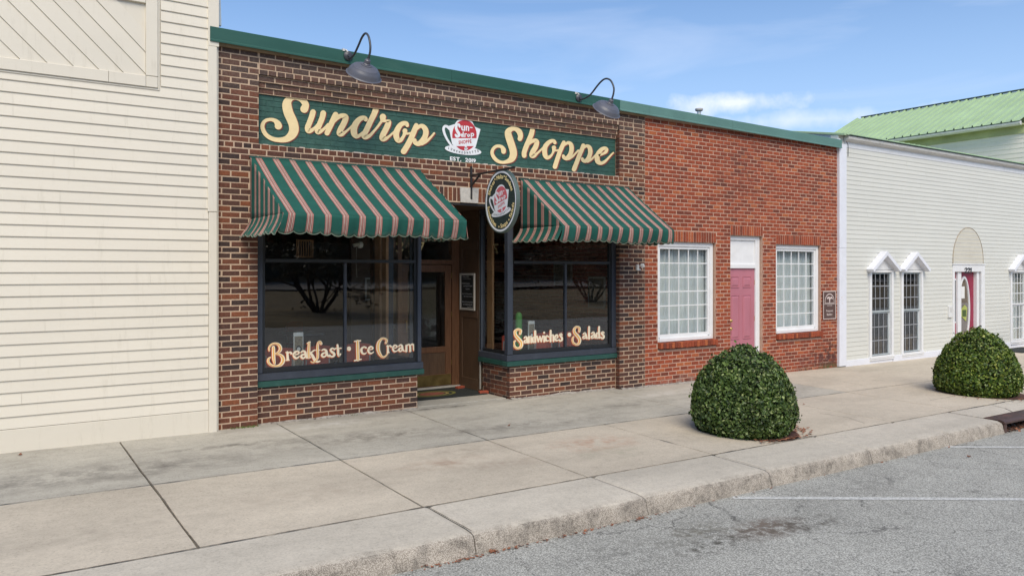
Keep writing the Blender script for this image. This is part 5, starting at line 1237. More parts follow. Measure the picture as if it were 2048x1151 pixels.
# narrow sash windows with pediments
for wi, (a, b_) in enumerate(wins):
    dark = wi < 2
    fr = .075; y0, y1 = -.045, .05
    mb = MB(); mb.box(a, a + fr, y0, y1, zw0, zw1, .006); mb.box(b_ - fr, b_, y0, y1, zw0, zw1, .006); mb.box(a + fr, b_ - fr, y0, y1, zw1 - .05, zw1, .004); mb.box(a - .01, b_ + .01, y0 - .02, y1, zw0 - .055, zw0, .006); mb.box(a - .005, b_ + .005, y0 - .01, y1, zw0 - .095, zw0 - .057, .006)
    f = mb.build('window', M['white_trim'], white); WL[f.name] = WL[white.name]
    zm = (zw0 + zw1) / 2 + .02; A_, B_ = a + fr, b_ - fr
    for (z0_, z1_, yy) in ((zm, zw1 - .05, .0), (zw0, zm - .002, .03)):
        s_ = .032; mb = MB(); mb.box(A_, A_ + s_, yy, yy + .04, z0_, z1_); mb.box(B_ - s_, B_, yy, yy + .04, z0_, z1_); mb.box(A_ + s_, B_ - s_, yy, yy + .04, z0_, z0_ + s_); mb.box(A_ + s_, B_ - s_, yy, yy + .04, z1_ - s_, z1_)
        mb.build('sash', M['galv'] if dark else M['white_trim'], f)
        mb = MB()
        for c in range(1, 4): x = A_ + s_ + (B_ - A_ - 2 * s_) * c / 4; mb.box(x - .009, x + .009, yy + .008, yy + .014, z0_ + s_, z1_ - s_)
        for c in range(1, 3): z = z0_ + s_ + (z1_ - z0_ - 2 * s_) * c / 3; mb.box(A_ + s_, B_ - s_, yy + .005, yy + .007, z - .010, z + .010)
        mb.build('muntins', M['dull_grey'] if dark else M['white_trim'], f)
        mb = MB(); mb.box(A_ + s_, B_ - s_, yy + .018, yy + .022, z0_ + s_, z1_ - s_); mb.build('pane', M['glass_dark'] if dark else M['glass'], f)
    if not dark:
        mc = MB(); n = 60
        for i in range(n + 1): u = i / n; mc.v += [(A_ - .1 + (B_ - A_ + .6) * u, .22 + .03 * math.sin(u * 40), zw0), (A_ - .1 + (B_ - A_ + .6) * u, .22 + .03 * math.sin(u * 40), zw1)]
        mc.f = [(2 * i, 2 * i + 2, 2 * i + 3, 2 * i + 1) for i in range(n)]; mc.build('curtain', M['curtain'], f, smooth=True)
    # pediment
    cxm = (a + b_) / 2; hz0, hz1 = zw1 + .012, zw1 + .39; ov = .10
    mb = MB(); mb.prism([(a, hz0), (b_, hz0), (cxm, hz1 - .03)], lambda u, v, d: (u, d, v), -.03, 0); mb.build('pediment', M['white_trim'], f)
    for s in (-1, 1):
        e0 = (cxm, hz1 + .03); e1 = (cxm + s * ((b_ - a) / 2 + ov), hz0 + .01); dxx, dzz = e1[0] - e0[0], e1[1] - e0[1]; l = math.hypot(dxx, dzz); nx, nz = -dzz / l * s, dxx / l * s
        if nz < 0: nx, nz = -nx, -nz
        mb = MB(); poly = [e0, e1, (e1[0] - nx * .07, e1[1] - nz * .07), (e0[0], e0[1] - .095)]
        mb.prism(poly, lambda u, v, d: (u, d, v), -.17, -.001); mb.build('pediment_rake', M['white_bright'], f)
# entrance with arch patch
mb = MB(); mb.box(dr0, dr0 + .075, -.04, .05, zf(17.5), drz, .004); mb.box(dr1 - .20, dr1 - .02, -.04, .05, zf(19), drz, .004); mb.box(dr0 + .076, dr1 - .201, -.04, .05, drz - .17, drz, .004); mb.box(dr0 - .02, dr1, -.055, .05, drz + .001, drz + .035, .004)
fr_ = mb.build('entrance_frame', M['white_trim'], white)
mb = MB(); X_a, X_b = at(1916, 620, .08)[0], at(1947, 620, .08)[0]
mb.box(at(1911.5, 620, .05)[0], X_a, .0, .09, zf(17.5), drz - .17); mb.box(X_b, at(1954, 620, .05)[0], .0, .09, zf(18), drz - .17); mb.build('mullion_post', M['white_trim'], white)
mb = MB(); mb.box(dr0 + .076, at(1911.5, 620, .05)[0], .05, .09, zf(17.5), drz - .17); mb.box(at(1954, 620, .05)[0], dr1 - .201, .05, .09, zf(18), drz - .17); mb.build('side_panel', M['magenta'], white)
for (a, b_) in ((dr0 + .10, at(1911.5, 620, .05)[0] - .02), (at(1954, 620, .05)[0] + .03, dr1 - .23)):
    mb = MB(); mb.box(a, b_, .030, .049, .62, 1.72, .004); mb.build('sidelight_frame', M['white_trim'], white)
    mb = MB(); mb.box(a + .025, b_ - .025, .024, .029, .66, 1.68); mb.build('pane', M['glass_dark'], white)
mb = MB(); mb.box(X_a, X_b, .08, .12, zf(17.8) + .02, drz - .17); d2 = mb.build('door', M['magenta'], white); WL[d2.name] = WL[white.name]
cx2, cz2 = (X_a + at(1937, 620, .07)[0]) / 2 + .02, .93; rx_, rz_ = .255, .80
ring = ell(0, 0, 1, 1, 40)[:-1]
mb = MB(); vs = []; 
for (k_, yy) in ((1.0, .079), (1.0, .055), (.84, .050), (.84, .079)): vs += [(cx2 + u * (rx_ + .035) * k_, yy, cz2 + v * (rz_ + .05) * (k_ if k_ == 1 else .93)) for u, v in ring]
n = 40; fs = [(r_ * n + i, r_ * n + (i + 1) % n, (r_ + 1) * n + (i + 1) % n, (r_ + 1) * n + i) for r_ in range(3) for i in range(n)]; mb.add(vs, fs); mb.build('oval_frame', M['white_trim'], d2)
mb = MB(); mb.add([(cx2 + u * rx_ * .96, .070, cz2 + v * rz_ * .99) for u, v in ring], [tuple(range(40))]); mb.build('oval_glass', M['glass'], d2)
mb = MB(); mb.add([(cx2 + u * rx_ * .97, .0795, cz2 + v * rz_ * .99) for u, v in ring], [tuple(range(40))]); mb.build('oval_backing', M['dark_in'], d2)
mb = MB(); mb.box(cx2 - .17, cx2 + .02, .062, .064, 1.22, 1.52); mb.build('notice', M['paper'], d2)
mb = MB(); mb.add([(cx2 - .16, .063, .78), (cx2 + .10, .063, .64), (cx2 + .16, .063, .98), (cx2 + .02, .063, 1.06), (cx2 - .15, .063, .96)], [(0, 1, 2, 3, 4)]); mb.build('sticker', M['yellow'], d2)
mb = MB(); mb.box(cx2 - .10, cx2 + .10, .0615, .0625, .76, .93); mb.build('sticker_print', M['leaf1'], d2)
# 221 in slanted black brushed numerals
mb = MB(); D3 = (1880, 450, 4.262); P = px_place(*D3, -.04)
for i, s in enumerate([[(213, 375, 7), (222, 364, 7), (231, 374, 8), (224, 390, 7), (211, 406, 7), (231, 405, 7)], [(237, 375, 7), (246, 364, 7), (253, 374, 8), (247, 390, 7), (235, 406, 7), (254, 405, 7)], [(259, 372, 6), (268, 364, 8), (265, 406, 8)]]): stroke_mesh(mb, s, lambda x, y, l, i=i: P(x, y, .012 + .0004 * i + .0002 * l), 0, sharp=(i == 2))
mb.build('house_number', M['black_letter'], white, fix=False)
# faded arch patch over the entrance
ac = (dr0 + dr1) / 2 - .02; aw, ah = .77, .90; az1 = drz + .04
mb = MB(); poly = [(ac - aw, az1), (ac + aw, az1)] + [(ac + aw * math.cos(math.radians(a)), az1 + .08 + (ah - .08) * math.sin(math.radians(a))) for a in range(0, 181, 10)]
vs = []
mb.prism(poly, lambda u, v, d: (u, d, v), -.0145, -.0005); mb.build('arch_patch', plain('faded_arch_siding', (.60, .57, .48), .7, var=.06, dirt=(.45, .40, .3, .3)), white)
mb = MB()
for k in range(int((az1 - wz0) / WP), int((az1 + ah - wz0) / WP) + 1):
    z = wz0 + k * WP; 
    if z <= az1 + .01: continue
    s_ = max(0, 1 - max(0, (z - az1 - .08) / (ah - .08)) ** 2) ** .5
    if s_ > .1: mb.box(ac - aw * s_ + .02, ac + aw * s_ - .02, -.0185, -.0150, z, z + .012)
mb.build('arch_patch_laps', M['gutter'], white)
mb = MB(); mb.tube([(ac - aw, -.015, az1)] + [(ac - aw * math.cos(math.radians(a)), -.016, az1 + .08 + (ah - .08) * math.sin(math.radians(a))) for a in range(0, 181, 6)] + [(ac + aw, -.015, az1)], .008, 6); mb.build('arch_bead', plain('rusty_bead', (.34, .27, .19), .8, var=.3), white)
q0, q1 = at(1894, 611, 0), at(1902, 634, 0)
mb = MB(); mb.box(q0[0], q1[0], -.05, 0, q1[2], q0[2], .006); o = mb.build('meter_box', M['white_plastic'], None, cat='box', label='small pale grey utility box on white siding beside the magenta door')
mb = MB(); mb.box(q0[0] + .05, q1[0] - .05, -.058, -.051, q1[2] + .14, q0[2] - .04, .004); oc = mb.build('lid', M['gutter'], o)
mb = MB(); q = at(2030, 708, -.3); mb.box(19.4, 20.9, -.75, -.1, gz(20, -.4) + .004, gz(20, -.4) + .018); mb.build('floor_mat', M['mat'], cat='mat', label='black mat lying on the pavement behind the far clipped bush')
# =================================================================== REAR BUILDING with green roof
XW = 22.0
rear = thing('green_roof_building', (XW, 6, 0), 'bigger pale sided building with light green ribbed metal roof rising behind', 'building')
ze = atx(2048, 246, XW)[2]; yy0, yy1 = .21, 8.2
zrg = atx(2048, 181, XW + 2.6)[2]; yrg = atx(1724, 236, XW + 2.6)[1]
mb = MB(); mb.box(XW + .001, XW + 6, yy0, yrg - .2, 4.0, ze - .02); mb.build('wall', M['rear_siding'], rear)
for k in range(16):
    z = ze - .42 - k * .135
    if z < 4.2: break
    plank(rear, yy0, 3.0 + (k % 3) * .9, z, .135, 0, M['rear_siding'], .014, 'x', XW); plank(rear, 3.0 + (k % 3) * .9 + .003, yrg - .2, z, .135, 0, M['rear_siding'], .014, 'x', XW)
mb = MB(); mb.box(XW - .30, XW, yy0, yrg - .1, ze - .07, ze - .03); mb.box(XW - .05, XW, yy0, yrg - .15, ze - .28, ze - .072); mb.build('eave_trim', M['olive_trim'], rear)
for a, b_ in ((yy0, 1.2), (1.205, 4.5), (4.505, yrg - .05)): gutter((a, ze - .005), (b_, ze - .005), 'y', rear, XW - .29, M['gutter'])
mb = MB(); prof = []; y_ = yy0
while y_ < yrg: prof += [(y_, 0), (y_ + .19, 0), (y_ + .200, .05), (y_ + .222, .05), (y_ + .24, 0)]; y_ += .26
for (xx, zz) in ((XW - .42, ze + .02), (XW + 2.6, zrg), (XW + 6.2, ze)):
    for (u, h_) in prof: mb.v.append((xx, u, zz + h_))
k = len(prof)
for r_ in range(2): mb.f += [(r_ * k + i, r_ * k + i + 1, (r_ + 1) * k + i + 1, (r_ + 1) * k + i) for i in range(k - 1)]
mb.build('roof_sheet', M['roof'], rear, fix=False)
mb = MB(); mb.box(XW - .425, XW - .40, yy0, yrg, ze - .0, ze + .018); mb.build('roof_edge', M['roof_dark'], rear)
mb = MB(); mb.box(XW + 2.55, XW + 2.65, yy0, yrg + .02, zrg + .02, zrg + .055); mb.build('ridge_cap', M['roof_dark'], rear)

# =================================================================== AWNINGS
def awning(x0, x1, zt, yf, zfz, drop, label, rep, u0):
    aw_ = thing('awning', ((x0 + x1) / 2, 0, zt), label, 'awning', 'striped awnings over the display windows')
    def cloth(name, grid, uvs, thick=.004, smooth=True):
        nv = len(grid); nh = len(grid[0]); mb = MB(); mb.v = [q for r_ in grid for q in r_]
        mb.f = [(j * nh + i, j * nh + i + 1, (j + 1) * nh + i + 1, (j + 1) * nh + i) for j in range(nv - 1) for i in range(nh - 1)]
        o = mb.build(name, M['awning'], aw_, fix=False, smooth=smooth); uvl = o.data.uv_layers.new(name='UVMap'); fl = [u for r_ in uvs for u in r_]
        for lp in o.data.loops: uvl.data[lp.index].uv = fl[lp.vertex_index]
        s = o.modifiers.new('thickness', 'SOLIDIFY'); s.thickness = thick; s.offset = 0
        return o
    nx, ny = 90, 12; U = lambda x: (x - x0) / rep + u0
    sag = lambda u, v: .012 * math.sin(math.pi * v) * (1 - .0) + .011 * mnoise.noise(Vector((u * 6 + x0, v * 2.2, 0))) + .004 * mnoise.noise(Vector((u * 21, v * 5, x0)))
    grid = [[(x0 + (x1 - x0) * i / nx, -.02 + (yf + .02) * j / ny, zt + (zfz - zt) * j / ny - sag(i / nx, j / ny)) for i in range(nx + 1)] for j in range(ny + 1)]
    cloth('canopy', grid, [[(U(x0 + (x1 - x0) * i / nx), 1) for i in range(nx + 1)] for j in range(ny + 1)])
    # front valance with scalloped hem, hanging in slight folds and drawn back a little
    per = .142; nvx = 240; rows_ = 7
    def hang(s_, length, edge):     # distance along, returns extra hem drop (scallops)
        t_ = (s_ / per) % 1.0
        return .036 * (math.sin(math.pi * t_) ** .6) if 0 < t_ < 1 else 0
    grid, uvs = [], []
    L_ = x1 - x0
    for j in range(rows_ + 1):
        r_ = j / rows_; g, uu = [], []
        for i in range(nvx + 1):
            s_ = L_ * i / nvx; x = x0 + s_; d = (drop - .036 + hang(s_, L_, 0)) * r_
            fold = .018 * r_ * math.sin(s_ * 9 + x0) + .010 * r_ * math.sin(s_ * 23 + 1 + x0)
            ed = math.exp(-min(s_, L_ - s_) / .12)
            g.append((x + (.05 * r_ * (-1 if s_ < L_ / 2 else .0)) * ed, yf - .004 + .055 * r_ * r_ + fold - .02 * ed * r_, zfz - d + .012 * math.sin(s_ * 5 + x0) * r_))
            uu.append((U(x), 1 - r_))
        grid.append(g); uvs.append(uu)
    cloth('front_valance', grid, uvs)
    mb = MB(); mb.tube([tuple(Vector(q) + Vector((0, -.001, 0))) for q in grid[-1]], .0045, 5); mb.build('hem', M['hem'], aw_)
    # side curtains: triangle above, hanging strip below flaring outwards
    for sx, xs_ in ((-1, x0), (1, x1)):
        n = 30; grid, uvs = [], []
        for j in range(9):
            r_ = j / 8; g, uu = [], []
            for i in range(n + 1):
                yy = -.02 + (yf + .02) * i / n; top = zt + (zfz - zt) * i / n; bot = zfz
                g.append((xs_ + sx * .004 * math.sin(i * .9), yy, top + (bot - top) * r_)); uu.append((yy / .178 + .05, 1))
            grid.append(g); uvs.append(uu)
        cloth('side_panel', grid, uvs)
        grid, uvs = [], []; n = 110
        for j in range(rows_ + 1):
            r_ = j / rows_; g, uu = [], []
            for i in range(n + 1):
                s_ = abs(yf) * i / n; yy = -.0 - s_; d = (drop - .036 + hang(s_, 1, 0)) * r_
                fl_ = (.13 if sx < 0 else .05) * r_ ** 1.5 * (1 - .35 * i / n)
                g.append((xs_ + sx * fl_ + .010 * r_ * math.sin(s_ * 17), yy + .02 * r_, zfz - d + .01 * r_ * math.sin(s_ * 8))); uu.append((-s_ / .178 + .05, 1 - r_))
            grid.append(g); uvs.append(uu)
        cloth('side_valance', grid, uvs)
        mb = MB(); mb.tube(grid[-1], .0045, 5); mb.build('hem', M['hem'], aw_)
    mb = MB(); r_ = .012
    mb.tube([(x0 + .01, yf + .02, zfz - .02), (x1 - .01, yf + .02, zfz - .02)], r_, 8)
    for xs_ in (x0 + .02, x0 + L_ / 3, x0 + 2 * L_ / 3, x1 - .02): mb.tube([(xs_, -.02, zt - .03), (xs_, yf + .02, zfz - .02), (xs_, -.01, zfz - .02)], r_, 8)
    mb.build('frame', M['iron'], aw_)
    mb = MB(); mb.box(x0 - .01, x1 + .01, -.035, -.001, zt - .012, zt + .010, .003); mb.build('head_rail', M['green_paint'], aw_)
awning(.405, 2.735, 3.318, -1.27, 2.556, .235, 'green awning with pink stripes over the Breakfast window, left of the hanging sign', .2085, .35)
awning(4.45, 6.655, 3.308, -1.05, 2.560, .225, 'green awning with pink stripes over the Sandwiches window, right of the hanging sign', .2050, .42)

# =================================================================== GOOSENECK LAMPS
def goose(px_pts, xp, label, tiltc, neck, center):
    base = atx(*px_pts[0], xp); zc = base[2]; yw = -.098
    lamp = thing('gooseneck_lamp', (xp, yw, zc), label, 'lamp', 'gooseneck lamps over the painted sign')
    mb = MB(); mt = Matrix.Translation((xp, yw, zc)) @ Matrix.Rotation(math.pi / 2, 4, 'X')
    mb.lathe([(0, 0), (.062, 0), (.062, .012), (.048, .026), (.022, .034), (.022, .05), (0, .05)], mt, 24); autosmooth(mb.build('wall_canopy', M['lamp_dark'], lamp), 30)
    pts = [(xp, yw - .03, zc)] + [atx(a, b_, xp) for a, b_ in px_pts[1:]]
    sp2 = spline([tuple(q) for q in [(p_[1], p_[2], 0) for p_ in pts]], 6)
    mb = MB(); mb.tube([(xp, a, b_) for a, b_, _ in sp2], .0140, 10); autosmooth(mb.build('arm', M['lamp_dark'], lamp), 50)
    nk = Vector(atx(*neck, xp)); ct = Vector(atx(*center, xp)); ax_ = (ct - nk).normalized()
    rot = Vector((0, 0, -1)).rotation_difference(ax_).to_matrix().to_4x4(); l = (ct - nk).length
    mt = Matrix.Translation(nk) @ rot
    k = l / .235
    pr = [(.018, .02), (.024, .0), (.036, -.01), (.040, -.055), (.048, -.062), (.048, -.070), (.070, -.076), (.070, -.084), (.085, -.088), (.120, -.098), (.150, -.115), (.158, -.118), (.162, -.126), (.180, -.145), (.198, -.175), (.206, -.205), (.214, -.222), (.228, -.232), (.226, -.237)]
    inn = [(.204, -.218), (.190, -.170), (.160, -.128), (.120, -.104), (.05, -.09), (0, -.09)]
    mb = MB(); mb.lathe([(r_ , z * k) for r_, z in pr + inn], mt, 48); autosmooth(mb.build('shade', M['lamp'], lamp), 28)
    mb = MB(); mb.lathe([(.0, -.088 * k), (.02, -.09 * k), (.032, -.13 * k), (.028, -.16 * k), (0, -.175 * k)], mt, 16); autosmooth(mb.build('bulb', M['white_plastic'], lamp), 60)
    mb = MB(); mb.tube([(xp - .05, yw + .05, zc + .075), (xp - .03, yw - .01, zc + .07), (xp - .01, yw - .02, zc + .045)], .010, 6); mb.box(xp - .075, xp - .045, yw - .004, yw + .04, zc + .055, zc + .085); mb.build('conduit', M['gutter'], lamp)
goose([(691, 115), (698, 116), (704, 114), (710, 106), (717, 91), (724, 75), (731, 67), (737, 73), (740.5, 90), (740, 105), (736.5, 118)], 1.64, 'dark grey gooseneck lamp over the word Sundrop, nearer the cream building', 0, (736, 119), (727.5, 151))
goose([(1150, 198), (1158, 199), (1170, 196.5), (1182, 188), (1196, 170), (1206, 160), (1214, 157.5), (1222, 162), (1227.5, 175), (1227, 187), (1223.5, 199)], 5.52, 'dark grey gooseneck lamp over the word Shoppe, above the right-hand awning', 0, (1223.5, 199), (1212.5, 222))

# =================================================================== HANGING SIGN
xs_ = 3.58
sign = thing('hanging_sign', (xs_, -.86, 2.87), 'oval black and gold sign with cup emblem hanging from an iron bracket', 'sign')
c_ = (xs_, (atx(970, 430, xs_)[1] + atx(1036, 402, xs_)[1]) / 2, (atx(1006, 338, xs_)[2] + atx(1003, 466, xs_)[2]) / 2)
ry_, rz_ = abs(atx(970, 430, xs_)[1] - atx(1034, 402, xs_)[1]) / 2, (atx(1006, 338, xs_)[2] - atx(1003, 466, xs_)[2]) / 2
mb = MB(); n = 72
prof = [(1.0, .045), (1.0, -.002), (.985, -.010), (.955, -.010), (.948, -.004)]
vs = []
ringu = [(math.cos(2 * math.pi * i / n), math.sin(2 * math.pi * i / n)) for i in range(n)]
for k_, dx in prof: vs += [(c_[0] + dx, c_[1] + u * ry_ * k_, c_[2] + v * rz_ * k_) for u, v in ringu]
fs = [(r_ * n + i, r_ * n + (i + 1) % n, (r_ + 1) * n + (i + 1) % n, (r_ + 1) * n + i) for r_ in range(len(prof) - 1) for i in range(n)] + [tuple(range(n))]
mb.add(vs, fs); M['sign_edge'] = plain('greygreen_sign_edge', (.085, .12, .105), .5); autosmooth(mb.build('sign_rim', M['sign_edge'], sign), 35)
m, t, b = new_mat('carved_dark_sign_face'); p = pos(t); nn = noise_(t, 20, 6, .7, scaled(t, p, (1, .6, 5)), 1.2)
t.links.new(ramp(t, nn.outputs['Fac'], [(.35, (.010, .020, .018)), (.6, (.028, .048, .042)), (.75, (.07, .09, .08))]), b.inputs['Base Color']); b.inputs['Roughness'].default_value = .55; bump(t, b, nn.outputs['Fac'], .8, .01); M['sign_face'] = m
mb = MB(); mb.add([(c_[0] - .0045, c_[1] + u * ry_ * .95, c_[2] + v * rz_ * .95) for u, v in ringu], [tuple(range(n))]); mb.build('sign_face', M['sign_face'], sign, fix=False)
mb = MB(); vs = [(c_[0] - .0075, c_[1] + u * ry_ * k_, c_[2] + v * rz_ * k_) for k_ in (.950, .892) for u, v in ringu] + [(c_[0] - .0045, c_[1] + u * ry_ * k_, c_[2] + v * rz_ * k_) for k_ in (.892, .950) for u, v in ringu]
mb.add(vs, [(r_ * n + i, r_ * n + (i + 1) % n, ((r_ + 1) % 4) * n + (i + 1) % n, ((r_ + 1) % 4) * n + i) for r_ in range(4) for i in range(n)]); mb.build('white_ring', M['logo_white'], sign)
sg = (ry_ * 1.20) / abs(lg(905, 800)[0] - lg(90, 400)[0]) * 1.08
ca, sa = math.cos(math.radians(8)), math.sin(math.radians(8))
logo(sign, lambda u, v, d: (c_[0] - .006 - d, c_[1] - (u * ca - v * sa) * sg - .0, c_[2] + (u * sa + v * ca) * sg * 1.02 + .0), M['logo_pink'])
def ring_text(s, a0, a1, flip):
    mb = MB()
    """letters along the oval between two clock angles (degrees, 0 = top, positive clockwise as read)"""
    ws = [(.22 if ch == ' ' else glyph(ch, .02)[2] + .07) for ch in s]; tot = sum(ws); acc = 0; hgt = rz_ * .185
    for ch, w_ in zip(s, ws):
        a = math.radians(a0 + (a1 - a0) * (acc + w_ / 2) / tot); acc += w_
        if ch == ' ': continue
        rr = .775
        u, v = math.sin(a), math.cos(a); bu, bv = u * ry_ * rr, v * rz_ * rr
        th = -a if not flip else -a + math.pi
        vs, fs, ww = glyph(ch, .02); cth, sth = math.cos(th), math.sin(th); sc_ = hgt
        mb.add([(c_[0] - .009, c_[1] - (bu + ((q[0] - ww / 2) * cth - (q[1] - .34) * sth) * sc_), c_[2] + bv + ((q[0] - ww / 2) * sth + (q[1] - .34) * cth) * sc_) for q in vs], fs)
    mb.build('ring_lettering', M['gold_letter'], sign, fix=False)
ring_text('Shakes', -72, -30, False); ring_text('Malts', -19, 13, False); ring_text('Sundaes', 22, 68, False)
ring_text('Sandwiches', 262 , 200, True); ring_text('Soups', 180, 147, True); ring_text('Salads', 133, 96, True)
for a in (-26, 17, 187, 139):
    mb = MB()
    a_ = math.radians(a); cy, cz = c_[1] - math.sin(a_) * ry_ * .80, c_[2] + math.cos(a_) * rz_ * .80
    mb.add([(c_[0] - .009, cy + .013 * u, cz + .013 * v) for u, v in ringu[::6]], [tuple(range(12))])
    mb.build('ring_dot', M['gold_letter'], sign, fix=False)
# iron bracket
mb = MB(); zt_, zb_ = at(938, 332, -.02)[2], at(940, 398, -.02)[2]
mb.box(xs_ - .022, xs_ + .008, -.028, -.002, zb_, zt_, .004)
pa = Vector(atx(941, 352, xs_)); pb = Vector(atx(1031, 325, xs_)); 
mb.box(xs_ - .018, xs_ + .004, pb.y, -.028, pa.z - .01, pa.z + .018, .004)
mb.build('bracket_arm', M['iron'], sign)
mb = MB(); mb.tube([(xs_ - .007, -.03, zb_ + .20), (xs_ - .007, -.26, pa.z - .005)], .016, 6); mb.build('bracket_brace', M['iron'], sign)
mb = MB()
for dy in (.14, -.14): mb.tube([(xs_ + .01, c_[1] + dy, c_[2] + rz_ * .95), (xs_ - .005, c_[1] + dy, pa.z)], .006, 6)
mb.build('sign_hanger', M['iron'], sign)

# =================================================================== CLIPPED BUSHES
def bush(cx, cy, rad, hgt, seed, mat_, nleaf, ll, label, prof):
    rnd = random.Random(seed); zb = gz(cx, cy)
    t_ = thing('clipped_bush', (cx, cy, zb), label, 'bush', 'clipped bushes along the kerb')
    def rad_at(h):
        for (h0, r0), (h1, r1) in zip(prof[:-1], prof[1:]):
            if h0 <= h <= h1: return r0 + (r1 - r0) * (h - h0) / (h1 - h0)
        return 0
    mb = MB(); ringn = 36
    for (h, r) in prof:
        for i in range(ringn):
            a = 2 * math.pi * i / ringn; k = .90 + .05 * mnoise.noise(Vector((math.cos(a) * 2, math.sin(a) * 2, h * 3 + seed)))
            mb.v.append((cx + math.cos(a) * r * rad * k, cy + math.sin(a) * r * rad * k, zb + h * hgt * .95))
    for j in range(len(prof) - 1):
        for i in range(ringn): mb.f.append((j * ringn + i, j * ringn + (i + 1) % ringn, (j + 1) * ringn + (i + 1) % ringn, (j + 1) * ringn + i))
    mb.build('inner_twigs', M['leafcore'], t_)  # solid near-black hull, its colour stands in for shade behind the leaves
    # cumulative area for even leaf spread
    hs = [i / 60 for i in range(61)]; wts = [max(.05, rad_at(h)) for h in hs]; wts = [w_ + (.35 if h > .85 else 0) for w_, h in zip(wts, hs)]
    mb = MB()
    for i in range(nleaf):
        h = rnd.choices(hs, wts)[0] + rnd.uniform(-.008, .008); h = max(.01, min(1, h)); a = rnd.uniform(0, 2 * math.pi)
        r0 = rad_at(h); lump = 1 + .055 * mnoise.noise(Vector((math.cos(a) * 2.2, math.sin(a) * 2.2, h * 3.0 + seed))) + .035 * mnoise.noise(Vector((math.cos(a) * 7, math.sin(a) * 7, h * 8 + seed)))
        dpt = rnd.random() ** 2 * .11 - (.02 if rnd.random() > .04 else .055); rr = r0 * rad * lump - dpt
        if h > .93: rr = rnd.uniform(0, r0 * rad)
        c = Vector((cx + math.cos(a) * rr, cy + math.sin(a) * rr, zb + h * hgt * lump - (dpt if h > .8 else 0)))
        e = .03; sl = (rad_at(min(1, h + e)) - rad_at(max(0, h - e))) * rad / (2 * e * hgt)
        nrm = Vector((math.cos(a), math.sin(a), -sl)).normalized()
        if h > .93: nrm = Vector((math.cos(a) * .4, math.sin(a) * .4, 1)).normalized()
        tang = Vector((rnd.gauss(0, 1), rnd.gauss(0, 1), rnd.gauss(.25, 1))); d = (tang - nrm * tang.dot(nrm) * .75 + nrm * rnd.uniform(.1, .9)).normalized()
        s_ = d.cross(nrm + Vector((rnd.gauss(0, .8), rnd.gauss(0, .8), rnd.gauss(0, .8)))).normalized(); up = s_.cross(d).normalized()
        l = ll * rnd.uniform(.6, 1.25); w_ = l * rnd.uniform(.24, .34); cup = l * rnd.uniform(.04, .14)
        b0 = c - d * l * .5
        vs = [b0, b0 + d * l * .32 + s_ * w_ + up * cup, b0 + d * l * .72 + s_ * w_ * .78 + up * cup * .9, b0 + d * l - up * cup * .5, b0 + d * l * .72 - s_ * w_ * .78 + up * cup * .9, b0 + d * l * .32 - s_ * w_ + up * cup, b0 + d * l * .5]
        mb.add(vs, [(0, 1, 6), (1, 2, 6), (2, 3, 6), (3, 4, 6), (4, 5, 6), (5, 0, 6)])
    mb.build('foliage', mat_, t_, fix=False, kind='stuff')
    mb = MB()
    for i in range(9): a = 2 * math.pi * i / 9; mb.tube([(cx + math.cos(a) * .07, cy + math.sin(a) * .07, zb - .02), (cx + math.cos(a) * .2, cy + math.sin(a) * .2, zb + .3), (cx + math.cos(a) * .4, cy + math.sin(a) * .4, zb + .6)], [.015, .012, .006], 6)
    mb.build('stems', M['bark'], t_)
bush(5.67, -3.20, .625, 1.05, 3, M['leaf1'], 19000, .047, 'dark green clipped dome bush in front of the pink door', [(0, .80), (.08, .93), (.2, 1.0), (.32, .985), (.45, .95), (.58, .88), (.70, .78), (.80, .66), (.88, .54), (.94, .40), (1.0, .2)])
bush(11.80, -3.18, .655, 1.08, 8, M['leaf2'], 15500, .048, 'lighter green cone shaped bush in front of the magenta door', [(0, .82), (.1, .96), (.2, 1.0), (.32, .98), (.45, .92), (.58, .83), (.70, .71), (.80, .58), (.88, .45), (.94, .33), (1.0, .12)])
# planting pits: bare mulch
for (cx, cy, r_, lb) in ((5.76, -3.20, .62, 'reddish mulch pit'), (11.9, -3.2, .70, 'reddish mulch pit under the far bush')):
    mb = MB(); n = 40
    for j, k_ in enumerate((0, .5, 1)):
        for i in range(n): a = 2 * math.pi * i / n; rr = r_ * k_ * (1 + .05 * math.sin(a * 3)); x, y = cx + rr * math.cos(a), cy + rr * math.sin(a); mb.v.append((x, y, gz(x, y) + .012 - .006 * (k_ == 1) + .006 * mnoise.noise(Vector((x * 9, y * 9, 0)))))
    for j in range(2):
        for i in range(n): mb.f.append((j * n + i, j * n + (i + 1) % n, (j + 1) * n + (i + 1) % n, (j + 1) * n + i))
    mb.build('soil', M['mulch'], kind='structure', fix=False)
def leaf_bits(name, pts, mat_, size, rnd, label=None, kind='stuff'):
    mb = MB()
    for (x, y, z) in pts:
        a = rnd.uniform(0, 6.28); s = size * rnd.uniform(.5, 1.3); u = Vector((math.cos(a), math.sin(a), rnd.uniform(-.2, .3))); v = Vector((-math.sin(a), math.cos(a), rnd.uniform(-.3, .3)))
        c = Vector((x, y, z + s * .2)); mb.add([c - u * s, c - u * .3 * s + v * .6 * s, c + u * .9 * s + Vector((0, 0, .3 * s)), c - u * .1 * s - v * .55 * s], [(0, 1, 3), (1, 2, 3)])
    return mb.build(name, mat_, kind=kind, fix=False)
rnd = random.Random(31); pts = []
for i in range(90): a = rnd.uniform(-2.3, .4); r_ = rnd.uniform(.60, .80); x, y = 5.72 + r_ * math.cos(a), -3.2 + r_ * math.sin(a); pts.append((x, max(y, -3.83), gz(x, y) + .014))
for i in range(26): x = rnd.gauss(6.3, .12); y = rnd.uniform(-3.75, -3.3); pts.append((x, y, gz(x, y) + .012))
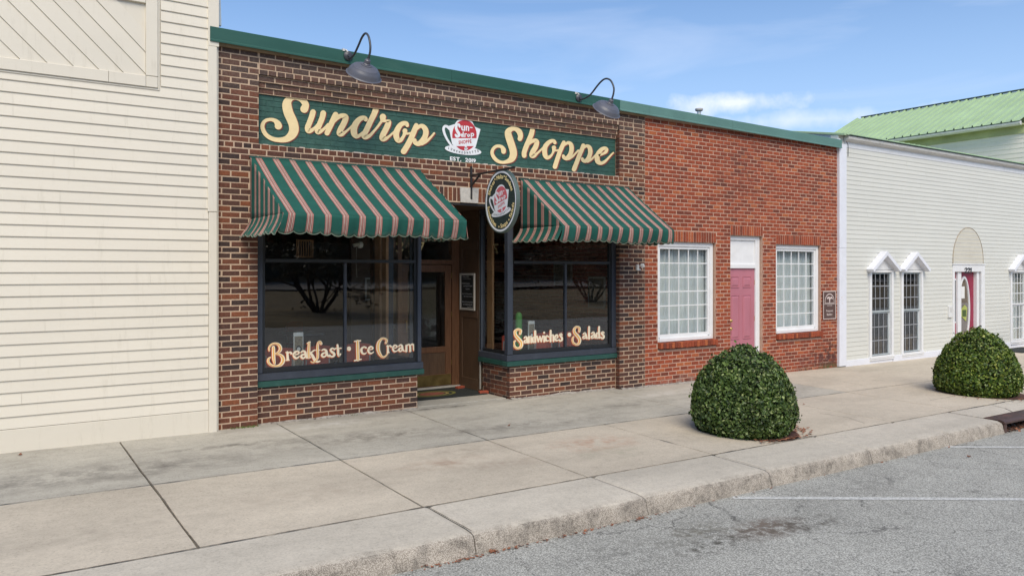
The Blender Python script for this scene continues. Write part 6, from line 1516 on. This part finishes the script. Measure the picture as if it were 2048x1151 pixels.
for i in range(50): a = rnd.uniform(-3.3, .0); r_ = rnd.uniform(.7, .9); x, y = 11.86 + r_ * math.cos(a), -3.2 + r_ * math.sin(a); pts.append((x, y, gz(x, y) + .012))
leaf_bits('leaf_litter', pts, M['leafdry'], .030, rnd)['label'] = 'dry brown leaves scattered round the feet of both bushes'
pts = []
for i in range(150): x = rnd.choice((rnd.gauss(.75, .28), rnd.gauss(2.0, .5), rnd.uniform(-.5, 9))); pts.append((x, -4.645 - abs(rnd.gauss(0, .022)), az_(x) + .004))
leaf_bits('gutter_litter', pts, M['leafdry'], .018, rnd)['label'] = 'crumbled brown leaves lying in the gutter along the kerb'
pts = []
for i in range(110): x = rnd.choice((rnd.uniform(0, 2.7), rnd.uniform(4.3, 7.2), rnd.uniform(0.6, 2.7))); y = YB - .012 - abs(rnd.gauss(0, .02)) if x > .5 and x < 6.47 else -.012 - abs(rnd.gauss(0, .02)); pts.append((x, y, gz(x, y) + .004))
leaf_bits('wall_foot_litter', pts, M['mulch'], .014, rnd)['label'] = 'dark crumbs of debris lying along the foot of the brick walls'
mb = MB()
for i in range(130):
    x = rnd.gauss(.34, .09) if i < 80 else rnd.gauss(1.75, .12); y = (-.01 if x < .5 else YB - .012) - abs(rnd.gauss(0, .018)); h = rnd.uniform(.01, .035); a = rnd.uniform(0, 6.28); z = gz(x, y)
    mb.add([(x - .004, y, z), (x + .004, y, z), (x + h * .6 * math.cos(a), y + h * .6 * math.sin(a), z + h)], [(0, 1, 2)])
mb.build('weeds', M['weed'], kind='stuff', fix=False)
# a ridge of crumbled mortar along the foot of the stall risers
for nm, (x0, x1, yy) in (('rubble', (.55, 2.74, YB)), ('rubble', (4.34, 6.44, YB)), ('rubble', (6.5, 9.2, .0))):
    mb = MB(); n = 90
    for i in range(n + 1):
        x = x0 + (x1 - x0) * i / n; hgt = .010 + .030 * max(0, mnoise.noise(Vector((x * 2.3, yy + 3, 0))) + .25) + .008 * mnoise.noise(Vector((x * 17, 0, 2)))
        for (dy, k_) in ((.0, 1), (-.012, .9), (-.035, .35), (-.06, -.15)): mb.v.append((x, yy + dy + .004 * mnoise.noise(Vector((x * 25, dy * 60, 0))), gz(x, yy) + max(-.004, hgt * k_)))
    for i in range(n):
        for j in range(3): mb.f.append((i * 4 + j, (i + 1) * 4 + j, (i + 1) * 4 + j + 1, i * 4 + j + 1))
    mb.build(nm, plain('crumbled_mortar', (.34, .31, .27), .95, var=.4, scale=22, bmp=.9, fine=60, dirt=(.06, .05, .045, .9)), kind='stuff', fix=False)
def fallen_leaf(px, py, size, label, onroad=True, seed=1):
    q = road(px, py) if onroad else pav(px, py); rnd = random.Random(seed); a0 = rnd.uniform(0, 6.28); mb = MB(); n = 14; vs = [(q[0], q[1], q[2] + .010)]
    for i in range(n): a = a0 + 2 * math.pi * i / n; r_ = size * (1 if i % 2 else .55) * rnd.uniform(.8, 1.1); vs.append((q[0] + r_ * math.cos(a), q[1] + r_ * .7 * math.sin(a), q[2] + .008 + abs(rnd.gauss(0, .012))))
    mb.add(vs, [(0, i + 1, (i + 1) % n + 1) for i in range(n)]); mb.build('fallen_leaf', M['leafdry'], cat='leaf', label=label, fix=False, group='single fallen leaves')
fallen_leaf(1252, 1037, .055, 'largest tan fallen leaf on the asphalt at the foot of the kerb', seed=2)
fallen_leaf(985, 1104, .040, 'brown fallen leaf in the gutter beside the cracked kerb joint', seed=3)
fallen_leaf(848, 1133, .045, 'curled brown leaf in the gutter at the bottom edge of the photo', seed=4)
fallen_leaf(1938, 914, .035, 'small dark leaf lying between the two painted bay lines', seed=5)
fallen_leaf(39, 911, .030, 'brown leaf scrap at the foot of the cream siding wall', False, seed=6)
fallen_leaf(1608, 809, .028, 'small dark leaf on the pavement just right of the nearer bush', False, seed=7)
fallen_leaf(1018, 852, .022, 'tiny dark leaf on the grey pavement below the hanging sign', False, seed=8)
fallen_leaf(1083, 791, .024, 'reddish leaf against the brick base under the Sandwiches window', False, seed=9)
# =================================================================== STORM DRAIN INLET
inl = thing('storm_drain_inlet', (10.2, -4.45, gz(10.2, -4.4)), 'rusted cast iron kerb inlet with leaf filled opening at the right edge', 'drain')
x0, x1 = 9.475, 11.19; zt = gz(10, YC1) + .004; zb = az_(10)
mb = MB(); pr = [(-4.345, .002), (-4.57, -.002), (-4.605, -.010), (-4.622, -.026), (-4.624, -.050), (-4.60, -.050), (-4.345, -.035)]
vs = []
for x in (x0, x1): vs += [(x, y, gz(x, -4.4) + .004 + z) for y, z in pr]
n = len(pr); mb.add(vs, [(i, (i + 1) % n, n + (i + 1) % n, n + i) for i in range(n)] + [tuple(range(n)), tuple(range(n, 2 * n))[::-1]]); mb.build('hood', M['rust_iron'], inl)
mb = MB(); mb.box(x0, x0 + .075, -4.618, -4.36, zb - .02, zt - .048, .006); mb.box(x1 - .10, x1, -4.618, -4.36, zb - .02, zt - .065, .008); mb.box(x0 + .076, x1 - .101, -4.66, -4.365, zb - .05, zb - .004, .004); mb.build('frame', M['rust_iron'], inl)
mb = MB(); mb.box(x0 + .076, x1 - .101, -4.36, -4.345, zb - .05, zt - .04); mb.build('throat', M['leafcore'], inl)
for i in range(9):
    x = x0 + .15 + i * .17; mb = MB(); mb.tube([(x, -4.62, zb + .004), (x, -4.56, zb + .016), (x, -4.50, zb + .030), (x, -4.475, zb + .055), (x, -4.50, zb + .072)], [.022, .020, .020, .018, .012], 8)
    autosmooth(mb.build('grate_tooth', M['rust_iron'], inl), 60)
pts = []
for i in range(160): pts.append((rnd.uniform(x0 + .1, x1 - .1), rnd.uniform(-4.67, -4.42), zb + rnd.uniform(0, .03)))
lo_ = leaf_bits('drain_litter', pts, M['leafdry'], .028, rnd); lo_['label'] = 'dry leaves filling the mouth of the storm drain'
# =================================================================== SMALL THINGS ON THE FRONTS
# spotlight / tap on the right-hand pillar
q = at(1277, 535, -.02)
spg = thing('wall_socket_box', (q[0], 0, q[2]), 'small white weathered outdoor fitting on the dark brick pillar', 'fitting')
mb = MB(); mb.box(q[0] - .055, q[0] - .005, -.05, -.002, q[2] - .05, q[2] + .05, .008); mb.build('back_box', M['white_plastic'], spg)
mb = MB(); mt = Matrix.Translation((q[0] + .03, -.055, q[2] + .025)) @ Matrix.Rotation(1.2, 4, 'X') @ Matrix.Rotation(.4, 4, 'Y'); mb.lathe([(0, 0), (.036, 0), (.040, .02), (.030, .05), (.0, .055)], mt, 14); mb.box(q[0] + .0, q[0] + .05, -.03, -.003, q[2] - .045, q[2] - .02, .004); mb.build('cover', M['white_plastic'], spg)
# plaque
p0, p1 = at(1646, 582, -.01), at(1671, 637, -.01); pw, ph = p1[0] - p0[0], p0[2] - p1[2]; px0, pz1 = p0[0], p1[2]
plq = thing('wall_plaque', ((p0[0] + p1[0]) / 2, 0, p1[2]), 'brown plaque with arch emblem and pale lettering beside the right-hand window', 'plaque')
mb = MB(); mb.box(px0, px0 + pw, -.016, .006, pz1, pz1 + ph, .003); mb.build('plate', M['plaque'], plq)
mb = MB(); b_ = .014; y = -.020
mb.box(px0, px0 + b_, y, -.0165, pz1, pz1 + ph); mb.box(px0 + pw - b_, px0 + pw, y, -.0165, pz1, pz1 + ph); mb.box(px0 + b_, px0 + pw - b_, y, -.0165, pz1, pz1 + b_); mb.box(px0 + b_, px0 + pw - b_, y, -.0165, pz1 + ph - b_, pz1 + ph)
mb.build('plate_border', M['plaque_line'], plq)
mb = MB(); cx_ = px0 + pw / 2; Pp = lambda x, yy, l: (px0 + x * pw, -.0175 - l, pz1 + yy * ph)
stroke_mesh(mb, [(.13, .58, .035), (.17, .74, .035), (.32, .86, .035), (.5, .895, .035), (.68, .86, .035), (.83, .74, .035), (.87, .58, .035)], Pp, 0)
stroke_mesh(mb, [(.12, .575, .018), (.88, .575, .018)], Pp, .001, sharp=True)
for i, s in enumerate([[(.5, .59, .06), (.5, .68, .08), (.48, .74, .09), (.44, .78, .09)], [(.50, .72, .05), (.40, .77, .07), (.28, .73, .04)], [(.54, .72, .05), (.62, .77, .07), (.74, .72, .04)]]): stroke_mesh(mb, s, Pp, .0012 + .0003 * i)
text_line(mb, 'Prescott', .062, lambda u, v, i: (cx_ + u, -.0185 - .0001 * i, pz1 + ph * .265 + v), bold=.02, sx=1.0)
text_line(mb, 'Building', .062, lambda u, v, i: (cx_ + u, -.0185 - .0001 * i, pz1 + ph * .135 + v), bold=.02, sx=1.0)
for (za, w_, hh_) in ((.53, .84, .022), (.475, .40, .022)):
    x = -w_ / 2
    while x < w_ / 2: l = R.uniform(.02, .05); mb.add([(cx_ + x * pw, -.0185, pz1 + za * ph), (cx_ + (x + l) * pw, -.0185, pz1 + za * ph), (cx_ + (x + l) * pw, -.0185, pz1 + (za + hh_) * ph), (cx_ + x * pw, -.0185, pz1 + (za + hh_) * ph)], [(0, 1, 2, 3)]); x += l + .014
mb.build('lettering', M['plaque_line'], plq, fix=False)
# chalkboard on the entry panel
xc = xBR - .002; qa, qb = atx(921.5, 546, xc), atx(951, 621, xc); ya, yb, za, zb_ = qb[1], qa[1], (qb[2] + .0), qa[2]
chk = thing('chalkboard', (xc, (ya + yb) / 2, za), 'narrow chalkboard menu in pale frame on the brown entry panel', 'chalkboard')
mb = MB(); mb.box(xc - .012, xc - .001, ya + .035, yb - .035, za + .035, zb_ - .035); mb.build('board', M['chalk'], chk)
mb = MB(); f_ = .036
mb.box(xc - .026, xc - .001, ya, ya + f_, za, zb_, .003); mb.box(xc - .026, xc - .001, yb - f_, yb, za, zb_, .003); mb.box(xc - .024, xc - .001, ya + f_, yb - f_, za, za + f_, .003); mb.box(xc - .024, xc - .001, ya + f_, yb - f_, zb_ - f_, zb_, .003); mb.build('frame', M['frame_white'], chk)
mb = MB(); rnd2 = random.Random(4); wv = yb - ya
Lc = lambda x, yy, l: (xc - .0135 - l, yb - .05 - x * (wv - .1), za + yy * (zb_ - za))
for li, (yy, a, b2, wd) in enumerate(((.90, .10, .62, .030), (.845, .1, .8, .008), (.72, .02, .70, .026), (.65, .16, .92, .026), (.57, .35, .65, .026), (.44, .04, .86, .024), (.37, .2, .92, .024), (.22, .05, .95, .022), (.15, .12, .92, .022), (.09, .5, .95, .020))):
    x = a
    while x < b2:
        l = rnd2.uniform(.05, .09); s = [(x, yy + rnd2.uniform(-.5, .5) * wd, .012), (x + l * .4, yy + wd * rnd2.uniform(.1, 1.0), .011), (x + l * .6, yy - wd * rnd2.uniform(.2, .7), .012), (x + l, yy + wd * rnd2.uniform(-.2, .5), .010)] if wd > .01 else [(x, yy, .008), (x + l, yy + .003, .008)]
        stroke_mesh(mb, [(p_[0], p_[1], p_[2]) for p_ in s], lambda u, v, l_, li=li: Lc(u, v, .0002 * li), 0, 1.0, cap=False); x += l * rnd2.uniform(.9, 1.25)
mb.build('chalk_writing', M['chalk_line'], chk, fix=False)
# door mat with an oval emblem
mx0, mx1, my0, my1 = xBL + .15, xBR - .06, .62, 1.50; mz = gz(3.5, 0) + .010
mat = thing('door_mat', ((mx0 + mx1) / 2, (my0 + my1) / 2, mz), 'black entry mat with faded oval emblem before the wooden door', 'mat')
mb = MB(); mb.box(mx0, mx1, my0, my1, mz - .004, mz + .010, .003); mb.build('mat_pad', M['mat'], mat)
def flat_ring(name, mat_, cx, cy, rx, ry, k0, z):
    mb = MB(); r1 = ell(0, 0, 1, 1, 40)[:-1]; vs = [(cx + u * rx, cy + v * ry, z) for u, v in r1] + [(cx + u * rx * k0, cy + v * ry * k0, z) for u, v in r1]
    mb.add(vs, [(i, (i + 1) % 40, 40 + (i + 1) % 40, 40 + i) for i in range(40)]); mb.build(name, mat_, mat, fix=False)
mcx, mcy = at(865, 786, 1.05)[0], 1.06
flat_ring('emblem_ring', plain('emblem_olive', (.16, .16, .03), .9), mcx, mcy, .40, .26, .86, mz + .0115)
flat_ring('emblem_ring', plain('emblem_gold', (.28, .20, .06), .9), mcx, mcy, .29, .185, .80, mz + .0115)
flat_ring('emblem_centre', plain('emblem_red', (.26, .08, .05), .9, var=.5, scale=14), mcx, mcy, .21, .13, .02, mz + .0115)
# loose bricks at the feet of the entry
def loose(px, py, yb_, rz, label):
    q = at(px, py, yb_); z = gz(q[0], 0) + .011; me = MB(); me.box(-.075, .075, -.04, .04, 0, .05, .006); o = put('loose_brick', me.mesh('loose_brick', M['loose_brick'], (0, 0, 0)), (q[0], yb_, z), None, label, 'brick', 'loose bricks in the entry'); o.rotation_euler = (0, 0, rz)
loose(967, 781, .70, -.25, 'bright orange loose brick at the outer corner of the entry panel')
loose(920, 770, 1.33, .2, 'dull red loose brick propped beside the door mat and hinge')
# roof vent
q = at(1398, 225, 2.2); mb = MB(); zr = 4.36
vt = thing('vent_pipe', (q[0], 2.2, zr), 'grey galvanised vent pipe with cap standing on the red brick roof', 'vent')
zt = at(1398, 219, 2.2)[2]
mb.lathe([(.045, 0), (.045, zt - zr - .03)], Matrix.Translation((q[0], 2.2, zr)), 20); mb.build('pipe', M['galv'], vt, smooth=True)
mb = MB(); mb.lathe([(.047, 0), (.075, .012), (.088, .03), (.088, .060), (.07, .066), (0, .07)], Matrix.Translation((q[0], 2.2, zt - .045)), 20); autosmooth(mb.build('pipe_cap', M['gutter'], vt), 40)
# =================================================================== INSIDE THE LUNCHEONETTE
def table(x, y, label, topw=.62, mt='tabletop'):
    t_ = thing('restaurant_table', (x, y, 0), label, 'table', 'tables inside the luncheonette'); mb = MB(); mb.box(x - topw / 2, x + topw / 2, y - .38, y + .38, .72, .75, .008); mb.build('tabletop', M[mt], t_)
    mb = MB(); mb.tube([(x, y, .04), (x, y, .72)], .035, 10); mb.build('leg', M['iron'], t_); mb = MB(); mb.box(x - .28, x + .28, y - .03, y + .03, 0, .04); mb.box(x - .03, x + .03, y - .28, y - .031, 0, .04); mb.box(x - .03, x + .03, y + .031, y + .28, 0, .04); mb.build('foot', M['iron'], t_)
def chair(x, y, rz, label):
    t_ = thing('diner_chair', (x, y, 0), label, 'chair', 'red chairs inside the luncheonette'); t_.rotation_euler = (0, 0, rz)
    def P(name, mb, m_): o = put(name, mb.mesh(name, m_, (0, 0, 0)), (0, 0, 0)); o.parent = t_; o.location = (0, 0, 0); return o
    mb = MB(); mb.box(-.20, .20, -.20, .20, .43, .48, .015); P('seat', mb, M['redseat'])
    mb = MB(); n = 10
    for j, z in enumerate((.62, .66, .86, .90)):
        for i in range(n + 1): u = -1 + 2 * i / n; mb.v.append((u * .20, .21 + .035 * (1 - u * u) , z - .02 * u * u * (j > 1)))
    mb.f = [(j * (n + 1) + i, j * (n + 1) + i + 1, (j + 1) * (n + 1) + i + 1, (j + 1) * (n + 1) + i) for j in range(3) for i in range(n)]
    o = P('backrest', mb, M['redseat']); s = o.modifiers.new('s', 'SOLIDIFY'); s.thickness = .03
    for sx in (-.18, .18):
        for sy in (-.18, .18): mb = MB(); mb.tube([(sx, sy, .43), (sx * 1.1, sy * 1.1, 0)], .011, 6); P('leg', mb, M['galv'])
        mb = MB(); mb.tube([(sx, .19, .45), (sx, .23, .80)], .011, 6); P('back_post', mb, M['galv'])
table(1.05, 1.35, 'dark table just inside the Breakfast window at its left end', .7, 'dark_in'); table(2.05, 1.35, 'dark table just inside the Breakfast window near the entry', .6, 'dark_in')
table(2.7, 4.7, 'pale topped table deeper in the room behind Breakfast lettering'); table(5.4, 1.4, 'dark table just inside the Sandwiches window', .7, 'dark_in'); table(4.9, 5.4, 'pale topped table far back in the room seen through the door')
chair(.95, .80, math.pi, 'red chair with its back to the Breakfast window, left of the mullion'); chair(1.45, .82, math.pi + .2, 'red chair with its back against the Breakfast window beside the mullion'); chair(2.10, .84, math.pi - .1, 'red chair inside the Breakfast window beside the entry side glass')
chair(4.75, .85, math.pi, 'red chair inside the Sandwiches window at the entry corner'); chair(5.35, .85, math.pi + .1, 'red chair inside the Sandwiches window at the middle'); chair(5.95, .85, math.pi - .2, 'red chair inside the Sandwiches window towards the brick wall')
chair(3.0, 5.6, .3, 'red chair behind the pale topped table in the room'); chair(4.2, 4.4, 2.2, 'red chair far inside behind the wooden door')
def card(px, py, w_, h_, y, label):
    q = at(px, py, y); t_ = thing('menu_card', (q[0], y, .636), label, 'card', 'menu cards standing on the window ledges')
    mb = MB(); z1 = q[2] + h_ / 2; mb.box(q[0] - w_ / 2, q[0] + w_ / 2, y - .004, y + .02, .637, z1, .002); mb.build('card_body', M['paper'], t_)
    mb = MB(); mb.box(q[0] - w_ * .42, q[0] + w_ * .42, y - .0055, y - .0045, .66, z1 - .05); mb.build('picture', M['print'], t_)
    mb = MB(); zc = (z1 + .637) / 2 + .02; mb.add([(q[0] + w_ * .30 * u, y - .007, zc + w_ * .34 * v) for u, v in ell(0, 0, 1, 1, 24)[:-1]], [tuple(range(24))]); mb.build('round_picture', M['chalk'], t_)
    mb = MB(); mb.add([(q[0] + w_ * .18 * u, y - .008, zc + w_ * .20 * v) for u, v in ell(0, 0, 1, 1, 24)[:-1]], [tuple(range(24))]); mb.build('round_spot', M['paper'], t_)
card(597, 684, .13, .26, .33, 'white menu card with round picture behind the Breakfast lettering'); card(1063, 657, .12, .25, .33, 'white menu card with round picture behind the Sandwiches lettering')
def picture(name, o, ax_, w_, h_, label, matp='print', mf='frame_white', cat='picture'):
    t_ = thing(name, o, label, cat, 'framed pictures inside')
    x, y, z = o; f_ = .03
    if ax_ == 'x':
        mb = MB(); mb.box(x - .02, x, y - w_ / 2, y + w_ / 2, z, z + h_); mb.build('frame', M[mf], t_); mb = MB(); mb.box(x - .023, x - .0205, y - w_ / 2 + f_, y + w_ / 2 - f_, z + f_, z + h_ - f_); mb.build('picture', M[matp], t_)
    else:
        mb = MB(); mb.box(x - w_ / 2, x + w_ / 2, y - .02, y, z, z + h_); mb.build('frame', M[mf], t_); mb = MB(); mb.box(x - w_ / 2 + f_, x + w_ / 2 - f_, y - .023, y - .0205, z + f_, z + h_ - f_); mb.build('picture', M[matp], t_)
picture('wall_picture', (6.86, 2.0, 1.64), 'x', .55, .42, 'wide framed photo on the inner brick wall, nearer the transom'); picture('wall_picture', (6.86, 1.02, 1.25), 'x', .46, .56, 'upright framed photo on the inner brick wall by the right jamb')
q = atx(740, 575, xBR + .5); q = at(740, 600, 3.2); picture('hanging_picture', (q[0], 3.2, q[2]), 'y', .20, .40, 'narrow pale framed picture hanging inside the Breakfast window', 'print', 'paper')
mb = MB(); mb.box(q[0] - .35, q[0] + .35, 3.21, 3.30, -.01, 2.96); mb.build('interior_partition', M['dark_in'], shop)
q = at(610, 497, 2.0); gr = thing('grille_panel', (q[0], 2.0, q[2] - .14), 'brown slatted grille hanging inside the top of the Breakfast window', 'grille'); w_, h_ = .27, .27
mb = MB(); z = q[2] - h_ / 2
mb.box(q[0] - w_ / 2, q[0] + w_ / 2, 2.0, 2.02, z, z + .02); mb.box(q[0] - w_ / 2, q[0] + w_ / 2, 2.0, 2.02, z + h_ - .02, z + h_); mb.box(q[0] - w_ / 2, q[0] - w_ / 2 + .02, 2.0, 2.02, z + .021, z + h_ - .021); mb.box(q[0] + w_ / 2 - .02, q[0] + w_ / 2, 2.0, 2.02, z + .021, z + h_ - .021); mb.build('grille_frame', M['wood_light'], gr)
for i in range(1, 7): mb = MB(); x = q[0] - w_ / 2 + w_ * i / 7; mb.box(x - .006, x + .006, 2.004, 2.016, z + .021, z + h_ - .021); mb.build('slat', M['wood_light'], gr)
q = at(712, 489, .32); cm = thing('security_camera', (q[0], .32, q[2]), 'small white security camera inside the transom of the Breakfast window', 'camera')
mb = MB(); mb.lathe([(0, -.02), (.045, -.02), (.05, 0), (.04, .03), (0, .035)], Matrix.Translation((q[0] + .06, .32, q[2])) @ Matrix.Rotation(math.pi / 2, 4, 'Y'), 18); mb.build('camera_base', M['white_plastic'], cm, smooth=True)
mb = MB(); mb.lathe([(0, -.05), (.026, -.05), (.028, .04), (.0, .045)], Matrix.Translation((q[0], .30, q[2])) @ Matrix.Rotation(math.pi / 2 - .3, 4, 'Y'), 18); mb.build('camera_body', M['frame_white'], cm, smooth=True)
mb = MB(); mb.tube([(q[0] + .01, .32, q[2] - .04), (q[0] + .0, .32, q[2] - .25), (q[0] + .01, .31, q[2] - .45)], .0035, 5); mb.build('wire', M['frame_white'], cm)
q = at(1034, 632, .55); mb = MB(); mb.lathe([(0, 0), (.05, 0), (.055, .02), (.055, .26), (.035, .30), (.02, .31), (0, .31)], Matrix.Translation((q[0], .50, .95)), 20); mb.lathe([(.055, -.30), (.058, 0)], Matrix.Translation((q[0], .50, .95)), 20)
mb.build('bottle', M['green_plastic'], cat='bottle', label='green plastic bottle behind the Sandwiches window near the corner post')
bt = bpy.data.objects['bottle']
# golden wood post seen through the entry side glass
mb = MB(); mb.box(xBR + .10, xBR + .14, yS - .20, yS - .05, -.01, 2.96); mb.build('interior_post', M['wood_light'], shop)
mb = MB(); mb.box(xBL - .16, xBL - .12, yS - .16, yS - .02, -.01, 2.96); mb.box(xBL - .16, xBL - .12, yS + .06, yS + .24, -.01, 2.96); mb.build('interior_post', M['wood_light'], shop)
# =================================================================== ACROSS THE STREET (seen in the glass)
def tree(x, y, h, seed, label, spread=1.0, low=False):
    rnd = random.Random(seed); z = az_(x) + .2; t_ = thing('bare_tree', (x, y, z), label, 'tree', 'bare trees across the street'); mb = MB(); tips = []
    def grow(p, d, l, r, dep):
        q_ = p + d * l; mid = p + d * l * .5 + Vector((rnd.gauss(0, .04), rnd.gauss(0, .04), 0)) * l; mb.tube([p, mid, q_], [r, r * .85, r * .68], 6 if dep > 1 else 4)
        if dep == 0: tips.append(q_); return
        for _ in range(3 if dep > 1 else 2):
            nd = (d + Vector((rnd.gauss(0, .55), rnd.gauss(0, .55), rnd.gauss(.1, .35))) * spread).normalized(); grow(q_, nd, l * rnd.uniform(.62, .85), r * .62, dep - 1)
    if low:
        for k in range(8): a = k * .8; grow(Vector((x + .2 * math.cos(a), y + .2 * math.sin(a), z)), Vector((math.cos(a) * .7, math.sin(a) * .7, 1)).normalized(), h * .24, .085, 5)
    else: grow(Vector((x, y, z)), Vector((0, 0, 1)), h * .32, .22, 5)
    mb.build('trunk', M['bark'], t_, fix=False)
    mb = MB()
    for q_ in tips:
        for _ in range(4): c = q_ + Vector((rnd.gauss(0, .22), rnd.gauss(0, .22), rnd.gauss(0, .2))); a = Vector((rnd.gauss(0, 1), rnd.gauss(0, 1), rnd.gauss(0, 1))).normalized() * .10; b2 = a.cross(Vector((rnd.gauss(0, 1), 1, .3))).normalized() * .07; mb.add([c - a, c + b2, c + a, c - b2], [(0, 1, 2, 3)])
    mb.build('crown', M['conifer'], t_, fix=False)
tree(11.5, -27, 6.5, 1, 'low spreading many stemmed tree on the lawn opposite the Breakfast window', low=True)
tree(38, -30, 7, 2, 'bare tree on the far lawn opposite the white siding building'); tree(34, -33, 7, 5, 'low many stemmed tree mirrored in the Sandwiches window', low=True); tree(-12, -34, 8, 7, 'bare tree standing on the far lawn opposite the cream building')
mb = MB(); rnd = random.Random(77)
for i in range(9000):
    x = rnd.uniform(-150, 240); y = -rnd.uniform(76, 96); h = rnd.uniform(0, 1) ** .8 * (13 + 3 * mnoise.noise(Vector((x * .05, 0, 0)))); c = Vector((x, y, .8 + h + (-y - 76) * .1)); s = rnd.uniform(.9, 2.2)
    a = Vector((rnd.gauss(0, 1), rnd.gauss(0, .6), rnd.gauss(0, 1))).normalized() * s; b2 = a.cross(Vector((rnd.gauss(0, 1), 1, rnd.gauss(0, .5)))).normalized() * s * .8; mb.add([c - a, c + b2, c + a, c - b2], [(0, 1, 2, 3)])
mb.build('woodland', M['conifer'], kind='stuff', fix=False)
